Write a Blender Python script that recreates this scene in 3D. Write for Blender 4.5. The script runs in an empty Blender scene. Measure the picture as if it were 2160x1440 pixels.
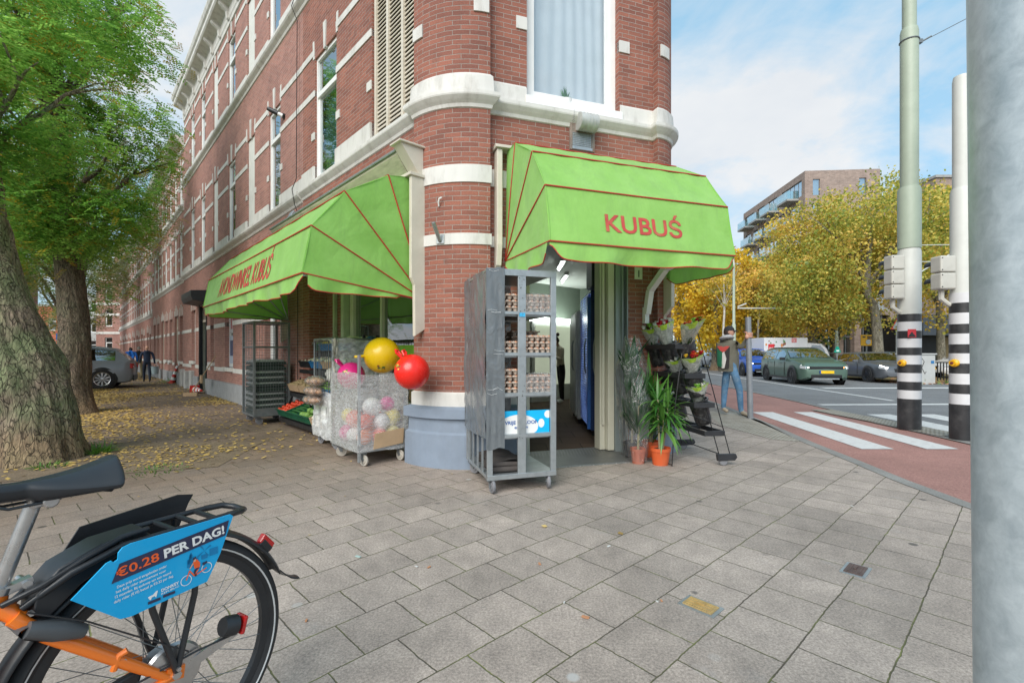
EXPO=1.06;SKYS=0.112;SUNE=1.9;CL0=.47;CL1=.62;CLW=4.0
import bpy, bmesh, math, random
import numpy as np
from mathutils import Vector, Matrix, Euler
from mathutils import noise as mnoise
R=math.radians; PI=math.pi
random.seed(7); NR=np.random.default_rng(11)
SC=bpy.context.scene; COL=SC.collection
H=1.25; F=1000.0; CX=1080.0; CY=742.0
def at(x,y,z=0.0):
    Y=(H-z)*F/(y-CY); return Vector(((x-CX)/F*Y,Y,z))
def atY(x,y,Y): return Vector(((x-CX)/F*Y,Y,H-(y-CY)/F*Y))
# ------------------------------------------------------------------ frames
class Fr:
    def __init__(s,o=(0,0,0),ex=(1,0,0),ey=(0,1,0),ez=(0,0,1)):
        s.o=Vector(o); s.x=Vector(ex); s.y=Vector(ey); s.z=Vector(ez)
    def __call__(s,p): return s.o+s.x*p[0]+s.y*p[1]+s.z*p[2]
    def sub(s,p,rz=0.0):
        c,n=math.cos(rz),math.sin(rz)
        return Fr(s(p),s.x*c+s.y*n,s.y*c-s.x*n,s.z)
W=Fr()
def basis(d):
    d=Vector(d).normalized(); a=Vector((0,0,1)) if abs(d.z)<.95 else Vector((1,0,0))
    u=d.cross(a).normalized(); return u,d.cross(u).normalized(),d
class MB:
    def __init__(s,fr=W): s.v=[];s.f=[];s.uv=[];s.mi=[];s.sm=[];s.fr=fr;s.m=0;s.smooth=False
    def P(s,p): s.v.append(s.fr(p)); return len(s.v)-1
    def face(s,idx,uv=None,sm=None):
        s.f.append(tuple(idx)); s.uv.append(uv or [(0,0)]*len(idx)); s.mi.append(s.m); s.sm.append(s.smooth if sm is None else sm)
    def poly(s,pts,uv=None,sm=None): s.face([s.P(p) for p in pts],uv,sm); return s
    def box(s,a,b,bev=0):
        x0,y0,z0=[min(a[i],b[i]) for i in range(3)]; x1,y1,z1=[max(a[i],b[i]) for i in range(3)]
        c=[(x0,y0,z0),(x1,y0,z0),(x1,y1,z0),(x0,y1,z0),(x0,y0,z1),(x1,y0,z1),(x1,y1,z1),(x0,y1,z1)]
        i=[s.P(p) for p in c]
        for q,ax in (((0,3,2,1),2),((4,5,6,7),2),((0,1,5,4),1),((2,3,7,6),1),((1,2,6,5),0),((3,0,4,7),0)):
            u=[(c[k][0],c[k][1]) if ax==2 else ((c[k][0],c[k][2]) if ax==1 else (c[k][1]+.07,c[k][2])) for k in q]
            s.face([i[k] for k in q],u,False)
        return s
    def obox(s,c,ux,uy,uz):   # oriented box: centre and half axes in frame coords
        c=Vector(c);ux=Vector(ux);uy=Vector(uy);uz=Vector(uz)
        i=[s.P(c+ux*a+uy*b+uz*d) for a,b,d in ((-1,-1,-1),(1,-1,-1),(1,1,-1),(-1,1,-1),(-1,-1,1),(1,-1,1),(1,1,1),(-1,1,1))]
        lx,ly,lz=ux.length*2,uy.length*2,uz.length*2
        for q,(w,h) in (((0,3,2,1),(ly,lx)),((4,5,6,7),(lx,ly)),((0,1,5,4),(lx,lz)),((2,3,7,6),(lx,lz)),((1,2,6,5),(ly,lz)),((3,0,4,7),(ly,lz))):
            s.face([i[k] for k in q],[(0,0),(w,0),(w,h),(0,h)],False)
        return s
    def beam(s,p,q,w,h):      # box beam from p to q
        p=Vector(p);q=Vector(q);d=(q-p); 
        u,v,n=basis(d); 
        if abs(n.z)<.95: up=Vector((0,0,1)); u=n.cross(up).normalized(); v=u.cross(n).normalized()
        return s.obox((p+q)/2,u*w/2,v*h/2,d/2)
    def tube(s,pts,r,seg=8,cap=True,closed=False):
        pts=[Vector(p) for p in pts]; n=len(pts)
        rs=r if isinstance(r,(list,tuple)) else [r]*n
        rings=[]; pu=None
        for k in range(n):
            if closed: d=pts[(k+1)%n]-pts[k-1]
            else: d=pts[min(k+1,n-1)]-pts[max(k-1,0)]
            if d.length<1e-9: d=Vector((0,0,1))
            d.normalize()
            if pu is None: u,v,_=basis(d)
            else:
                u=(pu-d*pu.dot(d)); u=u.normalized() if u.length>1e-6 else basis(d)[0]; v=d.cross(u)
            pu=u
            rings.append([s.P(pts[k]+(u*math.cos(2*PI*j/seg)+v*math.sin(2*PI*j/seg))*rs[k]) for j in range(seg)])
        L=0
        m=n if closed else n-1
        for k in range(m):
            a,b=rings[k],rings[(k+1)%n]; dl=(pts[(k+1)%n]-pts[k]).length
            for j in range(seg):
                c=2*PI*rs[k]; s.face([a[j],a[(j+1)%seg],b[(j+1)%seg],b[j]],[(j/seg*c,L),((j+1)/seg*c,L),((j+1)/seg*c,L+dl),(j/seg*c,L+dl)],True)
            L+=dl
        if cap and not closed: s.face(rings[0][::-1],None,False); s.face(rings[-1],None,False)
        return s
    def cyl(s,p,q,r,seg=16): return s.tube([p,q],r,seg)
    def lathe(s,prof,seg=24,c=(0,0,0),ax=None,sm=True):   # prof list of (r,z); ax=(u,v,n)
        c=Vector(c); u,v,n=ax or (Vector((1,0,0)),Vector((0,1,0)),Vector((0,0,1)))
        rings=[]
        for r,z in prof:
            if r<1e-6: rings.append([s.P(c+n*z)])
            else: rings.append([s.P(c+u*r*math.cos(2*PI*j/seg)+v*r*math.sin(2*PI*j/seg)+n*z) for j in range(seg)])
        for k in range(len(rings)-1):
            a,b=rings[k],rings[k+1]
            for j in range(seg):
                jn=(j+1)%seg
                if len(a)==1 and len(b)==1: continue
                if len(a)==1: s.face([a[0],b[jn],b[j]],None,sm)
                elif len(b)==1: s.face([a[j],a[jn],b[0]],None,sm)
                else: s.face([a[j],a[jn],b[jn],b[j]],[(j/seg*6.28*prof[k][0],prof[k][1]),((j+1)/seg*6.28*prof[k][0],prof[k][1]),((j+1)/seg*6.28*prof[k+1][0],prof[k+1][1]),(j/seg*6.28*prof[k+1][0],prof[k+1][1])],sm)
        return s
    def sphere(s,c,r,seg=16,rings=10,sc=(1,1,1)):
        c=Vector(c); prof=[(r*math.sin(PI*k/rings)*1.0,-r*math.cos(PI*k/rings)) for k in range(rings+1)]
        return s.lathe([(max(a,0),z*sc[2]) for a,z in prof],seg,c,(Vector((sc[0],0,0)),Vector((0,sc[1],0)),Vector((0,0,1))))
    def prism(s,pts,o,ux,uy,n):  # polygon pts (a,b) in plane (ux,uy) at o, extruded by vector n
        o=Vector(o);ux=Vector(ux);uy=Vector(uy);n=Vector(n)
        A=[s.P(o+ux*a+uy*b) for a,b in pts]; B=[s.P(o+ux*a+uy*b+n) for a,b in pts]
        k=len(pts); s.face(A[::-1],[pts[i] for i in range(k)][::-1],False); s.face(B,[pts[i] for i in range(k)],False)
        for i in range(k):
            j=(i+1)%k; l=math.hypot(pts[j][0]-pts[i][0],pts[j][1]-pts[i][1])
            s.face([A[i],A[j],B[j],B[i]],[(0,0),(l,0),(l,n.length),(0,n.length)],False)
        return s
    def grid(s,fn,nu,nv,sm=True,uvs=(1,1)):
        g=[[s.P(fn(i/nu,j/nv)) for j in range(nv+1)] for i in range(nu+1)]
        for i in range(nu):
            for j in range(nv):
                s.face([g[i][j],g[i+1][j],g[i+1][j+1],g[i][j+1]],[(i/nu*uvs[0],j/nv*uvs[1]),((i+1)/nu*uvs[0],j/nv*uvs[1]),((i+1)/nu*uvs[0],(j+1)/nv*uvs[1]),(i/nu*uvs[0],(j+1)/nv*uvs[1])],sm)
        return s
    def build(s,name,mats,parent=None,bevel=0,norm=True,solid=0,subs=0):
        me=bpy.data.meshes.new(name); 
        inv=pinv(parent)
        vs=[tuple(inv@p) for p in s.v] if inv else [tuple(p) for p in s.v]
        me.from_pydata(vs,[],s.f)
        mats=mats if isinstance(mats,(list,tuple)) else [mats]
        for m in mats: me.materials.append(m)
        me.polygons.foreach_set('material_index',s.mi); me.polygons.foreach_set('use_smooth',s.sm)
        ul=me.uv_layers.new(name='UVMap'); fl=[c for f in s.uv for p in f for c in p]
        if len(fl)==len(ul.data)*2: ul.data.foreach_set('uv',fl)
        if norm:
            bm=bmesh.new(); bm.from_mesh(me); bmesh.ops.recalc_face_normals(bm,faces=bm.faces); bm.to_mesh(me); bm.free()
        me.update()
        if any(s.sm): me.set_sharp_from_angle(angle=R(38))
        o=bpy.data.objects.new(name,me); COL.objects.link(o)
        if parent is not None: o.parent=parent
        if subs: mo=o.modifiers.new('s','SUBSURF'); mo.levels=subs; mo.render_levels=subs
        if solid: mo=o.modifiers.new('t','SOLIDIFY'); mo.thickness=solid; mo.offset=0
        if bevel: mo=o.modifiers.new('b','BEVEL'); mo.width=bevel; mo.segments=2; mo.limit_method='ANGLE'; mo.angle_limit=R(40)
        return o
def wmat(o):
    m=Matrix.LocRotScale(o.location,o.rotation_euler,o.scale)
    return wmat(o.parent)@m if o.parent else m
def pinv(o): return wmat(o).inverted() if o is not None else None
def tag(o,label=None,cat=None,group=None,kind=None):
    if label: o['label']=label
    if cat: o['category']=cat
    if group: o['group']=group
    if kind: o['kind']=kind
    return o
def thing(name,loc,label,cat,group=None,rz=0.0):
    o=bpy.data.objects.new(name,None); COL.objects.link(o); o.location=Vector(loc); o.rotation_euler=(0,0,rz); o.empty_display_size=.2
    return tag(o,label,cat,group)
def tfr(o):  # frame of an empty
    m=wmat(o); return Fr(m.translation,m.col[0].xyz,m.col[1].xyz,m.col[2].xyz)
def copy_tree(o,parent=None):
    c=o.copy(); COL.objects.link(c); c.parent=parent
    for ch in list(o.children): copy_tree(ch,c)
    return c
# ------------------------------------------------------------------ materials
MATS={}
def nodes(name):
    m=bpy.data.materials.new(name); m.use_nodes=True; nt=m.node_tree; MATS[name]=m
    return m,nt,nt.nodes['Principled BSDF'],nt.nodes['Material Output']
def N(nt,t,**k):
    n=nt.nodes.new(t)
    for a,b in k.items():
        if a in n.inputs: n.inputs[a].default_value=b
        else: setattr(n,a,b)
    return n
def L(nt,a,b): nt.links.new(a,b)
def ramp(nt,fac,stops):
    r=nt.nodes.new('ShaderNodeValToRGB'); e=r.color_ramp.elements
    while len(e)<len(stops): e.new(.5)
    for i,(p,c) in enumerate(stops): e[i].position=p; e[i].color=tuple(c)+(1,) if len(c)==3 else c
    L(nt,fac,r.inputs[0]); return r.outputs[0]
def mixc(nt,f,a,b,mode='MIX'):
    m=nt.nodes.new('ShaderNodeMix'); m.data_type='RGBA'; m.blend_type=mode
    for sock,val in ((m.inputs[0],f),(m.inputs[6],a),(m.inputs[7],b)):
        if hasattr(val,'node'): L(nt,val,sock)
        elif isinstance(val,(int,float)): sock.default_value=val
        else: sock.default_value=tuple(val)+(1,) if len(val)==3 else val
    return m.outputs[2]
def mth(nt,op,a,b=None,c=None):
    m=nt.nodes.new('ShaderNodeMath'); m.operation=op
    for i,v in enumerate((a,b,c)):
        if v is None: continue
        if hasattr(v,'node'): L(nt,v,m.inputs[i])
        else: m.inputs[i].default_value=v
    return m.outputs[0]
def tex(nt,kind='Object'): return nt.nodes.new('ShaderNodeTexCoord').outputs[kind]
def noise_(nt,vec,scale,det=4,rough=.6,dist=0):
    n=N(nt,'ShaderNodeTexNoise'); n.inputs['Scale'].default_value=scale; n.inputs['Detail'].default_value=det; n.inputs['Roughness'].default_value=rough; n.inputs['Distortion'].default_value=dist
    L(nt,vec,n.inputs['Vector']); return n.outputs[0]
def bump(nt,h,strength,dist=.01,nrm=None):
    b=N(nt,'ShaderNodeBump'); b.inputs['Strength'].default_value=strength; b.inputs['Distance'].default_value=dist; L(nt,h,b.inputs['Height'])
    if nrm: L(nt,nrm,b.inputs['Normal'])
    return b.outputs[0]
def pm(name,col,rough=.6,metal=0,var=.12,scale=6,bmp=0.0,bs=60,bd=.004,dirt=None,dscale=2.5,damt=.5,coat=0,trans=0,stretch=None,sheen=0):
    m,nt,b,_=nodes(name); t=tex(nt)
    if stretch:
        mp=N(nt,'ShaderNodeMapping'); mp.inputs['Scale'].default_value=stretch; L(nt,t,mp.inputs[0]); t=mp.outputs[0]
    n=noise_(nt,t,scale,5)
    lo=[c*(1-var) for c in col]; hi=[min(1,c*(1+var)) for c in col]
    c=ramp(nt,n,[(.3,lo),(.7,hi)])
    if dirt:
        d=ramp(nt,noise_(nt,t,dscale,6,.7),[(.5,(0,0,0)),(.72,(1,1,1))]); c=mixc(nt,mth(nt,'MULTIPLY',d,damt),c,dirt)
    L(nt,c,b.inputs['Base Color']); b.inputs['Roughness'].default_value=rough; b.inputs['Metallic'].default_value=metal
    if coat: b.inputs['Coat Weight'].default_value=coat; b.inputs['Coat Roughness'].default_value=.08
    if bmp: L(nt,bump(nt,noise_(nt,t,bs,3),bmp,bd),b.inputs['Normal'])
    if rough>.15: L(nt,mth(nt,'ADD',mth(nt,'MULTIPLY',noise_(nt,t,scale*3,3),.2),rough-.1),b.inputs['Roughness'])
    return m
def mk_brick(name,c1,c2,mortar,bw=.19,rh=.0525,ms=.0045,dirtc=(.1,.07,.06)):
    m,nt,b,_=nodes(name); uv=tex(nt,'UV')
    jit=N(nt,'ShaderNodeVectorMath',operation='ADD'); L(nt,uv,jit.inputs[0])
    nn=N(nt,'ShaderNodeTexNoise'); nn.inputs['Scale'].default_value=9; L(nt,uv,nn.inputs['Vector'])
    sc=N(nt,'ShaderNodeVectorMath',operation='SCALE'); L(nt,nn.outputs[1],sc.inputs[0]); sc.inputs['Scale'].default_value=.012; L(nt,sc.outputs[0],jit.inputs[1])
    br=N(nt,'ShaderNodeTexBrick'); L(nt,jit.outputs[0],br.inputs['Vector'])
    br.inputs['Color1'].default_value=c1+(1,); br.inputs['Color2'].default_value=c2+(1,); br.inputs['Mortar'].default_value=mortar+(1,)
    br.inputs['Scale'].default_value=1; br.inputs['Mortar Size'].default_value=ms; br.inputs['Mortar Smooth'].default_value=.5; br.inputs['Bias'].default_value=-.1
    br.inputs['Brick Width'].default_value=bw; br.inputs['Row Height'].default_value=rh; br.offset=.5; br.squash=1.0
    big=noise_(nt,uv,1.3,6,.65); fine=noise_(nt,uv,70,3)
    c=mixc(nt,.55,br.outputs[0],mixc(nt,1,br.outputs[0],ramp(nt,big,[(.3,(.62,.6,.6)),(.7,(1.25,1.2,1.15))]),'MULTIPLY'))
    c=mixc(nt,.45,c,mixc(nt,1,c,ramp(nt,fine,[(.3,(.6,.6,.6)),(.7,(1.35,1.3,1.3))]),'MULTIPLY'))
    blot=ramp(nt,noise_(nt,uv,3.2,5,.7),[(.58,(0,0,0)),(.72,(1,1,1))])
    c=mixc(nt,mth(nt,'MULTIPLY',blot,.45),c,dirtc)
    L(nt,c,b.inputs['Base Color']); b.inputs['Roughness'].default_value=.88
    h=mth(nt,'ADD',mth(nt,'MULTIPLY',mth(nt,'SUBTRACT',1,br.outputs[1]),1.0),mth(nt,'MULTIPLY',fine,.35))
    L(nt,bump(nt,h,.7,.006),b.inputs['Normal']); return m
def mk_glass(name,tint=(.9,.95,.93),refl=.16,rough=.02):
    m,nt,b,out=nodes(name); nt.nodes.remove(b)
    tr=N(nt,'ShaderNodeBsdfTransparent'); tr.inputs[0].default_value=tint+(1,)
    gl=N(nt,'ShaderNodeBsdfGlossy'); gl.inputs['Roughness'].default_value=rough; gl.inputs['Color'].default_value=(.95,.97,1,1)
    fc=N(nt,'ShaderNodeLayerWeight'); fc.inputs[0].default_value=.5; fp=mth(nt,'POWER',fc.outputs[1],3.5)
    nb=noise_(nt,tex(nt),1.2,2); bn=bump(nt,nb,.06,.05); L(nt,bn,gl.inputs['Normal'])
    mx=N(nt,'ShaderNodeMixShader'); L(nt,mth(nt,'MINIMUM',mth(nt,'ADD',mth(nt,'MULTIPLY',fp,1.0),refl),1.0),mx.inputs[0])
    L(nt,tr.outputs[0],mx.inputs[1]); L(nt,gl.outputs[0],mx.inputs[2]); L(nt,mx.outputs[0],out.inputs[0]); return m
def mk_film(name,col,alpha,rough=.18,wr=26,stretch=(1,1,.25),bst=.8,spec=.6):
    m,nt,b,_=nodes(name); t=tex(nt)
    mp=N(nt,'ShaderNodeMapping'); mp.inputs['Scale'].default_value=stretch; mp.inputs['Rotation'].default_value=(.3,.25,.2); L(nt,t,mp.inputs[0])
    n=noise_(nt,mp.outputs[0],wr,5,.6,1.2)
    L(nt,ramp(nt,n,[(.35,[c*.92 for c in col]),(.65,[min(1,c*1.1) for c in col])]),b.inputs['Base Color'])
    b.inputs['Roughness'].default_value=rough; b.inputs['Specular IOR Level'].default_value=spec
    L(nt,bump(nt,n,bst,.02),b.inputs['Normal'])
    L(nt,mth(nt,'MINIMUM',mth(nt,'ADD',mth(nt,'MULTIPLY',mth(nt,'POWER',n,2),.9),alpha-.15),1.0),b.inputs['Alpha']); return m
def mk_clear(name,refl=.05,rough=.08,scale=14,white=.04,sz=.45):
    m,nt,b,out=nodes(name); t=tex(nt); mp=N(nt,'ShaderNodeMapping'); mp.inputs['Rotation'].default_value=(.4,.3,.2); mp.inputs['Scale'].default_value=(1,1,sz); L(nt,t,mp.inputs[0]); n=noise_(nt,mp.outputs[0],scale,5,.6,1.0); bn=bump(nt,n,1.0,.03)
    tr=N(nt,'ShaderNodeBsdfTransparent'); gl=N(nt,'ShaderNodeBsdfGlossy'); gl.inputs['Roughness'].default_value=rough; L(nt,bn,gl.inputs['Normal']); fc=N(nt,'ShaderNodeLayerWeight'); fc.inputs[0].default_value=.5; L(nt,bn,fc.inputs['Normal']); fp=mth(nt,'POWER',fc.outputs[1],3.0)
    mx=N(nt,'ShaderNodeMixShader'); L(nt,mth(nt,'MINIMUM',mth(nt,'ADD',mth(nt,'MULTIPLY',fp,1.0),refl),1.0),mx.inputs[0]); L(nt,tr.outputs[0],mx.inputs[1]); L(nt,gl.outputs[0],mx.inputs[2])
    b.inputs['Base Color'].default_value=(.8,.82,.82,1); m2=N(nt,'ShaderNodeMixShader'); L(nt,mth(nt,'MULTIPLY',mth(nt,'POWER',n,1.5),white*2.6),m2.inputs[0]); L(nt,mx.outputs[0],m2.inputs[1]); L(nt,b.outputs[0],m2.inputs[2]); L(nt,m2.outputs[0],out.inputs[0]); return m
def mk_leaf(name,cols,tr=.35,rough=.5):
    m,nt,b,out=nodes(name); g=N(nt,'ShaderNodeNewGeometry')
    st=[(i/(len(cols)-1),c) for i,c in enumerate(cols)]
    n=noise_(nt,g.outputs['Position'],.55,3)
    f=mth(nt,'ADD',mth(nt,'MULTIPLY',g.outputs['Random Per Island'],.55),mth(nt,'SUBTRACT',mth(nt,'MULTIPLY',n,1.5),.52))
    c=ramp(nt,f,st); L(nt,c,b.inputs['Base Color']); b.inputs['Roughness'].default_value=rough
    t=N(nt,'ShaderNodeBsdfTranslucent'); L(nt,mixc(nt,.5,c,(.5,.6,.1),'MULTIPLY') if False else c,t.inputs[0])
    mx=N(nt,'ShaderNodeMixShader'); mx.inputs[0].default_value=tr; L(nt,b.outputs[0],mx.inputs[1]); L(nt,t.outputs[0],mx.inputs[2]); L(nt,mx.outputs[0],out.inputs[0]); return m
def mk_emit(name,col,s):
    m,nt,b,_=nodes(name); b.inputs['Base Color'].default_value=col+(1,); b.inputs['Emission Color'].default_value=col+(1,); b.inputs['Emission Strength'].default_value=s; return m
brick=mk_brick('brick',(.315,.122,.083),(.20,.080,.059),(.34,.29,.255))
brick_row=mk_brick('brick_row',(.38,.185,.148),(.28,.135,.108),(.40,.35,.315))
brick_brown=mk_brick('brick_brown',(.34,.26,.22),(.24,.18,.15),(.38,.34,.31),.4,.12,.012)
white=pm('white_paint',(.62,.605,.565),.6,var=.06,dirt=(.30,.28,.24),dscale=5,damt=.6,stretch=(1,1,.3),bmp=.15,bs=40)
cream=pm('cream_paint',(.60,.55,.46),.5,var=.06,dirt=(.42,.36,.27),dscale=2.2,damt=.4)
white_clean=pm('white_plastic',(.78,.78,.76),.35,var=.03)
oldwood=pm('weathered_board',(.47,.45,.33),.75,var=.18,scale=4,dirt=(.2,.22,.12),dscale=3,damt=.6,stretch=(1,1,6))
blueplinth=pm('blue_grey_paint',(.20,.245,.31),.6,var=.07,dirt=(.16,.19,.22),dscale=2,damt=.45,bmp=.2,bs=30)
concrete=pm('concrete',(.33,.33,.32),.85,var=.12,bmp=.4,bs=80,dirt=(.2,.19,.17))
glass=mk_glass('window_glass',(.55,.68,.62),.22)
glass_clear=mk_glass('clear_glass',(.85,.92,.95),.12)
curtain=pm('curtain',(.50,.55,.58),.9,var=.06,scale=3)
darkroom=pm('dark_interior',(.03,.032,.03),.9,var=.3)
greenblind=pm('green_blind',(.10,.18,.13),.8,var=.2)
galv=pm('galvanised_steel',(.42,.45,.46),.42,.75,var=.18,scale=14,bmp=.1,bs=50,dirt=(.25,.24,.22),dscale=7,damt=.4)
galv_dark=pm('dull_steel',(.22,.24,.25),.5,.6,var=.2,scale=14,dirt=(.15,.12,.1),dscale=7,damt=.5)
black_metal=pm('black_metal',(.02,.02,.022),.4,.3,var=.3)
black_pl=pm('black_plastic',(.022,.023,.026),.45,var=.3,bmp=.2,bs=120,bd=.001)
grey_pl=pm('grey_plastic',(.16,.17,.18),.45,var=.15)
rubber=pm('rubber',(.025,.025,.026),.75,var=.3,bmp=.2,bs=90)
greyrub=pm('grey_rubber',(.17,.17,.18),.7,var=.2)
cardb=pm('cardboard',(.43,.30,.18),.85,var=.12,bmp=.1)
# ------------------------------------------------------------------ camera, sky, sun
cam=bpy.data.cameras.new('camera'); co=bpy.data.objects.new('camera',cam); COL.objects.link(co)
co.location=(0,0,H); co.rotation_euler=(R(90),0,0); cam.sensor_width=36; cam.lens=36*F/2160
cam.shift_x=0; cam.shift_y=(CY-720)/2160; cam.clip_end=2000; cam.clip_start=.05; SC.camera=co
SC.view_settings.view_transform='Standard'; SC.view_settings.look='None'; SC.view_settings.exposure=EXPO; SC.view_settings.gamma=1
SUN_EL,SUN_AZ=R(38),R(202)    # azimuth clockwise from +Y
w=bpy.data.worlds.new('World'); SC.world=w; w.use_nodes=True; nt=w.node_tree; nt.nodes.clear()
out=nt.nodes.new('ShaderNodeOutputWorld'); bg=nt.nodes.new('ShaderNodeBackground'); bg.inputs[1].default_value=SKYS
sky=nt.nodes.new('ShaderNodeTexSky'); sky.sky_type='NISHITA'; sky.sun_disc=False; sky.sun_elevation=SUN_EL; sky.sun_rotation=SUN_AZ; sky.air_density=1.0; sky.dust_density=1.2; sky.ozone_density=1.2
g=tex(nt,'Generated'); sep=N(nt,'ShaderNodeSeparateXYZ'); L(nt,g,sep.inputs[0])
den=mth(nt,'ADD',mth(nt,'MAXIMUM',sep.outputs[2],0.0),.22)
cb=N(nt,'ShaderNodeCombineXYZ'); L(nt,mth(nt,'DIVIDE',sep.outputs[0],den),cb.inputs[0]); L(nt,mth(nt,'DIVIDE',sep.outputs[1],den),cb.inputs[1]); cb.inputs[2].default_value=3.3
cl=noise_(nt,cb.outputs[0],1.15,7,.58,.35)
wisp=noise_(nt,cb.outputs[0],3.1,6,.6,.8)
cf=mth(nt,'ADD',mth(nt,'MULTIPLY',cl,.8),mth(nt,'MULTIPLY',wisp,.22))
low=mth(nt,'MULTIPLY',mth(nt,'SUBTRACT',.5,sep.outputs[2]),.16)
cf=mth(nt,'ADD',cf,low)
cov=ramp(nt,cf,[(CL0,(0,0,0)),(CL1,(1,1,1))])
shade=ramp(nt,noise_(nt,cb.outputs[0],2.2,4),[(.3,(CLW*.86,CLW*.89,CLW*.93)),(.7,(CLW,CLW,CLW))])
skyc=mixc(nt,.78,sky.outputs[0],(1.75,3.0,3.9))
c=mixc(nt,mth(nt,'MULTIPLY',cov,.93),skyc,shade)
L(nt,c,bg.inputs[0]); L(nt,bg.outputs[0],out.inputs[0])
sl=bpy.data.lights.new('sun','SUN'); sl.energy=SUNE; sl.angle=R(45); sl.color=(1,.96,.9)
so=bpy.data.objects.new('sun',sl); COL.objects.link(so); so.location=(0,0,30)
dv=Vector((math.sin(SUN_AZ)*math.cos(SUN_EL),math.cos(SUN_AZ)*math.cos(SUN_EL),math.sin(SUN_EL)))
so.rotation_euler=dv.to_track_quat('Z','Y').to_euler()
# ------------------------------------------------------------------ ground materials
def mk_paving():
    m,nt,b,_=nodes('paving'); p=N(nt,'ShaderNodeNewGeometry').outputs['Position']; s=N(nt,'ShaderNodeSeparateXYZ'); L(nt,p,s.inputs[0])
    X,Y=s.outputs[0],s.outputs[1]
    neg=mth(nt,'MAXIMUM',mth(nt,'MINIMUM',mth(nt,'SUBTRACT',.2,X),6),0)
    v=mth(nt,'ADD',mth(nt,'SUBTRACT',mth(nt,'MULTIPLY',X,.676),mth(nt,'MULTIPLY',Y,.737)),.6457+.303*100)
    v=mth(nt,'SUBTRACT',v,mth(nt,'MULTIPLY',mth(nt,'MULTIPLY',neg,neg),.035))
    u=mth(nt,'ADD',mth(nt,'ADD',mth(nt,'MULTIPLY',X,.737),mth(nt,'MULTIPLY',Y,.676)),30)
    u=mth(nt,'ADD',u,mth(nt,'MULTIPLY',mth(nt,'MULTIPLY',neg,neg),.02))
    c=N(nt,'ShaderNodeCombineXYZ'); L(nt,u,c.inputs[0]); L(nt,v,c.inputs[1])
    wn=N(nt,'ShaderNodeTexNoise'); wn.inputs['Scale'].default_value=2.5; wn.inputs['Detail'].default_value=5; L(nt,p,wn.inputs['Vector'])
    sc=N(nt,'ShaderNodeVectorMath',operation='SCALE'); L(nt,wn.outputs[1],sc.inputs[0]); sc.inputs['Scale'].default_value=.025
    w2=N(nt,'ShaderNodeTexNoise'); w2.inputs['Scale'].default_value=22; w2.inputs['Detail'].default_value=4; L(nt,p,w2.inputs['Vector']); s2=N(nt,'ShaderNodeVectorMath',operation='SCALE'); L(nt,w2.outputs[1],s2.inputs[0]); s2.inputs['Scale'].default_value=.011; a2=N(nt,'ShaderNodeVectorMath',operation='ADD'); L(nt,c.outputs[0],a2.inputs[0]); L(nt,s2.outputs[0],a2.inputs[1])
    ad=N(nt,'ShaderNodeVectorMath',operation='ADD'); L(nt,a2.outputs[0],ad.inputs[0]); L(nt,sc.outputs[0],ad.inputs[1])
    br=N(nt,'ShaderNodeTexBrick'); L(nt,ad.outputs[0],br.inputs['Vector']); br.offset=.5
    br.inputs['Scale'].default_value=1; br.inputs['Brick Width'].default_value=.303; br.inputs['Row Height'].default_value=.303; br.inputs['Mortar Size'].default_value=.0042; br.inputs['Mortar Smooth'].default_value=.6
    br.inputs['Color1'].default_value=(.375,.318,.278,1); br.inputs['Color2'].default_value=(.30,.256,.224,1); br.inputs['Mortar'].default_value=(.10,.09,.06,1); br.inputs['Bias'].default_value=.15
    mossn=noise_(nt,p,3.5,5,.7); moss=ramp(nt,mossn,[(.42,(.075,.06,.045)),(.52,(.10,.10,.04)),(.66,(.17,.19,.05))])
    nb=noise_(nt,p,1.1,6,.65); fine=noise_(nt,p,85,4,.85); mid=noise_(nt,p,9,5,.7)
    tile=mixc(nt,1,br.outputs[0],ramp(nt,nb,[(.3,(.74,.73,.71)),(.7,(1.22,1.2,1.18))]),'MULTIPLY')
    tile=mixc(nt,1,tile,ramp(nt,fine,[(.36,(.62,.62,.62)),(.5,(1,1,1)),(.64,(1.42,1.42,1.42))]),'MULTIPLY')
    tile=mixc(nt,1,tile,ramp(nt,mid,[(.3,(.84,.84,.84)),(.7,(1.14,1.14,1.13))]),'MULTIPLY')
    vo=N(nt,'ShaderNodeTexVoronoi'); vo.inputs['Scale'].default_value=3.2; L(nt,p,vo.inputs['Vector'])
    spot=ramp(nt,vo.outputs[0],[(.065,(1,1,1)),(.10,(0,0,0))]); sepc=N(nt,'ShaderNodeSeparateColor'); L(nt,vo.outputs[1],sepc.inputs[0])
    tile=mixc(nt,mth(nt,'MULTIPLY',spot,mth(nt,'MULTIPLY',sepc.outputs[1],.95)),tile,ramp(nt,sepc.outputs[0],[(.55,(.07,.065,.06)),(.6,(.42,.41,.39))]))
    st=ramp(nt,noise_(nt,p,1.7,7,.72),[(.60,(0,0,0)),(.74,(1,1,1))]); tile=mixc(nt,mth(nt,'MULTIPLY',st,.4),tile,(.32,.31,.30))
    mo=ramp(nt,mid,[(.35,(.45,.45,.45)),(.6,(1,1,1))])
    col=mixc(nt,mth(nt,'MULTIPLY',br.outputs[1],mo),tile,moss)
    # paving turns darker brown to the left and further off
    left_tone=mth(nt,'SMOOTHSTEP',0,1,0) if False else ramp(nt,mth(nt,'ADD',mth(nt,'MULTIPLY',mth(nt,'SUBTRACT',mth(nt,'MULTIPLY',X,-.8),mth(nt,'MULTIPLY',Y,-.5)),.16),mth(nt,'SUBTRACT',mth(nt,'MULTIPLY',nb,.5),.55)),[(.15,(1,1,1)),(.55,(.55,.47,.39))])
    col=mixc(nt,1,col,left_tone,'MULTIPLY')
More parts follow.
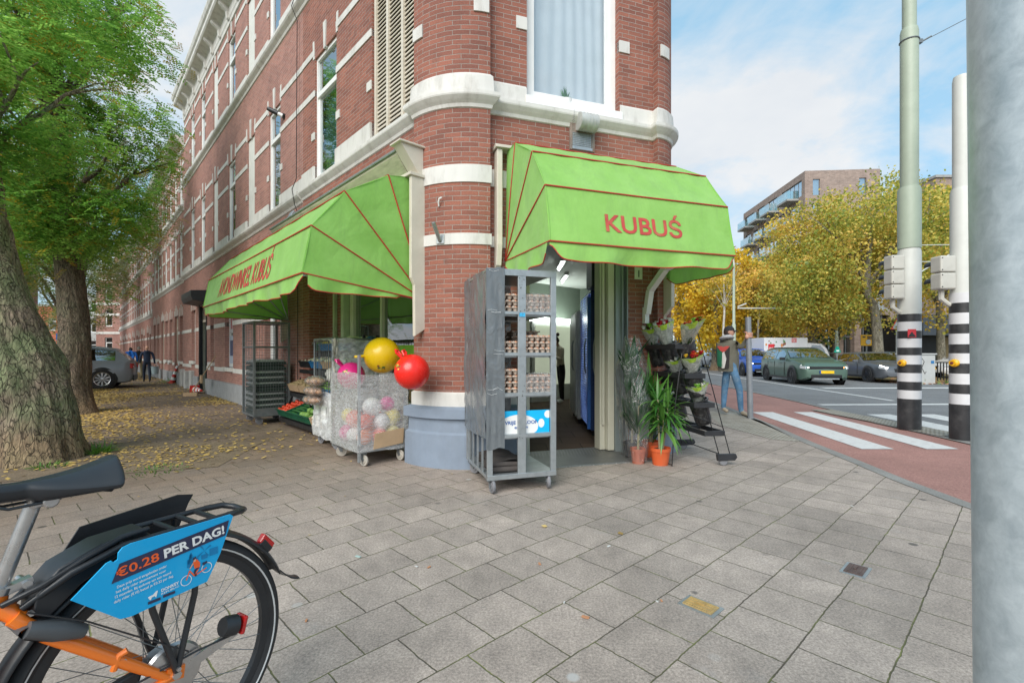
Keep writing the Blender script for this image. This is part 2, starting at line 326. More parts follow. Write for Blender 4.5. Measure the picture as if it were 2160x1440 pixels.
    L(nt,col,b.inputs['Base Color']); b.inputs['Roughness'].default_value=.85
    h=mth(nt,'ADD',mth(nt,'MULTIPLY',br.outputs[1],-1.2),mth(nt,'MULTIPLY',fine,.3)); L(nt,bump(nt,h,.6,.006),b.inputs['Normal']); return m
paving=mk_paving()
def mk_ground(name,c1,c2,scale=160,big=1.2,bmp=.5,crack=False):
    m,nt,b,_=nodes(name); p=N(nt,'ShaderNodeNewGeometry').outputs['Position']
    n=noise_(nt,p,scale,3,.8); c=ramp(nt,n,[(.3,c1),(.7,c2)])
    c=mixc(nt,1,c,ramp(nt,noise_(nt,p,big,7,.7),[(.3,(.78,.78,.78)),(.7,(1.2,1.2,1.2))]),'MULTIPLY')
    L(nt,c,b.inputs['Base Color']); b.inputs['Roughness'].default_value=.87; L(nt,bump(nt,n,bmp,.006),b.inputs['Normal']); return m
asphalt=mk_ground('asphalt',(.10,.102,.104),(.23,.231,.233),70,.5)
redasph=mk_ground('red_asphalt',(.20,.095,.075),(.42,.225,.19),70,.7)
kerbm=mk_ground('kerb_concrete',(.16,.155,.14),(.30,.29,.27),90)
soil=mk_ground('soil',(.09,.065,.04),(.26,.19,.12),60,3,.9)
grassy=mk_ground('verge',(.09,.09,.03),(.24,.17,.07),40,1.5,.9)
paintw=pm('road_paint',(.60,.60,.58),.75,var=.12,scale=9,dirt=(.24,.21,.20),dscale=9,damt=.75,bmp=.4)
tactile_m,nt_,b_,_o=nodes('tactile')
def _tact():
    nt=nt_; p=N(nt,'ShaderNodeNewGeometry').outputs['Position']; mp=N(nt,'ShaderNodeMapping'); mp.inputs['Rotation'].default_value=(0,0,-.06); mp.inputs['Scale'].default_value=(1,1,1); L(nt,p,mp.inputs[0])
    vo=N(nt,'ShaderNodeTexVoronoi'); vo.inputs['Scale'].default_value=14; vo.inputs['Randomness'].default_value=0; L(nt,mp.outputs[0],vo.inputs['Vector'])
    f=ramp(nt,vo.outputs[0],[(.24,(1,1,1)),(.36,(0,0,0))]); c=mixc(nt,f,(.20,.17,.12),(.58,.55,.47)); c=mixc(nt,.35,c,ramp(nt,noise_(nt,p,4,5),[(.3,(.1,.09,.07)),(.7,(.5,.47,.42))]))
    L(nt,c,b_.inputs['Base Color']); b_.inputs['Roughness'].default_value=.8; L(nt,bump(nt,f,.8,.01),b_.inputs['Normal'])
_tact()
# ------------------------------------------------------------------ ground sheets
def sheet(name,pts,z,m,thick=None,kind='structure'):
    b=MB(); b.poly([(p[0],p[1],z) for p in pts]); 
    o=b.build(name,m); tag(o,kind=kind)
    if o.data.polygons[0].normal.z<0: o.data.flip_normals()
    return o
ZR=-.08
sheet('ground',[(-400,-60),(400,-60),(400,800),(-400,800)],-.16,grassy)
edge_in=[(3.72,-8),(3.74,2.5),(3.79,3.93),(3.85,4.6),(3.98,5.365),(4.16,6.54),(4.45,8),(4.68,9.4),(4.95,11),(6.0,22),(8.5,58),(14,130)]
edge_out=[(6.0,-8),(6.1,2.5),(6.19,6.41),(6.3,7.3),(6.36,8.3),(6.87,10.16),(7.12,11.7),(7.5,15.4),(9.4,40),(13,90),(16,130)]
strip_out=[(6.72,-8),(6.78,2.5),(6.83,7.3),(6.9,9.3),(7.02,10.6),(7.25,12),(7.62,15.4),(9.52,40),(13.12,90),(16.12,130)]
kin=[(x-.14,y) for x,y in edge_in]
o=sheet('pavement',[(-60,-8),(-60,130)]+kin[::-1],0,paving)
sheet('pavement_edging',kin+edge_in[::-1],.004,kerbm)
sheet('bike_path',edge_in+edge_out[::-1],-.006,redasph)
b=MB(); 
for i in range(len(strip_out)-1):
    (x0,y0),(x1,y1)=strip_out[i],strip_out[i+1]
    b.poly([(x0,y0,.006),(x1,y1,.006),(x1+.02,y1,-.095),(x0+.02,y0,-.095)])
def interp(c,y):
    for (x0,y0),(x1,y1) in zip(c,c[1:]):
        if y0<=y<=y1: return x0+(x1-x0)*(y-y0)/(y1-y0)
    return c[-1][0]
for i in range(len(edge_out)-1):
    y0,y1=edge_out[i][1],edge_out[i+1][1]
    b.poly([(edge_out[i][0],y0,.006),(interp(strip_out,y0),y0,.006),(interp(strip_out,y1),y1,.006),(edge_out[i+1][0],y1,.006)])
tag(b.build('kerb',kerbm,norm=False),kind='structure')
sheet('road',strip_out+[(19,130),(60,130),(60,-8)],ZR,asphalt)
sheet('median_ground',[(16.2,20.5),(40,20.5),(60,60),(60,130),(19,130)],ZR+.02,grassy)
def mark(name,pts,z): 
    return sheet(name,pts,z,paintw)
def strp(yt,xa,xb,yb,xc,xd): return [(xa,yt),(xb,yt),(xd,yb),(xc,yb)]
sheet('crosswalk_stripe',strp(9.87,4.995,5.43,6.11,4.51,4.925),.0,paintw)
sheet('crosswalk_stripe',strp(9.87,5.86,6.25,6.11,5.35,5.76),.0,paintw)
for k in range(4): sheet('crosswalk_stripe',strp(10.1,7.55+k*.95,8.05+k*.95,6.3,7.05+k*.95,7.5+k*.95),ZR+.004,paintw)
sheet('stop_line',[(7.75,12.05),(11.2,12.2),(11.2,11.9),(7.75,11.8)],ZR+.004,paintw)
sheet('stop_line',[(11.4,17.6),(20,17.9),(20,17.3),(11.4,17.2)],ZR+.004,paintw)
sheet('lane_line',[(10.3,12.9),(10.45,12.9),(13.2,38),(13.05,38)],ZR+.004,paintw)
sheet('lane_line',[(12.5,21),(12.55,21),(12.9,18.3),(12.8,18.3)],ZR+.004,paintw)
sheet('tactile_paving',[(4.0,9.9),(4.62,9.95),(4.5,8.6),(4.02,6.6),(3.72,6.75),(3.55,8.0)],.004,tactile_m)
sheet('tactile_paving',[(6.42,10.2),(6.86,10.2),(6.86,9.2),(6.8,7.0),(6.32,7.0),(6.38,8.4)],.012,tactile_m)
sheet('tree_pit',[(-5.9,4.2),(-3.2,5.15),(-3.45,6.6),(-6.6,6.4)],.004,soil)
sheet('parking_lane',[(-60,14.2),(-11.4,12.6),(-36,44),(-60,60)],.004,mk_ground('brick_paving',(.09,.07,.055),(.2,.16,.13),50,1.0))
for (x,y,l) in ((1805,1203,0),(1478,1279,1)):
    p=at(x,y); fr=Fr((p.x,p.y,0),(.737,.676,0),(-.676,.737,0)) if l==0 else Fr((p.x,p.y,0),(.676,-.737,0),(.737,.676,0))
    t=thing('utility_cover',(p.x,p.y,0),'small yellow painted metal cover set in the paving' if l else 'small rusty brown metal cover set in the paving','cover')
    b=MB(fr); b.box((-.09,-.06,-.01),(.09,.06,.006)); b.build('frame',galv,t)
    b=MB(fr); b.box((-.072,-.044,.0),(.072,.044,.011)); 
    for k in range(3): b.box((-.06,-.03+k*.025,.011),(.06,-.022+k*.025,.014))
    b.box((-.02,-.004,.014),(.02,.006,.02))
    b.build('lid',pm('cover_paint%d'%l,(.40,.27,.10) if l else (.10,.065,.055),.6,var=.3,scale=20,dirt=(.1,.09,.08),dscale=12),t)
# ------------------------------------------------------------------ facade frames
UL=Vector((-.677,.736,0)); NL=Vector((-.736,-.677,0)); UC=Vector((.947,.321,0)); NC=Vector((.321,-.947,0)); UR=Vector((.07,.9976,0)); NRr=Vector((.9976,-.07,0))
C1=Vector((-.235,5.15,0)); RP=.83; CP=C1-NC*RP; L0=CP+NL*(RP-.1); Q=C1-NC*.1; TC=2.142
C2=Q+UC*TC+NC*.1; RP2=.4; CP2=C2-NC*RP2; R0=CP2+NRr*(RP2-.1)
FL=Fr(L0,UL,NL); FC=Fr(Q,UC,NC); FR=Fr(R0,UR,NRr)
aL=math.atan2(NL.y,NL.x); aC=math.atan2(NC.y,NC.x); aR=math.atan2(NRr.y,NRr.x)
def arc(c,r,a0,a1,n): return [c+Vector((math.cos(a0+(a1-a0)*k/n)*r,math.sin(a0+(a1-a0)*k/n)*r,0)) for k in range(n+1)]
def pathL(o,s1=3.85): return [FL((s1,o,0)),FL((o,o,0)),FL((o,.1+o,0))]
def pathP1(o): return arc(CP,RP+o,aL,aC,14)
def pathC(o,a=None,b=None): return [FC((o,.1+o,0)),FC((o,o,0)),FC((TC-o,o,0)),FC((TC-o,.1+o,0))]
def pathP2(o): return arc(CP2,RP2+o,aC,aR,10)
def pathR(o,l=14): return [FR((o,.1+o,0)),FR((o,o,0)),FR((l,o,0))]
def planwall(b,pts,z0,z1,u0=0.0):
    u=u0
    for p,q in zip(pts,pts[1:]):
        l=(q-p).length
        if l<1e-5: continue
        b.face([b.P((p.x,p.y,z0)),b.P((q.x,q.y,z0)),b.P((q.x,q.y,z1)),b.P((p.x,p.y,z1))],[(u,z0),(u+l,z0),(u+l,z1),(u,z1)],False); u+=l
def sweep(b,prof,pathf,caps=True,sm=False):
    rows=[[ (p.x,p.y,z) for p in pathf(o)] for o,z in prof]
    ids=[[b.P(p) for p in r] for r in rows]
    for k in range(len(ids)-1):
        u=0
        for j in range(len(ids[0])-1):
            l=(Vector(rows[k][j+1])-Vector(rows[k][j])).length
            b.face([ids[k][j],ids[k][j+1],ids[k+1][j+1],ids[k+1][j]],[(u,0),(u+l,0),(u+l,.1),(u,.1)],sm); u+=l
    if caps:
        b.face([r[0] for r in ids]); b.face([r[-1] for r in ids][::-1])
def band(b,pathf,z0,z1,o=.012): sweep(b,[(-.02,z0),(o,z0),(o,z1),(-.02,z1)],pathf)
def wall_open(b,s0,s1,z0,z1,d,th,ops):
    ss=sorted(set([s0,s1]+[v for o in ops for v in (max(o[0],s0),min(o[1],s1))]))
    for a,c in zip(ss,ss[1:]):
        if c-a<1e-4: continue
        m=(a+c)/2; z=z0
        for o in sorted([o for o in ops if o[0]<m<o[1]],key=lambda o:o[2]):
            if o[2]-z>1e-3: b.box((a,d-th,z),(c,d,o[2]))
            z=o[3]
        if z1-z>1e-3: b.box((a,d-th,z),(c,d,z1))
WCACHE={}
def win(fr,s0,s1,z0,z1,parent,ztr=None,d=-.13,name='window',fm=None,back='dark',ft=.055,pane=None,copy=None):
    """white framed window, centre-based so copies can share meshes"""
    key=(round(s1-s0,3),round(z1-z0,3),ztr is None,back,name,round(d,3))
    o=fr(((s0+s1)/2,0,z0)); ang=math.atan2(fr.x.y,fr.x.x)
    inv=wmat(parent).inverted() if parent else Matrix.Identity(4)
    if key in WCACHE:
        src=WCACHE[key]; c=src.copy(); COL.objects.link(c); c.parent=parent
        M=inv@Matrix.LocRotScale(o,Euler((0,0,ang)),None); c.matrix_basis=M
        for ch in src.children:
            k=ch.copy(); COL.objects.link(k); k.parent=c
        return c
    flip=(fr.x.cross(fr.y)).z<0
    w=(s1-s0)/2; h=z1-z0; sy=-1 if flip else 1
    # local: x along wall, y outward*sy
    lf=Fr((0,0,0),(1,0,0),(0,sy,0))
    b=MB(lf); t=ft
    for x0,x1,a,c in ((-w,-w+t,0,h),(w-t,w,0,h),(-w+t,w-t,0,t*1.3),(-w+t,w-t,h-t,h)): b.box((x0,d-.07,a),(x1,d,c))
    zt=None
    if ztr is not None:
        zt=ztr-z0; b.box((-w+t,d-.07,zt-t*.7),(w-t,d+.01,zt+t*.7))
        b.box((-w+t,d-.06,t*1.3),(-w+t*1.9,d-.012,zt-t*.7)); b.box((w-t*1.9,d-.06,t*1.3),(w-t,d-.012,zt-t*.7)); b.box((-w+t*1.9,d-.06,t*1.3),(w-t*1.9,d-.012,t*2.2))
    else:
        b.box((-w+t,d-.06,t*1.3),(-w+t*1.7,d-.012,h-t)); b.box((w-t*1.7,d-.06,t*1.3),(w-t,d-.012,h-t)); b.box((-w+t*1.7,d-.06,t*1.3),(w-t*1.7,d-.012,t*2.1)); b.box((-w+t*1.7,d-.06,h-t*1.8),(w-t*1.7,d-.012,h-t))
    f=b.build(name,fm or white_clean); f.parent=parent
    f.matrix_basis=inv@Matrix.LocRotScale(o,Euler((0,0,ang)),None)
    def kid(mb,n,m):
        c=mb.build(n,m,norm=False); c.parent=f; return c
    g=MB(lf); g.poly([(-w+t,d-.035,t),(w-t,d-.035,t),(w-t,d-.035,h-t),(-w+t,d-.035,h-t)]); kid(g,'pane',pane or glass)
    g=MB(lf)
    if back=='curtain':
        g.grid(lambda u,v:(-w+.02+u*(2*w-.04),d-.11+.006*math.sin(u*50+1.2*math.sin(v*3+u*7)),.02+v*(h-.04)),70,6); kid(g,'curtain',curtain)
    else:
        g.poly([(-w,d-.12,0),(w,d-.12,0),(w,d-.12,h),(-w,d-.12,h)]); kid(g,'blind' if back=='blind' else 'room_shade',greenblind if back=='blind' else darkroom)
    WCACHE[key]=f; return f
def lintel(b,sc,w,z,d=0.0,side=.3,cen=.42):
    b.prism([(-.035,0),(.035,0),(.06,cen),(-.06,cen)],(sc,d-.1,z-.02),(1,0,0),(0,0,1),(0,.118,0))
    for sg in (-1,1):
        b.prism([(-.03,0),(.03,0),(.03+sg*.02,side),(-.03+sg*.02,side)],(sc+sg*(w/2+.03),d-.05,z),(1,0,0),(0,0,1),(0,.062,0))
ZB1,ZB2=4.05,7.42
CORN=[(0,9.62),(.03,9.64),(.03,9.74),(.05,9.78),(.05,10.02),(.09,10.05),(.30,10.12),(.33,10.16),(.33,10.26),(.37,10.3),(.40,10.38),(.40,10.42),(0,10.46)]
# ================================================================== corner building
cb_=thing('corner_building',(0.4,8,0),'red brick corner building with rounded brick piers, white bands and the shop at street level','building')
b=MB(FL)
opsL=[(.15,1.24,ZB1,6.1),(2.41,3.29,ZB1,6.1),(.15,1.24,ZB2,9.3),(2.41,3.29,ZB2,9.3),(.12,3.55,.0,3.02)]
wall_open(b,0,3.85,0,10.4,0,.3,opsL)
bw_=MB(); planwall(bw_,pathL(0,.1)[1:]+pathP1(0)+pathC(0)[:2],0,10.4,.3)
planwall(bw_,pathC(0)[2:]+pathP2(0)+pathR(0,.1)[:2],0,10.4,3.3)
b.v+=bw_.v; off=len(b.v)-len(bw_.v); b.f+=[tuple(i+off for i in f) for f in bw_.f]; b.uv+=bw_.uv; b.mi+=bw_.mi; b.sm+=bw_.sm
b.fr=FC; wall_open(b,0,TC,0,10.4,0,.28,[(.44,1.78,0,2.9),(.46,1.66,4.13,6.6),(.46,1.66,7.5,9.3)])
b.fr=FR; opsR=[(1.2+k*2.0,2.1+k*2.0,z,z+2.0) for k in range(6) for z in (ZB1,ZB2)]
wall_open(b,0,14,0,10.4,0,.3,opsR+[(1.5,3.2,.8,2.8),(6,7.1,0,2.6)])
b.build('brick_wall',brick,cb_,norm=False)
b=MB(); pts=[FL((3.85,0,0)),FL((0,0,0))]+pathP1(0)[::3]+[FC((0,0,0)),FC((TC,0,0))]+pathP2(0)[::3]+[FR((14,0,0))]
b.face([b.P((p.x,p.y,10.4)) for p in pts]); b.build('roof',concrete,cb_,norm=False)
b=MB(); e=FR((14,0,0)); s_=FL((3.85,0,0)); planwall(b,[e,Vector((e.x-9,e.y+3,0)),Vector((s_.x+1.5,s_.y+5,0)),s_],0,10.4); b.build('rear_wall',brick_row,cb_,norm=False)
# mouldings
b=MB(); allp=lambda o: pathL(o)+pathP1(o)+pathC(o)+pathP2(o)+pathR(o)
sweep(b,[(-.02,3.87),(.015,3.885),(.025,3.92),(.055,3.95),(.085,3.985),(.09,4.0),(.09,4.035),(.04,4.06),(-.02,4.06)],allp)
sweep(b,[(-.02,7.2),(.02,7.22),(.035,7.26),(.08,7.3),(.12,7.34),(.12,7.38),(.04,7.41),(-.02,7.41)],allp)
b.build('string_course',white,cb_,norm=False)
b=MB(); sweep(b,CORN,allp)
for k in range(6): 
    b.fr=FL; b.box((.3+k*.62,.05,9.8),(.42+k*.62,.27,10.08))
b.build('cornice',white,cb_,norm=False)
b=MB()
pl=lambda o: [FL((.12,o,0)),FL((o,o,0)),FL((o,.1+o,0))]+pathP1(o)+[FC((o,.1+o,0)),FC((o,o,0)),FC((.43,o,0))]
pr=lambda o: [FC((1.80,o,0)),FC((TC-o,o,0)),FC((TC-o,.1+o,0))]+pathP2(o)+pathR(o)
for p_ in (pl,pr):
    band(b,p_,3.08,3.27); band(b,p_,2.41,2.53); sweep(b,[(-.02,.66),(.02,.66),(.02,.80),(-.02,.83)],p_)
w1=lambda o: [FL((.14,o,0)),FL((o,o,0)),FL((o,.1+o,0))]+pathP1(o)+[FC((o,.1+o,0)),FC((o,o,0)),FC((.45,o,0))]
w2=lambda o: [FC((1.67,o,0)),FC((TC-o,o,0)),FC((TC-o,.1+o,0))]+pathP2(o)+pathR(o,1.1)
for p_ in (w1,w2):
    sweep(b,[(.0,4.05),(.035,4.06),(.025,4.23),(0,4.26)],p_)
    band(b,p_,6.55,6.67)
b.fr=FC
for a,c in ((-.01,.0),): pass
for z in (4.9,5.75):
    b.box((.33,-.05,z),(.46,.014,z+.14)); b.box((1.66,-.05,z),(1.8,.014,z+.14))
b.fr=W
for ang in (aL+.1,aC-.12):
    for z in ((4.74,4.88) if ang<aL+.2 else (4.92,5.06)),:
        pth=lambda o: arc(CP,RP+o,ang-.1,ang+.1,4)
        band(b,pth,z[0],z[1],.016)
pth=lambda o: arc(CP2,RP2+o,aC+.1,aC+.5,4)
band(b,pth,4.9,5.04,.016)
b.fr=FL
for ops_z,zt in ((ZB1,6.1),(ZB2,9.3)):
    for a,c in ((1.24,2.41),(3.29,3.85)):
        b.box((a,-.1,ops_z+.01),(c,.03,ops_z+.27)); 
        for z in (zt-.62,zt+.06): b.box((a,-.1,z),(c,.014,z+.1))
    for a,c in ((1.1+.14,1.37),(2.28,2.41),(3.29,3.42)):
        b.box((a,-.12,ops_z+.72),(c,.016,ops_z+.84))
    lintel(b,2.85,.88,zt); lintel(b,.69,1.09,zt)
b.build('white_band',white,cb_,norm=False)
b=MB()
for p_ in (pl,pr): sweep(b,[(-.02,.0),(.075,.0),(.07,.36),(.045,.385),(.04,.52),(.085,.535),(.085,.635),(.03,.66),(-.02,.66)],p_)
b.build('plinth',blueplinth,cb_,norm=False)
for a0,a1,zt in ((ZB1,6.1,0),(ZB2,9.3,0)):
    b=MB(FL)
    for x in (.15,.47,.85,1.18): b.box((x,-.1,a0),(x+.05,-.03,a1))
    for z in (a0,a1-.06): b.box((.15,-.1,z),(1.24,-.035,z+.06))
    z=a0+.07
    while z<a1-.08:
        b.obox((.69,-.065,z),(.5,0,0),(0,.014,-.028),(0,.004,.002)); z+=.056
    b.build('louvred_shutter',cream,cb_,norm=False)
win(FL,2.41,3.29,ZB1,6.1,cb_,ztr=5.47,back='blind',d=-.03); win(FL,2.41,3.29,ZB2,9.3,cb_,ztr=8.7,d=-.03)
win(FC,.46,1.66,4.13,6.6,cb_,back='curtain',d=-.09,ft=.075,pane=mk_glass('curtained_glass',(.97,.99,1),.12,.01)); win(FC,.46,1.66,7.5,9.3,cb_,back='curtain')
b=MB(FC); b.box((.44,-.1,4.06),(1.68,.05,4.15)); b.box((.46,-.085,4.15),(1.66,-.02,4.19)); b.build('window_sill',white_clean,cb_)
for a,c,z,e in opsR: win(FR,a,c,z,e,cb_,ztr=e-.6)
win(FR,1.5,3.2,.8,2.8,cb_); 
b=MB(FR); b.box((6,-.15,0),(7.1,-.08,2.6)); b.build('side_door',greenblind,cb_)
# pot plant behind chamfer window
t=thing('house_plant',FC((1.02,-.16,4.2)),'small leafy plant in a white bowl behind the curtained window above the door','plant')
f_=tfr(t); b=MB(f_); b.lathe([(.03,0),(.07,.02),(.085,.08),(.075,.08),(.06,.03),(0,.03)],14); b.build('bowl',white_clean,t)
b=MB(f_)
for k in range(46):
    a=random.uniform(0,6.28); e=random.uniform(.35,1.4); l=random.uniform(.1,.22); p=Vector((0,0,.06)); d=Vector((math.cos(a)*math.cos(e)*.5,math.sin(a)*.1,math.sin(e)))*l
    b.poly([p,p+d*.5+Vector((.008,0,0)),p+d,p+d*.5-Vector((.008,0,0))])
leaf_green=mk_leaf('plant_leaf',[(.02,.07,.015),(.05,.15,.03),(.10,.26,.05)],.25)
b.build('leaves',leaf_green,t,norm=False)
# ------------------------------------------------------------------ shop interior (room behind the chamfer)
floor_m=mk_brick('shop_floor',(.13,.085,.06),(.10,.065,.045),(.05,.04,.03),.45,.45,.008)
wallin=pm('shop_wall',(.17,.205,.165),.7,var=.06)
inw=pm('ceiling_paint',(.60,.61,.58),.8,var=.05)
poly=[FC((.2,-.28,0)),FC((TC-.1,-.28,0)),FR((.3,-.35,0)),FR((6.9,-.35,0)),FL((3.72,-7.4,0)),FL((3.72,-.44,0)),FL((2.6,-.44,0)),FL((.15,-.44,0))]
b=MB(); b.face([b.P((p.x,p.y,.04)) for p in poly],[(p.x,p.y) for p in poly]); b.build('shop_floor',floor_m,cb_,norm=False)
b=MB(); b.face([b.P((p.x,p.y,3.0)) for p in poly]); b.build('shop_ceiling',inw,cb_,norm=False)
b=MB(); planwall(b,[poly[1],poly[2],poly[3],poly[4],poly[5],poly[6]],.04,3.0); b.build('shop_inner_wall',wallin,cb_,norm=False)
tube_m=mk_emit('tube_light',(.92,1,.97),5)
for i,(x,y,l) in enumerate(((.85,7.2,.9),(.95,9.2,.9),(1.2,10.9,1.0),(-.6,8.4,.9))):
    t=thing('tube_light',(x,y,2.98),['lit ceiling tube in the shop nearest the doorway','lit ceiling tube in the shop, second from the door','lit ceiling tube at the back of the shop','lit ceiling tube inside behind the egg trolley'][i],'ceiling light','tube lights on the shop ceiling')
    b=MB(tfr(t)); b.box((-.05,-l/2,-.05),(.05,l/2,0)); b.build('housing',white_clean,t); b=MB(tfr(t)); b.cyl((0,-l/2+.03,-.07),(0,l/2-.03,-.07),.018,8); b.build('tube',tube_m,t)
def pz(o,lab,cat,grp=None): return tag(o,lab,cat,grp)
# cold cabinet at back
def fr_at(px,py,Y,rz=0): p=atY(px,py,Y); return Fr((p.x,p.y,.04),(math.cos(rz),math.sin(rz),0),(-math.sin(rz),math.cos(rz),0))
t=thing('display_fridge',(1.15,11.95,.04),'lit white display fridge at the back wall of the shop','fridge',rz=R(42)); f_=tfr(t)
b=MB(f_); b.box((-.9,0,0),(.9,.7,1.95)); b.build('cabinet',white_clean,t)
b=MB(f_); b.box((-.85,-.06,1.95),(.85,.3,2.05)); b.build('canopy_light',mk_emit('canopy_lit',(.9,1,.95),4),t)
b=MB(f_); b.box((-.8,-.015,.4),(.8,0,1.85)); b.build('door_glass',mk_emit('fridge_glow',(.5,.55,.42),.3),t)
# row of fridges along right of the aisle
blue_hex,nt,bb,_=nodes('fridge_graphic')
uvn=tex(nt,'Object'); vo=N(nt,'ShaderNodeTexVoronoi'); vo.inputs['Scale'].default_value=26; vo.inputs['Randomness'].default_value=0.15; L(nt,uvn,vo.inputs['Vector'])
nn=noise_(nt,uvn,2.6,3); fcol=mixc(nt,mth(nt,'MULTIPLY',ramp(nt,vo.outputs[0],[(.2,(1,1,1)),(.4,(0,0,0))]),ramp(nt,nn,[(.38,(0,0,0)),(.55,(1,1,1))])),(.015,.025,.10),(.25,.45,1.0))
L(nt,fcol,bb.inputs['Base Color']); bb.inputs['Roughness'].default_value=.25; L(nt,fcol,bb.inputs['Emission Color']); bb.inputs['Emission Strength'].default_value=.35  # weak glow added so the blue graphic shows in the dim shop
def fridge(x,y,wd,hh,lab,body,front,extra=None):
    t=thing('drinks_fridge',(x,y,.04),lab,'fridge',rz=R(-2)); f_=tfr(t)
    b=MB(f_); b.box((0,0,.08),(.7,wd,hh)); b.build('cabinet',body,t,bevel=.01)
    b=MB(f_); b.box((-.03,.03,.14),(0,wd-.03,hh-.05)); b.build('door',front,t,bevel=.008)
    b=MB(f_); b.tube([(-.06,.08,.9),(-.08,.08,1.0),(-.08,.08,1.3),(-.06,.08,1.4)],.012,6); b.build('handle',galv,t)
    for xx in (.06,.6):
        for yy in (.06,wd-.08): 
            pass
    b=MB(f_)
    for xx in (.05,.65):
        for yy in (.06,wd-.06): b.cyl((xx,yy,0),(xx,yy,.08),.025,8)
    b.build('feet',black_metal,t); return t
bluepl=pm('blue_edge',(.05,.18,.6),.3)
fridge(1.17,6.25,.5,2.0,'dark drinks fridge with a thin white outline, nearest the doorway',black_pl,pm('fridge_black',(.012,.012,.016),.2,var=.3))
fridge(1.13,6.8,1.1,2.1,'dark blue drinks fridge with a dotted hexagon pattern',pm('fridge_blue',(.02,.05,.16),.3),blue_hex)
fridge(1.10,7.98,1.1,1.9,'tall light grey cabinet beyond the blue fridge',pm('cab_grey',(.62,.63,.60),.5),pm('cab_grey2',(.66,.67,.64),.45))
t=bpy.data.objects['drinks_fridge.001']; b=MB(tfr(t)); b.box((-.045,.02,.1),(-.0,.07,2.0)); b.build('blue_edge',bluepl,t)
t=thing('wall_poster',(1.10,6.45,2.12),'dark hanging box with white FERREX lettering and an orange block','packaging'); f_=tfr(t)
b=MB(f_); b.box((-.05,-.2,.0),(.5,.25,.62)); b.build('box',pm('pack_dark',(.03,.035,.045),.35),t,bevel=.01)
b=MB(f_); b.box((.22,-.212,.12),(.46,-.2,.42)); b.build('orange_block',pm('pack_orange',(.75,.12,.03),.4),t)
t=thing('shop_shelf',(-.55,7.8,.04),'white shelf of groceries inside the shop behind the egg trolley','shelf'); f_=tfr(t)
b=MB(f_); b.box((-.4,0,0),(.5,.04,1.9)); 
for z in (.3,.75,1.2,1.65): b.box((-.4,-.35,z),(.5,0,z+.03))
b.build('frame',wallin,t)
b=MB(f_)
packm=[pm('pack%d'%i,c,.5,var=.1) for i,c in enumerate(((.5,.08,.05),(.6,.5,.1),(.08,.25,.1),(.1,.15,.4),(.6,.55,.45)))]
for z in (.33,.78,1.23,1.68):
    x=-.38
    while x<.42:
        wv=random.uniform(.06,.12); b.m=random.randrange(5); b.box((x,-.3,z),(x+wv-.01,-.1,z+random.uniform(.15,.32))); x+=wv
o=b.build('packets',packm,t); o['kind']='stuff'
# door surround
doorm=pm('door_frame_cream',(.55,.53,.43),.5,var=.05,dirt=(.3,.28,.2),dscale=3,damt=.3)
shut=pm('roller_guide',(.26,.30,.30),.45,.3,var=.12,dirt=(.12,.13,.12),dscale=3,damt=.4,stretch=(3,3,.4))
b=MB(FC)
for a,c,d0,d1 in ((.44,.52,-.26,-.06),(1.47,1.54,-.27,-.13),(1.545,1.63,-.27,-.06)): b.box((a,d0,.045),(c,d1,2.9))
b.box((1.488,-.12,.35),(1.52,-.10,2.8))
b.box((.52,-.26,2.6),(1.47,-.08,2.9)); b.build('door_frame',doorm,cb_,bevel=.006)
b=MB(FC); b.box((1.635,-.2,.0),(1.70,-.03,2.9)); b.box((1.70,-.2,.0),(1.712,.01,2.9)); b.box((1.712,-.2,0),(1.765,-.06,2.9)); b.box((1.765,-.2,0),(1.779,.012,2.9)); b.build('shutter_guide',shut,cb_)
b=MB(FC); b.poly([(.44,-.3,.045),(1.7,-.3,.045),(1.86,.42,.012),(.36,.34,.012)]); b.poly([(.36,.34,.012),(1.86,.42,.012),(1.86,.43,.0),(.36,.35,.0)])
tr_m,nt,bb,_=nodes('tread_plate'); o_=tex(nt); vo=N(nt,'ShaderNodeTexVoronoi'); vo.inputs['Scale'].default_value=26; vo.inputs['Randomness'].default_value=.0; L(nt,o_,vo.inputs['Vector'])
hh=ramp(nt,vo.outputs[0],[(.1,(1,1,1)),(.3,(0,0,0))]); L(nt,mixc(nt,hh,mixc(nt,noise_(nt,o_,5,4),(.13,.13,.125),(.25,.25,.24)),(.36,.36,.35)),bb.inputs['Base Color']); bb.inputs['Metallic'].default_value=.5; bb.inputs['Roughness'].default_value=.45; L(nt,bump(nt,hh,.6,.01),bb.inputs['Normal'])
o=b.build('threshold_plate',tr_m,cb_,norm=False)
# shop window on the left side
b=MB(FL)
for a,c in ((.12,.2),(1.55,1.6),(2.5,2.62)): b.box((a,-.4,.5),(c,-.3,3.0))
b.box((.2,-.4,.5),(2.5,-.3,.58)); b.box((.2,-.4,2.92),(2.5,-.3,3.0)); b.build('shop_window_frame',doorm,cb_,bevel=.005)
b=MB(FL); b.poly([(.2,-.35,.58),(2.5,-.35,.58),(2.5,-.35,2.92),(.2,-.35,2.92)]); b.build('shop_window_pane',mk_glass('shop_glass',(.35,.5,.35),.2),cb_,norm=False)
b=MB(FL); b.box((.12,-.42,0),(2.62,-.28,.5)); b.box((2.75,-.42,0),(3.6,-.3,3.02)); b.box((.05,-.4,3.02),(3.6,-.3,3.1)); b.build('shopfront_wall',brick,cb_,norm=False)
b=MB(FL); b.box((2.64,-.4,0),(2.74,-.2,3.0)); b.box((3.1,-.3,.0),(3.16,-.24,3.0)); b.build('pillar',pm('pale_green_post',(.42,.47,.34),.6,dirt=(.2,.2,.15)),cb_,bevel=.008)
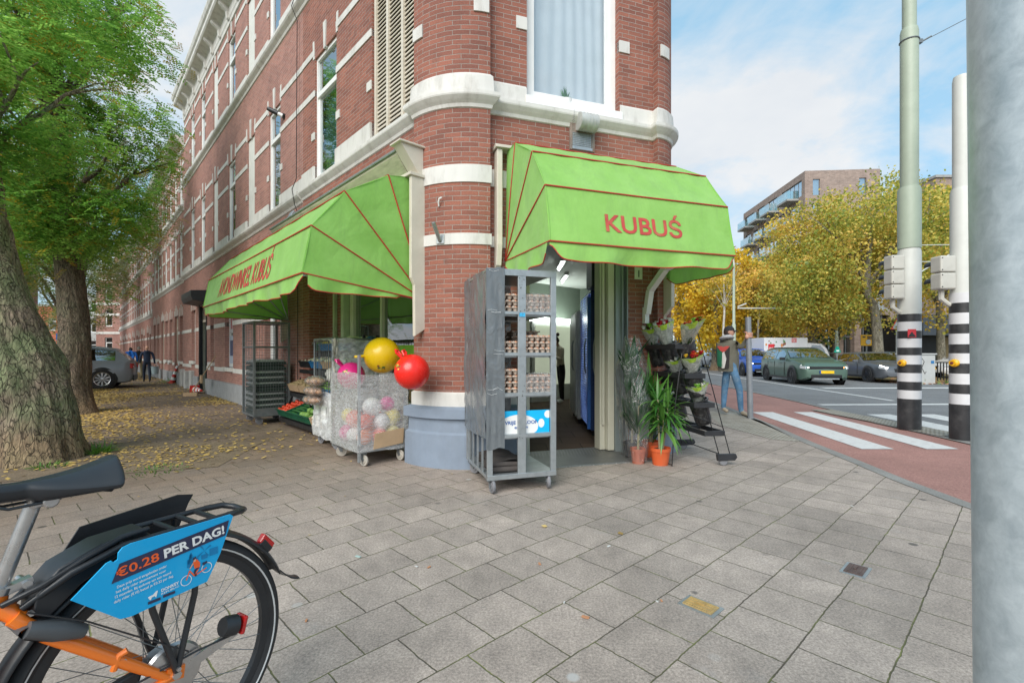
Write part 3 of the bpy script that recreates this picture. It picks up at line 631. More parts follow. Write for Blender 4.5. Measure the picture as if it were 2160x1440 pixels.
b=MB(FL); b.box((.15,-1.0,.04),(2.5,-.95,2.3)); b.box((.15,-.95,.04),(.2,-.5,2.3)); b.build('added_window_panel',pm('added_panel_dark',(.03,.06,.035),.8,var=.4,scale=2),cb_)  # dark green panel added behind the glass to darken the shop window
b=MB(FL); b.box((.35,-.3,1.02),(1.3,-.27,1.34)); 
t=tag(b.build('advert_panel',pm('lime_panel',(.25,.52,.03),.4)),'lime green panel low in the shop window behind the ball cart','sign')
# vent box, number plate, flag holder
t=thing('vent_outlet',FC((1.15,.0,3.62)),'weathered metal vent hood with wire grille on the brick above the door awning','vent'); t.rotation_euler.z=math.atan2(UC.y,UC.x); f_=Fr(FC((1.15,0,3.62)),UC,NC)
b=MB(f_); b.box((-.16,0,0),(.16,.03,.5)); b.build('backplate',pm('rusty_steel',(.25,.2,.17),.7,.2,var=.3,dirt=(.22,.09,.05),dscale=9,damt=.8),t)
b=MB(f_); b.tube([(-.09,.1,.3),(.13,.1,.3)],.1,18); 
for k in range(6): b.tube([(-.085+k*.042,.1,.3),(-.075+k*.042,.1,.3)],.103,18)
b.build('hood',pm('zinc',(.45,.46,.44),.6,.3,var=.2,dirt=(.25,.24,.2),dscale=9),t)
b=MB(f_)
for k in range(14): b.cyl((-.13+k*.02,.035,.03),(-.13+k*.02,.035,.2),.002,4)
for k in range(9): b.cyl((-.14,.036,.03+k*.02),(.14,.036,.03+k*.02),.002,4)
for k in range(9): b.cyl((-.14,.035+.0,.22+k*.025),(-.14,.11,.22+k*.025),.002,4)
b.build('grille',galv_dark,t); b=MB(f_); b.box((-.14,.03,.0),(.12,.05,.03)); b.box((-.13,.031,.03),(.11,.033,.2)); b.build('lower_frame',galv,t)
# ------------------------------------------------------------------ text
def text_mb(txt,fr,w=None,h=.1,align='CENTER',bold=.0,depth=.0015,shear=0.0):
    cu=bpy.data.curves.new('t','FONT'); cu.body=txt; cu.size=1; cu.align_x='LEFT'; cu.offset=bold; cu.resolution_u=3; cu.shear=shear; cu.fill_mode='FRONT'
    o=bpy.data.objects.new('t',cu); COL.objects.link(o); dg=bpy.context.evaluated_depsgraph_get(); me=bpy.data.meshes.new_from_object(o.evaluated_get(dg))
    vs=[v.co.copy() for v in me.vertices]; fs=[tuple(p.vertices) for p in me.polygons]
    bpy.data.objects.remove(o); bpy.data.curves.remove(cu); bpy.data.meshes.remove(me)
    x0=min(v.x for v in vs);x1=max(v.x for v in vs); y0=min(v.y for v in vs); 
    cap=.73
    sy=h/cap; sx=(w/(x1-x0)) if w else sy
    b=MB(fr); 
    ox={'CENTER':-(x1-x0)/2*sx,'LEFT':0}[align]
    ids=[b.P(((v.x-x0)*sx+ox,v.y*sy,depth)) for v in vs]
    for f in fs: b.face([ids[i] for i in f])
    return b
def text(txt,fr,m,parent,w=None,h=.1,name='lettering',**k):
    return text_mb(txt,fr,w,h,**k).build(name,m,parent,norm=False)
redpaint=pm('red_lettering',(.44,.055,.045),.75,var=.15,scale=8,dirt=(.38,.30,.12),dscale=7,damt=.4)
text('FERREX',Fr((1.31,6.235,2.60),(1,0,0),(0,0,1),(0,-1,0)),white_clean,bpy.data.objects['wall_poster'],w=.36,h=.06,bold=.02)
# number plate 1
t=thing('house_number',FC((1.93,.012,2.22)),'white enamel plate with a black number 1 beside the shop door','number plate'); f_=Fr(FC((1.93,.0,2.22)),UC,NC)
b=MB(f_); b.box((-.055,0,-.075),(.055,.012,.075)); b.build('plate',pm('enamel',(.62,.64,.55),.4),t,bevel=.004)
text('1',Fr(FC((1.93,.0135,2.175)),UC,(0,0,1),NC),black_pl,t,h=.085,bold=.02)
# flag pole holder on rounded pier
a_=aL+(aC-aL)*.43; p_=CP+Vector((math.cos(a_),math.sin(a_),0))*(RP+.012); n_=Vector((math.cos(a_),math.sin(a_),0)); tn=Vector((-n_.y,n_.x,0))
t=thing('flag_holder',(p_.x,p_.y,2.47),'grey steel flagpole holder bolted on the white band of the rounded pier','bracket'); f_=Fr((p_.x,p_.y,2.47),tn,n_)
b=MB(f_); b.box((-.045,0,-.05),(.045,.012,.05)); b.build('plate',galv,t,bevel=.003)
b=MB(f_); b.tube([(0,.01,-.02),(.0,.10,.07),(.0,.16,.14)],.022,12,cap=False); b.tube([(0,.16,.14),(0,.03,0)],.017,12); b.build('socket',galv,t)
t=tag(MB(Fr((p_.x,p_.y,0),tn,n_)).tube([(-.02,.0,2.83),(-.015,.02,2.87),(.0,.03,2.9),(.03,.03,2.91)],.009,6).build('broken_bracket',white_clean),'small broken white hook on the rounded pier','bracket')
# ------------------------------------------------------------------ awnings
def mk_canvas():
    m,nt,b,out=nodes('green_canvas'); t=tex(nt); n=noise_(nt,t,2.2,5,.65)
    c=ramp(nt,n,[(.3,(.26,.55,.095)),(.7,(.36,.68,.16))])
    d=ramp(nt,noise_(nt,t,5,6,.75),[(.6,(0,0,0)),(.78,(1,1,1))]); c=mixc(nt,mth(nt,'MULTIPLY',d,.3),c,(.20,.36,.10)); mp=N(nt,'ShaderNodeMapping'); mp.inputs['Scale'].default_value=(5,5,.7); L(nt,t,mp.inputs[0]); sk=ramp(nt,noise_(nt,mp.outputs[0],1.6,6,.7),[(.52,(0,0,0)),(.72,(1,1,1))]); c=mixc(nt,mth(nt,'MULTIPLY',sk,.35),c,(.22,.40,.12))
    L(nt,c,b.inputs['Base Color']); b.inputs['Roughness'].default_value=.62; b.inputs['Sheen Weight'].default_value=.25
    L(nt,bump(nt,noise_(nt,t,2.6,4,.5,.5),.45,.05),b.inputs['Normal'])
    tr=N(nt,'ShaderNodeBsdfTranslucent'); L(nt,c,tr.inputs[0]); mx=N(nt,'ShaderNodeMixShader'); mx.inputs[0].default_value=.3; L(nt,b.outputs[0],mx.inputs[1]); L(nt,tr.outputs[0],mx.inputs[2]); L(nt,mx.outputs[0],out.inputs[0]); return m
canvas=mk_canvas(); piping=pm('red_piping',(.42,.035,.02),.5,var=.15)
def awning(fr,s0,s1,zp,ribs,label,words,wspan,hval=.15):
    """ribs: list of (d,z) end points from front bar up to the wall"""
    t=thing('awning',fr((s0,0,zp)),label,'awning')
    pr=[Vector((0,zp))]
    # front (long) panels between rib ends
    P=[(d,z) for d,z in ribs]
    b=MB(fr); n=14
    for k in range(len(P)-1):
        (d0,z0),(d1,z1)=P[k],P[k+1]
        L_=math.hypot(d1-d0,z1-z0)
        def fn(u,v,d0=d0,z0=z0,d1=d1,z1=z1,k=k):
            s=s0+(s1-s0)*u; sag=-(.003 if k==0 else .016)*math.sin(PI*v)*(math.sin(PI*u)**.5+.2)+(0 if k==0 else .004)*math.sin(u*40+v*5)
            nx,nz=(z1-z0),-(d1-d0); l=math.hypot(nx,nz)+1e-6
            return (s,d0+(d1-d0)*v+nx/l*sag,z0+(z1-z0)*v+nz/l*sag)
        b.grid(fn,40,6)
    for s,sg in ((s0,-1),(s1,1)):
        for k in range(len(P)-1):
            (d0,z0),(d1,z1)=P[k],P[k+1]
            def fn(u,v,d0=d0,z0=z0,d1=d1,z1=z1):
                d=(d0+(d1-d0)*v)*u+.01; z=zp+(z0-zp+(z1-z0)*v)*u
                return (s+sg*(-.022*math.sin(PI*v)*u**1.0*(1-u*.6)),d,z)
            b.grid(fn,8,6)
    b.build('canopy',canvas,t,norm=False)
    # valance with wavy hem
    b=MB(fr); pb=MB(fr); d0,z0=P[0]
    def hem(x,L_): 
        e=min(x,L_-x); return z0-hval-.012*math.sin(x*2.3)-.004*math.sin(x*7)+(hval*.8)*math.exp(-(e/.07)**2)
    Lf=s1-s0
    def vf(u,v): x=Lf*u; h=hem(x,Lf); return (s0+x,d0+.006+.02*math.sin(x*14)*v+.03*v*math.sin(x*5)-.01,z0+(h-z0)*v)
    b.grid(vf,120,5); pb.tube([vf(u/90,1) for u in range(91)],.006,5)
    for s,sg in ((s0,-1),(s1,1)):
        def vs(u,v): x=d0*(1-.08*0)*u*.95; h=hem(min(d0-x,.6) if d0-x<.5 else .5,Lf); h=h if x>.25*d0 else z0-.0-(hval)*max(0,(x/d0)/.25)*1.0; zt=zp+(z0-zp)*(x/d0); return (s+sg*(.004+.018*math.sin(x*17)*v),d0-(d0-x)*1.0 if False else x+.02,zt+(min(h,zt-.005)-zt)*v)
        b.grid(vs,40,5); pb.tube([vs(u/40,1) for u in range(41)],.006,5)
    b.build('valance',canvas,t,norm=False)
    # piping along ribs and bars
    for s,sg in ((s0,-1),(s1,1)):
        for d,z in P[:-1]: pb.tube([(s+sg*.004,.015,zp),(s+sg*.006,d*.5+.005,(z+zp)/2),(s+sg*.002,d+.004,z+.003)],.0075,5)
    for d,z in P[:-1]: pb.tube([(s0,d+.006,z+.003),((s0+s1)/2,d+.004,z-.0),(s1,d+.006,z+.003)],.008,5)
    pb.build('piping',piping,t)
    b=MB(fr)
    for s in (s0+.03,s1-.03):
        for d,z in P[:-1]: b.tube([(s,.02,zp),(s,d-.02,z-.01)],.011,6)
    for d,z in P[:-1]: b.tube([(s0+.02,d-.02,z-.012),(s1-.02,d-.02,z-.012)],.012,6)
    b.build('frame',galv,t)
    # lettering on the lowest long panel
    (d0,z0),(d1,z1)=P[0],P[1]; up=Vector((0,d1-d0,z1-z0)); lh=up.length; upw=(fr(up)-fr((0,0,0))).normalized()
    sc,wd,ch,vpos,sh,dirn=wspan
    ex=fr.x*dirn; nrm=ex.cross(upw); 
    outw=fr.y; 
    if nrm.dot(outw)<0: nrm=-nrm
    o=fr((sc,d0,z0))+upw*(lh*vpos)+nrm*.002
    text(words,Fr(o,ex,upw,nrm),redpaint,t,w=wd,h=ch,bold=.018,shear=sh,depth=.0008)
    return t
EXN=lambda s: None
awning(FC,.2,2.22,2.26,[(1.264,2.21),(1.157,2.73),(.84,3.155),(.343,3.445),(.06,3.47)],'green fabric awning over the shop door with red KUBUŚ lettering','KUBUŚ',(1.19,.84,.175,.27,0,1))
awning(FL,-.1,4.6,1.83,[(1.355,1.99),(1.268,2.45),(.943,2.85),(.466,3.13),(.08,3.2)],'long green fabric awning with red AVONDWINKEL KUBUŚ lettering over the left shop window','AVONDWINKEL KUBUŚ',(2.3,2.6,.28,.2,.15,-1))
# side boards and console of awnings
def cheek(fr,s,th,prof,name,label):
    b=MB(fr); b.prism(prof,(s,0,0),(0,1,0),(0,0,1),(th,0,0)); return tag(b.build(name,cream,bevel=.006),label,'bracket')
cheek(FL,-.19,.05,[(.07,1.5),(.20,1.42),(.205,1.98),(.245,2.06),(.245,3.17),(.07,3.17)],'awning_board','cream side board at the right end of the long awning, against the rounded pier')
cheek(FL,4.66,.05,[(.0,1.5),(.12,1.42),(.12,1.98),(.2,2.06),(.2,3.17),(.0,3.17)],'awning_board','cream board at the far left end of the long awning')
cheek(FC,.07,.06,[(.0,2.12),(.09,2.2),(.13,2.42),(.13,3.46),(.0,3.46)],'awning_board','cream board at the left end of the door awning')
cheek(FC,2.235,.05,[(.0,1.62),(.1,1.70),(.24,1.80),(.24,3.40),(.0,3.40)],'awning_board','cream board at the right end of the door awning')
t=thing('curved_bracket',FC((2.17,0,1.9)),'white bent strut under the right end of the door awning','bracket')
b=MB(FC)
pts=[(2.02,.05,1.72),(2.02,.12,2.0),(2.02,.42,2.22),(2.04,.75,2.27)]
for p,q in zip(pts,pts[1:]): b.beam(p,q,.075,.07)
b.box((1.99,.0,1.6),(2.05,.06,1.8)); b.build('strut',white_clean,t,bevel=.004)
# fascia board above the long awning + console box
t=thing('fascia',FL((2.3,0,3.2)),'weathered pale board running along the wall above the long awning','board')
b=MB(FL); b.prism([(.0,3.16),(.10,3.16),(.30,3.44),(.30,3.47),(.0,3.5)],(.02,0,0),(0,1,0),(0,0,1),(4.62,0,0)); b.build('board',oldwood,t,bevel=.005)
b=MB(FL); b.box((.0,.0,3.47),(4.66,.325,3.49)); b.build('drip_edge',galv,t)
t=thing('console',FL((-.06,.1,3.2)),'cream wedge shaped console at the right end of the fascia above the long awning','bracket')
b=MB(FL); b.prism([(.08,3.2),(.13,3.2),(.36,3.50),(.08,3.50)],(-.17,0,0),(0,1,0),(0,0,1),(.17,0,0)); b.build('body',cream,t,bevel=.006)
b=MB(FL); b.box((-.2,.06,3.5),(.02,.39,3.52)); b.box((-.21,.06,3.165),(.02,.27,3.2)); b.build('capping',cream,t,bevel=.004)
b=MB(FC); b.box((.05,0,3.465),(2.3,.16,3.495)); b.box((.05,0,3.495),(.3,.13,3.51)); tag(b.build('awning_cover',cream,bevel=.004),'narrow cream cover board above the door awning','board')
# ------------------------------------------------------------------ row houses
greyplinth=pm('grey_plinth',(.27,.28,.29),.75,var=.12,dirt=(.14,.13,.12),dscale=2.4,bmp=.2)
def bays(n,s0,sp,kinds): return [(s0+k*sp,kinds[k%len(kinds)]) for k in range(n)]
panelm=pm('blind_panel',(.62,.62,.58),.7,var=.05,dirt=(.38,.37,.32),damt=.3)
def house(name,label,s0,s1,bay,zb,top,corn,gops,plz=.45,brk=4,wallm=None,ww=.74):
    t=thing(name,FL(((s0+s1)/2,-4,0)),label,'building','terraced houses down the left street')
    (za,zta),(zc,ztc)=zb
    ops=[]
    for sc,k in bay:
        w_=.37 if k=='w' else .30
        w_*=ww/.74
        ops+= [(sc-w_,sc+w_,za,zta),(sc-w_,sc+w_,zc,ztc)]
    b=MB(FL); wall_open(b,s0,s1,0,top-.05,0,.3,ops+[g[:4] for g in gops])
    b.box((s0+.01,-7.6,0),(s0+.02,-.3,top-.05)); b.box((s1-.02,-8,0),(s1-.01,-.3,top-.05)); b.box((s0,-8,0),(s1,-7.9,top-.05))
    b.build('brick_wall',brick_row,t,norm=False)
    b=MB(FL); b.box((s0,-8,top-.05),(s1,0,top)); b.build('roof',concrete,t)
    d=MB(FL)
    for zz in (za,zc):
        pp=lambda o:[FL((s0,o,0)),FL((s1,o,0))]
        d.fr=W; sweep(d,[(-.02,zz-.22),(.02,zz-.2),(.035,zz-.16),(.09,zz-.11),(.11,zz-.08),(.11,zz-.03),(.04,zz-.005),(-.02,zz-.005)],pp); d.fr=FL
    d.build('string_course',white,t,norm=False)
    d=MB(); sweep(d,[(o,top+(z-10.42)) for o,z in corn],lambda o:[FL((s0-(o if 0 else 0),o,0)),FL((s1,o,0))]); d.fr=FL
    n=int((s1-s0)/brk) if brk else 0
    for k in range(n):
        s=s0+brk*(k+.5); d.prism([(.05,-.7),(.09,-.66),(.11,-.5),(.24,-.38),(.28,-.33),(.05,-.33)],(s,0,top),(0,1,0),(0,0,1),(.11,0,0))
    d.build('cornice',white,t,norm=False)
    d=MB(FL); sx=sorted([(o[0],o[1]) for o in ops[::2]]); gaps=[]; p=s0
    for a,c in sx: gaps.append((p,a)); p=c
    gaps.append((p,s1))
    for z0_,zt in ((za,zta),(zc,ztc)):
        for a,c in gaps:
            if c-a<.1: continue
            d.box((a,-.12,z0_),(c,.028,z0_+.22))
            for z in (zt-.62,zt+.05): d.box((a,-.12,z),(c,.014,z+.1))
        for a,c in sx:
            d.box((a-.13,-.12,z0_+.7),(a,.016,z0_+.82)); d.box((c,-.12,z0_+.7),(c+.1,.016,z0_+.82)); lintel(d,(a+c)/2,c-a,zt)
    # ground floor bands and voussoirs
    gs=sorted([(g[0],g[1]) for g in gops]); p=s0
    for a,c in gs+[(s1,s1)]:
        if a-p>.15:
            for z in (1.92,.72): 
                if p>4 : d.box((p,-.1,z),(a,.014,z+.11))
        p=c
    for g in gops:
        zt=g[3]; nv=max(3,int((g[1]-g[0])/.22)|1)
        for k in range(nv): 
            s=g[0]+(g[1]-g[0])*k/(nv-1); h=.42-.1*abs(k-(nv-1)/2)
            d.box((s-.028,-.1,zt),(s+.028,.015,zt+h))
        if g[2]>.3: d.box((g[0]-.06,-.1,g[2]-.1),(g[1]+.06,.07,g[2]))
    d.build('white_band',white,t,norm=False)
    d=MB(FL); p=s0
    for a,c in [(g[0],g[1]) for g in sorted(gops) if g[2]<.3]+[(s1,s1)]:
        if a-p>.1: d.box((p,-.1,0),(a,.05,plz))
        p=c
    d.build('plinth',greyplinth,t)
    any_=False
    for sc,k in bay:
        w_=(.37 if k=='w' else .30)*ww/.74
        for z0_,zt in ((za,zta),(zc,ztc)):
            if k=='w': win(FL,sc-w_,sc+w_,z0_,zt,t,ztr=zt-.6,d=-.03)
            else: pb=MB(FL); pb.box((sc-w_,-.12,z0_),(sc+w_,-.03,zt)); pb.build('blind_panel',panelm,t)
    for g in gops:
        if g[4]=='door':
            f=MB(FL); f.box((g[0],-.2,0),(g[0]+.07,-.08,g[3])); f.box((g[1]-.07,-.2,0),(g[1],-.08,g[3])); f.box((g[0]+.07,-.2,g[3]-.5),(g[1]-.07,-.08,g[3]-.43)); f.box((g[0]+.07,-.2,g[3]-.07),(g[1]-.07,-.08,g[3])); fo=f.build('door_frame',cream,t)
            f=MB(FL); f.box((g[0]+.07,-.18,0),(g[1]-.07,-.13,g[3]-.5)); 
            for k in range(2): f.box((g[0]+.15,-.135,.25+k*.9),(g[1]-.15,-.115,.95+k*.9))
            dd=f.build('door',pm('door_green_%s'%name,(.02,.045,.035),.4),t)
            f=MB(FL); f.cyl((g[0]+.13,-.12,1.05),(g[0]+.13,-.07,1.05),.02,8); f.build('handle',galv,dd)
            f=MB(FL); f.poly([(g[0]+.07,-.15,g[3]-.43),(g[1]-.07,-.15,g[3]-.43),(g[1]-.07,-.15,g[3]-.07),(g[0]+.07,-.15,g[3]-.07)]); f.build('fanlight',glass,t,norm=False)
        else: win(FL,g[0],g[1],g[2],g[3],t,ztr=g[3]-.5,d=-.1)
    return t
bay1=[(5.47,'w'),(7.2,'b'),(9.0,'w'),(10.9,'b'),(12.7,'w'),(14.5,'w')]
g1=[(5.3,6.1,.85,2.65,'win'),(8.87,9.75,.85,2.65,'win'),(11.05,11.6,.95,2.65,'win'),(12.1,13.3,0,2.7,'door'),(14.0,14.7,.95,2.65,'win')]
h1=house('row_house','red brick row house with bracketed white cornice, left of the corner shop',3.85,16.2,bay1,((ZB1,6.1),(ZB2,9.3)),10.42,CORN,g1,brk=.95)
CO2=[(0,9.92),(.04,9.95),(.04,10.05),(.1,10.1),(.3,10.2),(.36,10.26),(.4,10.36),(.4,10.4),(0,10.44)]
g2=[(16.5,17.2,.9,2.6,'win'),(17.6,18.5,0,2.65,'door'),(19.1,19.9,.9,2.6,'win'),(20.4,21.2,.9,2.6,'win'),(21.6,22.5,0,2.65,'door'),(23.2,24.0,.9,2.6,'win'),(24.6,25.4,.9,2.6,'win')]
house('row_house','red brick row house with plain cream cornice, second from the shop',16.2,26,bays(7,16.95,1.35,'wbw'),((4.0,5.75),(6.65,8.1)),9.15,CO2,g2,brk=0,ww=.66)
g3=[]; s=26.6
while s<50: g3.append((s,s+.7,.85,2.2,'win')); g3.append((s+1.15,s+1.9,0,2.3,'door')); s+=3.1
house('row_house','long low red brick terrace beyond the two taller row houses',26,51,bays(18,26.8,1.36,'wwb'),((3.25,4.9),(6.2,7.5)),8.55,CO2,g3,brk=0,ww=.66)
# sign/roller box over row house door, posters, wall lamp, camera
t=thing('shutter_box',FL((12.7,0,2.7)),'dark boxy shutter casing over the row house doorway','shutter'); b=MB(FL)
b.prism([(0,2.72),(.4,2.78),(.45,2.9),(.45,3.06),(0,3.1)],(11.85,0,0),(0,1,0),(0,0,1),(1.7,0,0)); b.build('casing',pm('shutter_dark',(.05,.055,.06),.45,.3),t,bevel=.01)
b=MB(FL); b.box((12.1,-.07,0),(12.2,.02,2.72)); b.box((13.2,-.07,0),(13.3,.02,2.72)); b.build('guide',black_metal,t)
for i,(s,z,w_,h_,c) in enumerate(((8.96,1.75,.7,.8,(.5,.5,.52)),(8.98,.95,.68,.72,(.42,.46,.55)))):
    t=thing('poster',FL((s,-.09,z)),['pale poster with red pictures, upper in the narrow window behind the cage trolley','pale poster with a dark blue picture, lower in the window behind the cage trolley'][i],'poster')
    b=MB(FL); b.box((s,-.12,z),(s+w_,-.09,z+h_)); b.build('sheet',pm('poster%d'%i,c,.6,var=.1),t); b=MB(FL)
    if i==0:
        for k in range(3): b.box((s+.1+k*.18,-.092,z+.1),(s+.2+k*.18,-.086,z+.6))
    else: b.box((s+.08,-.092,z+.2),(s+.6,-.086,z+.6))
    b.build('picture',pm('posterpic%d'%i,(.35,.06,.06) if i==0 else (.06,.07,.14),.6,var=.5,scale=9),t)
t=thing('security_camera',FL((4.85,.0,5.72)),'small black and white security camera on the brick between first floor windows','camera'); b=MB(FL)
b.lathe([(0,0),(.05,0),(.05,.04),(0,.04)],12,(4.85,.0,5.72),(Vector((1,0,0)),Vector((0,0,1)),Vector((0,1,0)))); b.build('base',black_metal,t)
b=MB(FL); b.cyl((4.85,.03,5.72),(4.9,.1,5.76),.035,10); b.build('joint',white_clean,t); b=MB(FL); b.tube([(4.9,.1,5.76),(4.98,.2,5.82),(5.02,.25,5.85)],[.045,.045,.035],12); b.build('body',black_pl,t)
t=thing('flood_light',FL((3.75,.1,3.42)),'small grey floodlight above the left part of the long awning','lamp'); b=MB(FL)
b.obox((3.75,.2,3.55),(.09,0,0),(0,.05,.03),(0,-.03,.06)); b.build('body',galv,t,bevel=.008); b=MB(FL); b.beam((3.75,0,3.5),(3.75,.18,3.52),.03,.03); b.build('arm',galv,t)
b=MB(FL); pts=[(4.0+.0*k,.02,3.2) for k in range(2)]
t=tag(MB(FL).tube([(4.02,.035,.5),(4.02,.035,3.7),(4.02,.09,3.85),(4.02,.13,4.1),(4.02,.06,4.3),(4.02,.045,7.1),(4.02,.14,7.3),(4.02,.06,7.6),(4.02,.05,9.9)],.007,6).build('wall_cable',black_metal),'thin dark cable running down the seam between the two brick houses','cable')
# end building closing the street, left side buildings
def blockhouse(name,label,x0,y0,x1,dep,top,zs,nb,bands,m,group=None,winw=.8,chim=None,rz=0,back='dark',ztr=True,wf=white_clean):
    p=Vector((x0,y0,0)); w_=x1-x0; t=thing(name,(x0+w_/2,y0+dep/2,0),label,'building',group); 
    c,s=math.cos(rz),math.sin(rz); fr=Fr(p,(c,s,0),(s,-c,0))
    ops=[]; sp=w_/nb
    for z0_,z1_ in zs:
        for k in range(nb): ops.append((sp*(k+.5)-winw/2,sp*(k+.5)+winw/2,z0_,z1_))
    b=MB(fr); wall_open(b,0,w_,-.2,top,0,.3,ops); b.box((0,-dep,-.2),(.3,-.3,top)); b.box((w_-.3,-dep,-.2),(w_,-.3,top)); b.box((.3,-dep,-.2),(w_-.3,-dep+.3,top)); b.build('wall',m,t,norm=False)
    b=MB(fr); b.box((-.1,-dep-.1,top),(w_+.1,.15,top+.25)); b.build('roof',white if bands else concrete,t)
    if bands:
        b=MB(fr)
        for z in bands: b.box((-.03,-.1,z),(w_+.03,.04,z+.22))
        b.build('white_band',white,t)
    for o in ops: win(fr,*o,t,ztr=(o[3]-.5) if ztr else None,d=-.1,fm=wf,back=back)
    if chim: b=MB(fr); b.box((chim-.5,-1.6,top),(chim+.5,-.7,top+3.2)); b.box((chim-.6,-1.7,top+3.0),(chim+.6,-.6,top+3.2)); b.build('chimney',m,t)
    return t
blockhouse('end_house','red brick house with white bands and chimney closing the left street',-38.6,44,-36.3,10,8.6,((1,2.6),(3.6,5.2),(6,7.6)),1,(.8,2.9,5.6,4.6,7.9),brick_row,winw=.7,chim=1.6)
blockhouse('far_house','pale grey far house front at the end of the left street',-52,58,-44.5,10,8,((1,2.6),(3.6,5.2),(6,7.6)),5,(),pm('pale_render',(.42,.42,.40),.8),winw=.7)
blockhouse('far_house','orange red brick house front seen between the two tree trunks',-73,66,-52.5,10,7.6,((1,2.8),(4.2,6)),8,(),pm('orange_brick',(.42,.12,.07),.8,var=.15),winw=1.1)
blockhouse('left_house','brown house front across the street behind the leaning tree',-70,36,-44,8,9,((1,3),(4,6),(6.6,8.2)),9,(.8,3.4),brick_row,winw=1)
# ------------------------------------------------------------------ right side buildings
def tower():
    t=thing('apartment_block',(45,72,0),'tall brown brick apartment block with glass balconies behind the autumn trees','building')
    Zt=24.9; A=Vector((38.3,62,0)); B=Vector((39.75,81.4,0)); u=(B-A).normalized(); fr=Fr(A,u,(-u.y,u.x,0))
    ops=[]; 
    for fl in range(7):
        z=Zt-3.0-fl*3.1
        for (a,c) in ((.8,6.2),(7.6,10.4),(11.6,14.2),(15.4,18.9)) if fl%2==0 else ((1.5,4.2),(5.4,8.2),(9.6,12.6),(13.8,15.4),(16.6,18.6)): ops.append((a,c,z,z+2.1))
    b=MB(fr); wall_open(b,0,19.45,-.2,Zt,0,.4,ops)
    D=Vector((47.2,61.3,0)); u2=(D-A).normalized(); fr2=Fr(A,u2,(u2.y,-u2.x,0)); l2=(D-A).length
    ops2=[]
    for fl in range(7):
        z=Zt-3.2-fl*3.1; ops2+= [(1.0,1.9,z,z+2.1),(l2-2.2,l2-1.3,z,z+2.1)]
    b.fr=fr2; wall_open(b,0,l2,-.2,Zt,0,.4,ops2); b.fr=W; b.box((47.2,61.3,-.2),(47.6,80,Zt)) ; b.build('wall',brick_brown,t,norm=False)
    b=MB(); b.face([b.P((p.x,p.y,Zt)) for p in (A,D,Vector((47.6,80,0)),B)]); b.build('roof',concrete,t,norm=False)
    pn=mk_glass('sky_glass',(.7,.75,.75),.55,.03)
    for f_,oo in ((fr,ops),(fr2,ops2)):
        for (a,c,z0,z1) in oo:
            b=MB(f_); b.box((a,-.2,z0),(c,-.16,z0+.06)); b.box((a,-.2,z1-.06),(c,-.16,z1)); n=max(1,int((c-a)/1.0))
            for k in range(n+1): x=a+(c-a-.07)*k/n; b.box((x,-.2,z0),(x+.07,-.15,z1))
            wn=b.build('window',grey_pl,t,norm=False); b=MB(f_); b.poly([(a,-.18,z0),(c,-.18,z0),(c,-.18,z1),(a,-.18,z1)]); b.poly([(a,-.4,z0),(c,-.4,z0),(c,-.4,z1),(a,-.4,z1)]); b.mi[1]=1; b.build('pane',[pn,curtain],wn,norm=False)
    for (a,z) in ((1.5,3.2),(6.8,3.2),(11,3.2),(15.2,3.2),(4,6.3),(9,6.3),(14,6.3),(6.5,9.4),(12,9.4)):
        b=MB(fr); z0=Zt-z-.2; b.box((a,0,z0),(a+3,1.5,z0+.25)); bl=b.build('balcony',concrete,t); b=MB(fr); b.box((a,1.45,z0+.25),(a+3,1.48,z0+1.3)); b.box((a,0,z0+.25),(a+.03,1.45,z0+1.3)); b.box((a+2.97,0,z0+.25),(a+3,1.45,z0+1.3)); b.build('balustrade',mk_glass('bal_glass%d'%int(a*10+z*100),(.7,.85,.82),.35,.05),bl)
tower()
blockhouse('brick_block','brown brick building at the far right behind the striped poles',42,47,78,14,18.5,((5,7),(9,11),(13,15)),9,(),brick_brown,winw=1.6,wf=grey_pl)
def lowblock():
    t=thing('pillar_building',(31,43,0),'low brick building with square piers and teal glazing across the road','building')
    x0,x1,y=26.2,36.2,43; b=MB()
    for k in range(7): x=x0+k*1.62; b.box((x,y,-.2),(x+.62,y+.6,4.6))
    b.box((x0,y,4.6),(x1,y+.6,5.0)); b.box((x0,y+9,-.2),(x1,y+9.3,5)); b.build('wall',brick_brown,t)
    b=MB(); b.box((x0,y+.5,.0),(x1,y+.56,4.6)); b.build('glazing',mk_glass('teal_glass',(.25,.45,.42),.35,.04),t)
    b=MB(); b.box((x0,y+.8,0),(x1,y+.9,4.6)); b.build('inner_wall',pm('teal_dark',(.04,.09,.085),.6,var=.4,scale=.8),t)
    b=MB(); 
    for k in range(7): x=x0+.62+k*1.62; b.box((x,y+.42,0),(x+.05,y+.5,4.6)); b.box((x+.48,y+.42,0),(x+.53,y+.5,4.6))
    for z in (1.1,2.6): b.box((x0,y+.42,z),(x1,y+.5,z+.08))
    b.build('mullion',grey_pl,t)
    b=MB(); b.box((x0+3,y-.6,5.0),(x0+7.2,y+2,5.2)); b.box((x0+3,y-.6,6.4),(x0+7.2,y+2,6.5)); b.box((x0+3.1,y-.5,5.2),(x0+7.1,y+1.9,6.4)); b.build('roof_lantern',mk_glass('lantern_glass',(.5,.7,.68),.4,.05),t)
    b=MB(); b.box((x0,y,5.0),(x1,y+9.3,5.2)); b.build('roof',concrete,t)
lowblock()
t=thing('dark_pavilion',(40,38,0),'low black building with slate blue canopy and a golden door','building')
b=MB(); b.box((32.6,40.2,-.2),(50,46,4.0)); b.build('wall',pm('black_wall',(.012,.013,.015),.5,var=.3),t)
b=MB(); b.box((33.5,38.6,2.6),(50,40.2,4.3)); b.build('canopy',pm('slate_blue',(.10,.12,.155),.6,var=.1),t,bevel=.02)
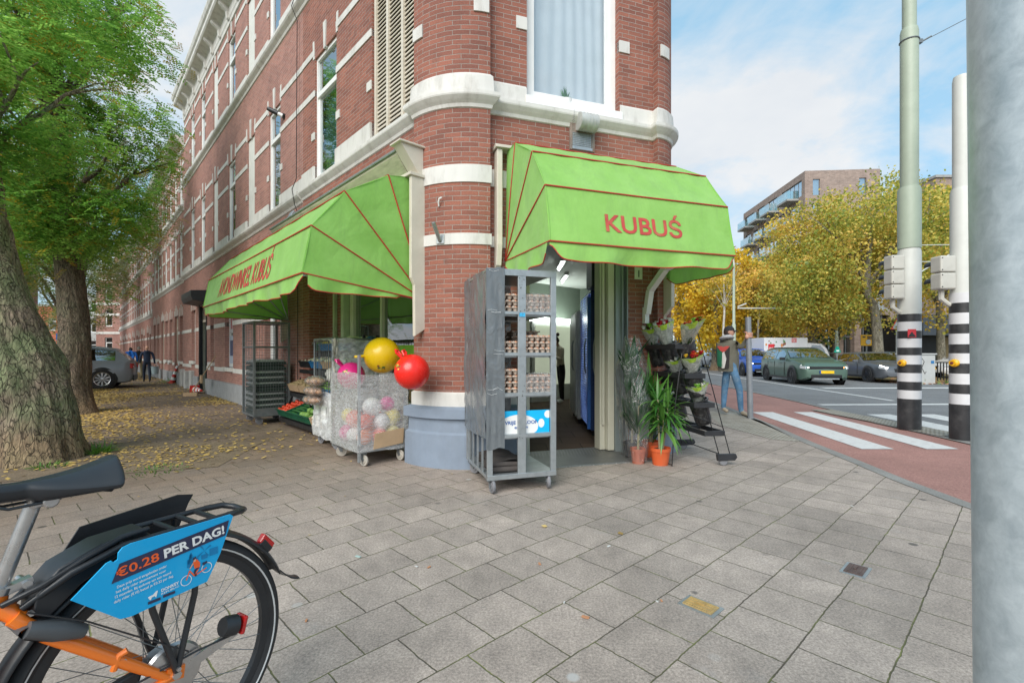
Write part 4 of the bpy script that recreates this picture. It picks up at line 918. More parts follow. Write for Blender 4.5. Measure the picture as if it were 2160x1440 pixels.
b=MB(); b.box((36.4,40.12,-.1),(38.4,40.2,2.5)); b.build('door',pm('bronze_door',(.30,.22,.11),.45,.3),t)
# ------------------------------------------------------------------ shop goods and trolleys
def caster(b,fr,p,r=.055,ang=0.0,w=.028):
    """wheel + fork below z=p.z, returned as separate builders"""
    pass
def add_casters(t,f_,pts,r=.06,whm=None,ztop=.14,angs=None):
    for i,(x,y) in enumerate(pts):
        a=(angs[i] if angs else random.uniform(-.5,.5)); c,s=math.cos(a),math.sin(a)
        b=MB(f_); n=Vector((c,s,0)); u=Vector((-s,c,0)); cen=Vector((x,y,r))-u*.03
        b.lathe([(0,-.014),(r*.55,-.016),(r*.6,-.010),(r*.94,-.012),(r,-.006),(r,.006),(r*.94,.012),(r*.6,.010),(r*.55,.016),(0,.014)],20,cen,(u,Vector((0,0,1)),n))
        wo=b.build('caster',whm or greyrub,t)
        b=MB(f_)
        for sg in (-1,1): b.beam(cen+n*.02*sg,Vector((x,y,ztop-.02))+n*.02*sg,.004,.035)
        b.box((x-.04,y-.035,ztop-.02),(x+.04,y+.035,ztop)); b.cyl(cen-n*.026,cen+n*.026,.008,8); b.build('fork',galv_dark,wo)
# --- egg trolley
a18=R(18); T0=Vector((-.216,4.15,0)); t=thing('egg_trolley',T0,'tall galvanised trolley of egg trays half wrapped in grey film by the shop door','trolley',rz=a18); et=t; f_=tfr(t)
Wd,Dp,HT=.655,.86,1.98
b=MB(f_)
for x,y,w_ in ((0,0,.05),(Wd,0,.055),(0,Dp,.05),(Wd,Dp,.05),(.285,0,.075)): 
    b.box((x-.0 if x<.1 else (x-w_ if x>.5 else x),y if y<.1 else y-.05,.14),(x+w_ if x<.1 else (x if x>.5 else x+w_),y+(.028 if y<.1 else 0) if y<.1 else y,HT))
b.box((.03,Dp-.04,.14),(.05,Dp-.03,HT))
b.build('post',galv,t,bevel=.003)
b=MB(f_); b.box((.004,.004,.125),(Wd-.004,Dp-.004,.155)); b.box((0,-.004,.12),(Wd,.03,.165)); b.build('base',galv,t,bevel=.003)
ZS=[.515,.885,1.245,1.615]
for z in ZS: b=MB(f_); b.box((.006,.008,z-.03),(Wd-.006,Dp-.008,z-.022)); b.box((.006,.03,z-.045),(Wd-.006,.05,z-.0)); b.box((.006,Dp-.03,z-.045),(Wd-.006,Dp-.02,z)); b.box((.03,-.003,z-.03),(Wd-.03,.03,z-.003)); b.build('shelf',galv,t)
b=MB(f_); b.box((.0,.0,HT-.02),(Wd,Dp,HT)); b.box((0,-.004,HT-.05),(Wd,.03,HT+.006)); b.build('top_panel',galv,t)
b=MB(f_)
for y in (.18,.36,.54,.72): b.box((.0,y,.155),(.012,y+.03,.47))
b.build('side_bar',galv,t)
add_casters(t,f_,[(.05,.06),(Wd-.06,.06),(.05,Dp-.08),(Wd-.06,Dp-.08)],.062,greyrub,.125,[.1,-.2,.6,.3])
# spots of old label on middle post
b=MB(f_); b.box((.295,-.006,1.565),(.35,-.004,1.60)); tag(b.build('blue_sticker',pm('sticker_blue',(.05,.42,.72),.5),t))
b=MB(f_)
for k in range(26):
    x=.29+random.random()*.06; z=random.choice([1.86,1.93,1.58,1.24,.9,.5,1.7])+random.uniform(-.05,.05); s=random.uniform(.002,.007); b.box((x,-.0065,z),(x+s,-.0045,z+s*1.3))
b.build('glue_marks',pm('glue',(.06,.055,.05),.8),t)
filmg=mk_film('grey_stretch_film',(.125,.14,.15),.95,.13,7,(1,1,.55),.7,.9)
def wrapfn(p0,p1,z0,z1,amp=.012,nrm=Vector((0,-1,0)),ph=0,edge=.02):
    p0=Vector(p0);p1=Vector(p1)
    def fn(u,v):
        p=p0+(p1-p0)*u; z=z0+(z1-z0)*v
        n=mnoise.noise(Vector((u*5+ph,v*2.5,ph)))+.6*mnoise.noise(Vector((u*13-v*9+ph,v*11,ph+3)))
        e=edge*mnoise.noise(Vector((v*14,ph,u*2)))
        return (p.x+nrm.x*amp*n,p.y+nrm.y*amp*n,z+e*(1-abs(2*v-1)**.5 if 0 else (1 if v in (0,1) else 0)))
    return fn
b=MB(f_); 
b.grid(wrapfn((-.012,-.004,0),(-.012,Dp+.02,0),.47,HT+.01,.02,Vector((-1,0,0)),1.3),30,60)
b.grid(wrapfn((-.014,-.012,0),(.155,-.012,0),.40,HT+.008,.008,Vector((0,-1,0)),4.1),12,60)
b.grid(wrapfn((-.01,Dp+.02,0),(.5,Dp+.025,0),.47,HT+.0,.01,Vector((0,1,0)),7.1),12,40)
b.build('grey_film',filmg,t,norm=False)
b=MB(f_)
for k in range(9):
    z=random.choice([.55,.9,.93,1.25,1.6,1.63,1.95,.46])+random.uniform(-.02,.02); x=random.uniform(-.01,.06); b.tube([(x,-.022,z),(x+.04,-.024,z+random.uniform(-.02,.02)),(x+.09,-.022,z+random.uniform(-.012,.012))],.0009,4)
b.build('film_crease',white_clean,t)
# --- egg trays
pulp=pm('egg_tray_pulp',(.50,.405,.33),.9,var=.14,scale=25,bmp=.2,dirt=(.22,.16,.13),dscale=9); eggm=pm('egg_shell',(.56,.28,.17),.5,var=.18,scale=22)
plast=mk_clear('clear_wrap',.10,.12,30,.10)
def tray_mesh():
    b=MB(); n=5; p=.056; S=n*p/2
    hole=[]
    # rim edge with scallops: cups as frusta, ridge pyramids between
    for i in range(n):
        for j in range(n):
            cx,cy=-S+p*(i+.5),-S+p*(j+.5)
            b.lathe([(.012,0),(.017,.004),(.0255,.034),(.027,.040)],8,(cx,cy,0),None,False)
    for i in range(n+1):
        for j in range(n+1):
            cx,cy=-S+p*i,-S+p*j; sx=.016
            if i in(0,n) or j in(0,n): continue
            b.poly([(cx-sx,cy-sx,.036),(cx+sx,cy-sx,.036),(cx,cy,.056)]); b.poly([(cx+sx,cy-sx,.036),(cx+sx,cy+sx,.036),(cx,cy,.056)]); b.poly([(cx+sx,cy+sx,.036),(cx-sx,cy+sx,.036),(cx,cy,.056)]); b.poly([(cx-sx,cy+sx,.036),(cx-sx,cy-sx,.036),(cx,cy,.056)])
    # scalloped rim skirt
    for side in range(4):
        c,s=math.cos(side*PI/2),math.sin(side*PI/2)
        def q(x,y,z): return (x*c-y*s,x*s+y*c,z)
        m=40
        for k in range(m):
            x0,x1=-S-.006+(2*S+.012)*k/m,-S-.006+(2*S+.012)*(k+1)/m
            def top(x): return .043+.010*math.cos((x+S)/p*2*PI)
            b.poly([q(x0,-S-.006,.036),q(x1,-S-.006,.036),q(x1,-S-.004,top(x1)),q(x0,-S-.004,top(x0))]); b.poly([q(x0,-S-.006,.036),q(x1,-S-.006,.036),q(x1,-S+.01,.036),q(x0,-S+.01,.036)])
    return b
tb=tray_mesh(); 
eb=MB()
for i in range(5):
    for j in range(5):
        if j in(0,) or i in (0,4) or True:
            if i in(1,2,3) and j in(2,3): continue
            eb.sphere((-.14+.056*(i+.5),-.14+.056*(j+.5),.031),.0205,10,6,(1,1,1.2))
proto=None
gr='egg trays stacked on the trolley shelves'
STK=[(0,.16,.155,3),(0,.49,.16,4),(1,.16,.155,3),(1,.49,.155,5),(2,.16,.16,4),(2,.49,.16,4),(3,.16,.16,4),(3,.49,.16,5)]
STK=[(1,.165,.165,4),(1,.485,.16,3),(2,.165,.17,2),(2,.485,.165,3),(3,.165,.165,3),(3,.485,.165,3),(1,.165,.5,5),(1,.485,.5,1),(2,.165,.5,5),(2,.485,.5,4),(3,.165,.5,4)]
order=['bottom','second','third','fourth','topmost']
nm={1:'lowest shelf',2:'middle shelf',3:'upper shelf'}
def addtray(lx,ly,lz,lab,rz,eggs=True):
    global proto
    p=f_((lx,ly,lz))
    if proto is None:
        o=tb.build('egg_tray',pulp,norm=False); e=eb.build('eggs',eggm,o,norm=False); e['kind']='stuff'; proto=o
    else:
        o=proto.copy(); COL.objects.link(o)
        e=proto.children[0].copy(); COL.objects.link(e); e.parent=o
    o.location=p; o.rotation_euler=(0,0,a18+rz); tag(o,lab,'egg tray',gr); return o
for sh,lx,ly,n in STK:
    for k in range(n):
        side='left' if lx<.3 else 'right'; row='front' if ly<.3 else 'rear'
        addtray(lx,ly,ZS[sh]-.005+k*.055,'%s egg tray of the %s %s stack on the %s of the trolley'%(order[k],row,side,nm[sh]),random.uniform(-.04,.04))
for sh,lx,ly,n,lab in ((3,.485,.165,3,'crumpled clear wrap over the right stack of eggs on the upper shelf'),(1,.485,.16,3,'crumpled clear wrap over the right stack of eggs on the lowest egg shelf')):
    p=f_((lx,ly,ZS[sh]-.005)); g=Fr(p,f_.x,f_.y); b=MB(g); h=n*.055+.012
    def cf(u,v,h=h): 
        a=2*PI*u; x=.158*max(-1,min(1,1.5*math.cos(a))); y=.158*max(-1,min(1,1.5*math.sin(a))); k=.0 if v<.8 else (v-.8)*5*.95
        nn=mnoise.noise(Vector((u*14,v*6,3)))*.006; return (x*(1-k)+nn,y*(1-k)+nn,h*min(1,v/.8)*.96+nn+.003)
    b.grid(cf,48,12); tag(b.build('wrap',plast,norm=False),lab,'plastic wrap')
t=thing('egg_sign',f_((.03,-.0,.52)),'light blue card reading VRIJE UITLOOP eieren with pale spots on the trolley','sign',rz=a18); f2=Fr(f_((0,.034,.515)),f_.x,f_.y)
b=MB(f2); b.box((.04,0,.0),(Wd-.055,.004,.205)); b.build('card',pm('sign_blue',(.0,.42,.78),.45),t)
b=MB(f2)
def disc(cx,cz,rx,rz_,y,m=28,lo=None,xlim=(.04,Wd-.055),zlim=(0.0,.205)):
    pts=[(min(xlim[1],max(xlim[0],cx+rx*math.cos(2*PI*k/m))),y,min(zlim[1],max(zlim[0],cz+rz_*math.sin(2*PI*k/m)))) for k in range(m)]; b.poly(pts)
disc(.30,.06,.19,.11,-.001); disc(.52,.085,.03,.04,-.001); disc(.585,.165,.035,.035,-.001); disc(.05,.15,.03,.04,-.0012); 
b.build('white_spots',white_clean,t,norm=False)
lb=pm('sign_text_blue',(.01,.10,.35),.5)
b=MB(f2)
ux,uz,un=f2.x,Vector((0,0,1)),-f2.y
text('VRIJE UITLOOP',Fr(f2((.325,-.0025,.085)),ux,uz,un),lb,t,w=.31,h=.032,bold=.02); text('eieren',Fr(f2((.325,-.0025,.045)),ux,uz,un),lb,t,w=.13,h=.027,bold=.015,name='lettering')
# folded mat on base
b=MB(f_)
for k in range(4): b.grid(lambda u,v,k=k:(.06+.33*u+.01*math.sin(v*9+k),.12+.52*v,.16+.028*k+.022*math.sin(PI*u)*(1 if k==3 else .3)+.008*math.sin(v*13+u*6+k)),10,12)
b.tube([(.06,.12,.185),(.2,.09,.19),(.38,.12,.18)],.026,10); b.tube([(.06,.12,.23),(.2,.10,.235),(.33,.12,.22)],.022,10)
tag(b.build('folded_mat',pm('mat_cloth',(.07,.06,.055),.95,var=.2,bmp=.4,bs=200),norm=False),'dark folded cloth mat lying on the trolley base','mat')
# --- ball cart (film wrapped)
T1=Vector((-1.66,5.12,0)); aB=math.atan2(.39,.447)
t=thing('ball_cart',T1,'grey steel cart wrapped in clear film, full of toy balls, beside the rounded pier','cart',rz=aB); f_=tfr(t); bw,bd,bh=.58,.78,1.0
b=MB(f_)
for x,y,h in ((0,0,1.22),(bw-.03,0,.98),(0,bd-.03,1.0),(bw-.03,bd-.03,1.0)): b.box((x,y,.05 if (x,y)==(0,0) else .12),(x+.03,y+.03,h))
b.build('post',galv,t,bevel=.003)
b=MB(f_); b.box((0,0,.15),(bw,bd,.19)); b.box((0,0,.19),(.015,bd,.23)); b.build('base',galv,t,bevel=.003)
b=MB(f_); b.cyl((bw-.01,.02,.05),(bw+.03,.02,.5),.015,8); b.build('brace',galv_dark,t)
add_casters(t,f_,[(.07,.06),(bw-.07,.06),(.06,bd-.08),(bw-.07,bd-.08)],.062,pm('caster_cream',(.40,.37,.32),.6),.15,[.3,.2,1.2,.9])
clearf=mk_clear('clear_stretch_film',.10,.16,13,.30,4.5)
b=MB(f_); x0=-.012
for p0,p1,nr,ph in (((x0,x0,0),(bw+.012,x0,0),Vector((0,-1,0)),1),((x0,bd,0),(x0,x0,0),Vector((-1,0,0)),2),((bw+.012,x0,0),(bw+.012,bd,0),Vector((1,0,0)),3),((bw,bd+.01,0),(0,bd+.01,0),Vector((0,1,0)),5)):
    b.grid(wrapfn(p0,p1,.16,1.0+(.02 if ph==2 else 0),.014,nr,ph,.03),22,34)
b.build('clear_film',clearf,t,norm=False)
b=MB(f_); b.prism([(0,0),(.36,.03),(.37,.2),(.02,.17)],(.16,-.03,.18),(1,0,0),(0,0,1),(0,.006,0)); tag(b.build('cardboard_piece',cardb,norm=False),'torn brown cardboard tucked in front of the wrapped ball cart','cardboard')
ballc=[((.8,.12,.06),'red'),((.75,.62,.08),'yellow'),((.85,.85,.85),'white'),((.80,.2,.05),'orange'),((.7,.05,.3),'pink'),((.1,.35,.7),'blue')]
ballm=[pm('ball_%s'%n,c,.3,var=.05) for c,n in ballc]
spots=[(.12,.12,.30,3),(.30,.12,.29,0),(.46,.13,.30,1),(.14,.14,.47,0),(.33,.13,.46,2),(.47,.16,.49,1),(.1,.35,.3,2),(.1,.55,.3,4),(.12,.36,.48,0),(.12,.56,.5,1),(.3,.35,.35,3),(.45,.35,.3,5),(.3,.55,.4,2),(.45,.55,.45,0),(.22,.14,.63,2),(.42,.16,.65,4)]
for i,(x,y,z,m) in enumerate(spots):
    p=f_((x,y,z)); o=MB().sphere(p,.085+.01*(i%3),18,12).build('toy_ball',ballm[m]); tag(o,'%s toy ball, number of its row unclear, seen through the film of the cart'%ballc[m][1] if False else '%s toy ball behind the clear film, %s %s in the cart'%(ballc[m][1],['low','halfway up','high'][min(2,int((z-.28)/.15))],['at the front left','at the front centre','at the front right'][min(2,int(x/.19))] if y<.2 else ['on the street side','in the middle','by the pier side'][min(2,int(x/.17))]),'toy ball','toy balls inside the wrapped cart')
def hopper(name,c,r,m,lab,hd,face):
    t=thing(name,c,lab,'hopper ball','big hopper balls on the cart'); b=MB(); b.sphere(c,r,36,22); bo=b.build('ball',m,t)
    hd=Vector(hd).normalized(); u,v,_=basis(hd)
    for sg in (-1,1):
        b=MB(); q=Vector(c)+hd*r*.93+u*sg*r*.2; pts=[q-u*.0*sg, q+hd*.03+u*sg*.015, q+hd*.075+u*sg*.035, q+hd*.085+u*sg*.0, q+hd*.055-u*sg*.0,q+hd*.02-u*.012*sg]
        b.tube([q-hd*.03,q+hd*.02+u*sg*.01,q+hd*.07+u*sg*.05,q+hd*.10+u*sg*.04,q+hd*.09-u*sg*.0,q+hd*.03-u*sg*.01],[.02,.016,.014,.014,.013,.016],8); b.build('handle',m,t)
    # printed patch: small motley blotches
    fd=Vector(face).normalized(); fu,fv,_=basis(fd); b=MB()
    for k in range(8):
        a=random.uniform(-.32,.32); e=random.uniform(-.2,.2); d=(fd+fu*a+fv*e).normalized(); cc=Vector(c)+d*(r+.0015); s=random.uniform(.008,.02); uu,vv,_=basis(d)
        b.m=random.randrange(3); b.poly([cc+uu*s*math.cos(q*PI/3)+vv*s*random.uniform(.6,1)*math.sin(q*PI/3) for q in range(6)])
    b.build('printed_pattern',[ballm[1],leaf_green,pm('print_dark_%s'%name,(.2,.03,.03),.5)],t,norm=False)
    return t
hy=atY(806,749,5.42); hr=atY(869,784,4.93); hp=atY(741,792,5.65)
hopper('hopper_ball',hy,.205,pm('hop_yellow',(.72,.46,.005),.28,var=.03),'big yellow hopper ball with handles lying on the wrapped cart',(-.9,-.35,-.05),(.2,-.75,-.75))
hopper('hopper_ball',hr,.183,pm('hop_red',(.75,.02,.012),.25,var=.03),'big red hopper ball hanging at the right corner of the cart against the brick pier',(-.5,.2,.8),(-.75,-.6,.35))
hopper('hopper_ball',hp,.16,pm('hop_pink',(.70,.02,.22),.3,var=.03),'pink hopper ball half sunk into the left of the wrapped cart',(-.65,-.1,.75),(.0,-.9,.3))
# --- onion cage cart behind it
T2=Vector((-2.28,6.02,0)); t=thing('wrapped_cage',T2,'steel mesh cage cart in torn dull film with onion bags behind the ball cart','cart',rz=aB); f_=tfr(t)
b=MB(f_); cw,cd,chh=.52,.66,1.42
for x in (0,cw): 
    for y in (0,cd): b.cyl((x,y,.12),(x,y,chh),.013,8)
for y in (0,cd): b.cyl((0,y,chh),(cw,y,chh),.013,8); b.cyl((0,y,.8),(cw,y,.8),.008,6)
for x in (0,cw): b.cyl((x,0,chh),(x,cd,chh),.013,8); b.cyl((x,0,.8),(x,cd,.8),.008,6)
for k in range(1,9): 
    b.cyl((0,cd*k/9,.2),(0,cd*k/9,chh),.004,5); b.cyl((cw,cd*k/9,.2),(cw,cd*k/9,chh),.004,5)
    if k<8: b.cyl((cw*k/8,0,.2),(cw*k/8,0,chh),.004,5); b.cyl((cw*k/8,cd,.2),(cw*k/8,cd,chh),.004,5)
b.box((-.01,-.01,.13),(cw+.01,cd+.01,.17)); b.build('cage',galv_dark,t)
add_casters(t,f_,[(.05,.05),(cw-.05,.05),(.05,cd-.06),(cw-.05,cd-.06)],.06,None,.14)
dullf=mk_clear('dull_film',.12,.3,12,.55,2.5); dullc=mk_film('dull_film_top',(.50,.47,.40),.8,.4,14,(1,1,1),.9,.5)
b=MB(f_)
for p0,p1,nr,ph,z0,z1 in (((-.02,cd,0),(-.02,-.02,0),Vector((-1,0,0)),2,.12,.72),((-.02,-.02,0),(cw+.02,-.02,0),Vector((0,-1,0)),3,.14,.75),((-.01,-.02,0),(cw+.02,-.02,0),Vector((0,-1,0)),6,.95,1.42)):
    b.grid(wrapfn(p0,p1,z0,z1,.03,nr,ph,.06),20,26)
b.build('film',dullf,t,norm=False)
b=MB(f_); b.grid(lambda u,v:(-.03+u*(cw+.06),-.03+v*(cd+.06),chh+.015+.02*mnoise.noise(Vector((u*5,v*5,1)))-.05*(abs(2*v-1)**8)-.03*(abs(2*u-1)**8)),16,16)
b.grid(wrapfn((.0,-.03,0),(.05,-.03,0),.85,1.42,.03,Vector((0,-1,0)),6,.06),4,16); b.build('film_cover',dullc,t,norm=False)
onm=pm('onion_bag',(.42,.20,.08),.5,var=.35,scale=26,bmp=.4,bs=30)
bagf=mk_clear('net_bag_film',.08,.15,20,.12,1.0)
for i,z in enumerate((.62,.74,.87)):
    p=f_((-.10,.42-.05*i,z)); t=thing('onion_bag',p,['lowest bulging bag of onions leaning out of the cage cart','middle bulging bag of onions leaning out of the cage cart','top bag of onions with bluish film leaning out of the cage cart'][i],'bag','onion bags on the cage cart'); g=Fr(p,f_.x,f_.y); b=MB(g)
    for k in range(46): a=random.uniform(0,6.28); e=math.sqrt(random.random()); b.sphere((.085*e*math.cos(a),.17*e*math.sin(a),random.uniform(-.035,.03)*(1.2-e)),random.uniform(.022,.032),8,6)
    e=b.build('onions',onm,t); e['kind']='stuff'
    b=MB(g); b.grid(lambda u,v:(.125*math.cos(2*PI*u)*math.sin(PI*v),.215*math.sin(2*PI*u)*math.sin(PI*v),.065*math.cos(PI*v)+.014*mnoise.noise(Vector((u*20,v*14,i)))),40,20); b.build('bag_film',bagf,t,norm=False)
for i,(x,y,z) in enumerate(((.15,.3,.9),(.3,.25,.92),(.2,.5,.95))):
    p=f_((x,y,z)); b=MB(Fr(p,f_.x,f_.y)); b.grid(lambda u,v:(.11*math.cos(2*PI*u)*math.sin(PI*v),.11*math.sin(2*PI*u)*math.sin(PI*v),.08*math.cos(PI*v)+.01*math.sin(u*30+v*20+i)),20,10); tag(b.build('garlic_bag',white,norm=False),['whitish bag of bulbs inside the cage, on the street side','whitish bag of bulbs inside the cage, in the middle','whitish bag of bulbs inside the cage, highest at the back'][i],'bag','bags of bulbs in the cage cart')
# --- produce rack
t=thing('produce_rack',FL((2.9,0,0)),'black stepped produce rack on wheels under the long awning','rack'); b=MB(FL)
s0,s1=1.95,4.0; tiers=[(.34,.12,.20),(.16,.53,.28),(.0,.93,.30),(-.12,1.22,.22)]
for d,z,dep in tiers:
    b.obox(((s0+s1)/2,d-dep/2,z+.05),((s1-s0)/2,0,0),(0,dep/2,-dep/2*.38),(0,.003,.006)); b.box((s0,d-.004,z-.05),(s1,d+.012,z+.015))
for s in (s0+.02,s1-.04,(s0+s1)/2): b.box((s,-.26,.1),(s+.03,-.22,1.5)); b.beam((s+.015,-.24,1.3),(s+.015,.3,.12),.02,.03)
b.build('frame',black_metal,t); add_casters(t,FL,[(s0+.1,.25),(s1-.1,.25),(s1-.1,-.2),(s0+.1,-.2)],.055,None,.1)
crates_m={'green':pm('crate_green',(.01,.09,.045),.5,var=.2),'black':black_pl,'blue':pm('crate_blue',(.02,.18,.42),.5),'card':cardb}
prod={'tomato':(pm('tomato',(.65,.06,.02),.35,var=.2),.035),'lettuce':(pm('lettuce',(.16,.30,.06),.6,var=.4,scale=20),.05),'cucumber':(pm('cucumber',(.03,.13,.03),.45),.03),'pepper':(pm('pepper',(.65,.45,.03),.35),.04),'cauli':(pm('cauliflower',(.62,.58,.45),.8,var=.15),.06),'potato':(pm('potato',(.35,.25,.13),.8),.035)}
def crate(s,d,z,tilt,w_,l_,h,mk,pr,lab):
    t=thing('crate',FL((s,d,z)),lab,'crate','crates of fruit and vegetables on the rack'); ct,st=math.cos(tilt),math.sin(tilt)
    g=Fr(FL((s,d,z)),UL,NL*ct-Vector((0,0,1))*st,NL*st+Vector((0,0,1))*ct); b=MB(g); m=crates_m[mk]; e=.008
    b.box((-w_/2,-l_,0),(w_/2,0,e)); b.box((-w_/2,-l_,e),(-w_/2+e,0,h)); b.box((w_/2-e,-l_,e),(w_/2,0,h)); b.box((-w_/2+e,-e,e),(w_/2-e,0,h)); b.box((-w_/2+e,-l_,e),(w_/2-e,-l_+e,h))
    if mk!='card':
        for k in range(int(w_/.05)): x=-w_/2+.03+k*.05; b.box((x,0,.02),(x+.008,.006,h-.01))
        b.box((-w_/2-.01,0,h-.014),(w_/2+.01,.012,h)); b.box((-w_/2-.01,-l_,h-.014),(-w_/2,0,h))
    b.build('crate_body',m,t)
    pm_,r=prod[pr]; b=MB(g); nx=max(2,int(w_/(2.1*r))); ny=max(2,int(l_/(2.1*r)))
    for i in range(nx):
        for j in range(ny):
            c=(-w_/2+w_*(i+.5)/nx+random.uniform(-.005,.005),-l_*(j+.5)/ny+random.uniform(-.005,.005),h*.75+random.uniform(-.01,.02))
            if pr=='cucumber': 
                if i==0: b.tube([(-w_/2+.03,c[1],c[2]),(0,c[1],c[2]+.01),(w_/2-.03,c[1],c[2])],[.012,.02,.012],6)
            else: b.sphere(c,r,8,6,(random.uniform(.9,1.1),1,random.uniform(.8,1)))
    o=b.build('produce',pm_,t); o['kind']='stuff'
rows=[(0,.36,.17,[('green','tomato','green crate of red tomatoes at the far left of the lowest rack tier'),('green','cucumber','green crate of cucumbers second from the far end of the lowest tier'),('green','lettuce','green crate of leafy greens in the middle of the lowest tier'),('card','cauli','open cardboard box with pale vegetables near the cart on the lowest tier')]),
 (1,.18,.58,[('card','potato','open brown cardboard box at the far end of the middle tier'),('card','potato','brown cardboard box with ridged flaps on the middle tier'),('black','lettuce','black crate of pale greens on the middle tier'),('blue','lettuce','blue crate of greens on the middle tier near the cage cart')]),
 (2,.0,.98,[('black','cauli','black crate of cauliflower at the far end of the upper tier'),('blue','cauli','blue crate of pale bags on the upper tier'),('card','cauli','cardboard crate of pale bulbs on the upper tier'),('blue','lettuce','blue crate of greens on the upper tier nearest the cage cart')]),
 (3,-.1,1.27,[('green','lettuce','dark green crate of herbs at the far end of the top tier'),('blue','pepper','blue crate with yellow peppers on the top tier'),('blue','cauli','blue crate with wrapped vegetables on the top tier')])]
for r_,d,z,cs in rows:
    n=len(cs); w_=(s1-s0)/n
    for k,(mk,pr,lab) in enumerate(cs): crate(s1-w_*(k+.5),d-.0,z,-.0+R(20),w_-.03,.38 if r_==0 else .3,.12,mk,pr,lab)
# --- roll cage of bottle crates at far end of awning
def roll_cage():
    sA,sB,dA,dB=4.22,4.92,.12,.68; t=thing('roll_cage',FL(((sA+sB)/2,(dA+dB)/2,0)),'tall grey steel roll cage full of bottle crates at the far end of the awning','trolley'); b=MB(FL); h=1.78
    for s,d in ((sA,dA),(sA,dB),(sB,dA),(sB,dB)): b.box((s-.018,d-.018,.14),(s+.018,d+.018,h))
    for z in (.14,h-.03,1.32):
        b.box((sA,dB-.015,z),(sB,dB+.015,z+.03)); b.box((sA,dA-.015,z),(sB,dA+.015,z+.03)); b.box((sA-.015,dA,z),(sA+.015,dB,z+.03)); b.box((sB-.015,dA,z),(sB+.015,dB,z+.03))
    b.box((sA,dA,h-.02),(sB,dB,h)); b.box((sA,dA,.13),(sB,dB,.16)); b.box((sA-.01,dA,.16),(sA,dB,.28)); b.build('frame',galv_dark,t)
    b=MB(FL); n=13
    for k in range(1,n): 
        d=dA+(dB-dA)*k/n; b.cyl((sA,d,.16),(sA,d,h),.0022,4); b.cyl((sB,d,.16),(sB,d,h),.0022,4)
        s=sA+(sB-sA)*k/n; b.cyl((s,dB,.16),(s,dB,h),.0022,4)
    for k in range(30): z=.2+(h-.22)*k/30; b.cyl((sA,dA,z),(sA,dB,z),.0022,4); b.cyl((sB,dA,z),(sB,dB,z),.0022,4); b.cyl((sA,dB,z),(sB,dB,z),.0022,4)
    b.build('mesh_panel',galv_dark,t); add_casters(t,FL,[(sA+.05,dA+.06),(sA+.05,dB-.06),(sB-.05,dA+.06),(sB-.05,dB-.06)],.06,None,.13)
    gm=pm('tray_dark_green',(.012,.03,.022),.5); sl=pm('silver_foil',(.50,.52,.53),.3,.5,var=.3,scale=30)
    for k in range(10):
        z=.17+k*.095; lab='dark tray of silver wrapped bottles, layer %s in the roll cage'%['lowest','second','third','fourth','fifth','sixth','seventh','eighth','ninth','topmost'][k]
        o=thing('bottle_tray',FL(((sA+sB)/2,(dA+dB)/2,z)),lab,'tray','trays stacked in the roll cage'); b=MB(FL)
        b.box((sA+.03,dA+.03,z),(sB-.03,dB-.03,z+.012)); b.box((sA+.03,dA+.03,z+.012),(sA+.045,dB-.03,z+.05)); b.box((sB-.045,dA+.03,z+.012),(sB-.03,dB-.03,z+.05)); b.box((sA+.045,dB-.045,z+.012),(sB-.045,dB-.03,z+.05)); b.build('tray_body',gm,o)
        b=MB(FL)
        for q in range(7): 
            s=sA+.08+q*.09; b.tube([(s,dA+.06,z+.055),(s,dB-.11,z+.055),(s,dB-.02,z+.052)],[.036,.036,.016],8)
        for q in range(5):
            d=dA+.09+q*.095; b.tube([(sA+.05,d,z+.06),(sA+.12,d,z+.06)],[.02,.036],8)
        e=b.build('bottles',sl if k%4 else gm,o); e['kind']='stuff'
roll_cage()
# ------------------------------------------------------------------ street props left
conered=pm('cone_red',(.55,.03,.02),.5,dirt=(.3,.1,.06),damt=.4); 
def cone(name,fr,lab,L_=.62,m2=white_clean):
    t=thing(name,fr.o,lab,'traffic cone','striped traffic cones by the row house'); n=7
    for k in range(n):
        z0,z1=L_*k/n,L_*(k+1)/n; r=lambda z:.10*(1-z/L_)+.028*(z/L_)
        b=MB(fr); b.lathe([(r(z0)+(.001 if k%2 else 0),z0),(r(z1),z1)]+([(0,z1+.01)] if k==n-1 else []),16); b.build('stripe',conered if k%2==0 else m2,t)
    b=MB(fr); b.box((-.13,-.13,-.02),(.13,.13,.005)); b.build('base',conered,t,bevel=.01)
p=at(411,829); q=at(446,835); u=(q-p).normalized(); cone('traffic_cone',Fr((p.x,p.y,.11),Vector((0,0,1)),u.cross(Vector((0,0,1))),u),'red and white cone lying on its side by the grey plinth')
p=at(363,808); cone('traffic_cone',Fr((p.x,p.y,.02),(.95,0,-.3),(0,1,0),(.3,0,.95)),'red and white cone standing tilted with weeds around it',.85)
t=thing('planter_block',FL((12.0,.2,0)),'group','planter')
bpy.data.objects.remove(t)
for i,(px,py,w_,h_) in enumerate(((384,814,.36,.62),(393,819,.2,.6),(405,820,.36,.62))):
    p=at(px+4,py); o=MB(Fr((p.x,p.y,0),UL,NL)).prism([(-w_/2-.04,0),(w_/2+.04,0),(w_/2,h_),(-w_/2,h_)],(0,-.12,0),(1,0,0),(0,0,1),(0,.24,0)).build('stone_block',concrete,bevel=.02)
    tag(o,['grey tapered stone block beside the doorway, furthest down the street','narrow grey stone block between the two wider ones beside the doorway','grey tapered stone block beside the doorway, nearest the broom'][i],'block','grey stone blocks beside the doorway')
t=thing('broom',at(402,838),'wooden broom leaning against the row house wall','broom'); p0=at(402,836)+Vector((0,0,.06)); p1=FL((10.6,.05,1.15)); b=MB(); b.tube([p0,p1],.012,6); b.build('handle',cardb,t)
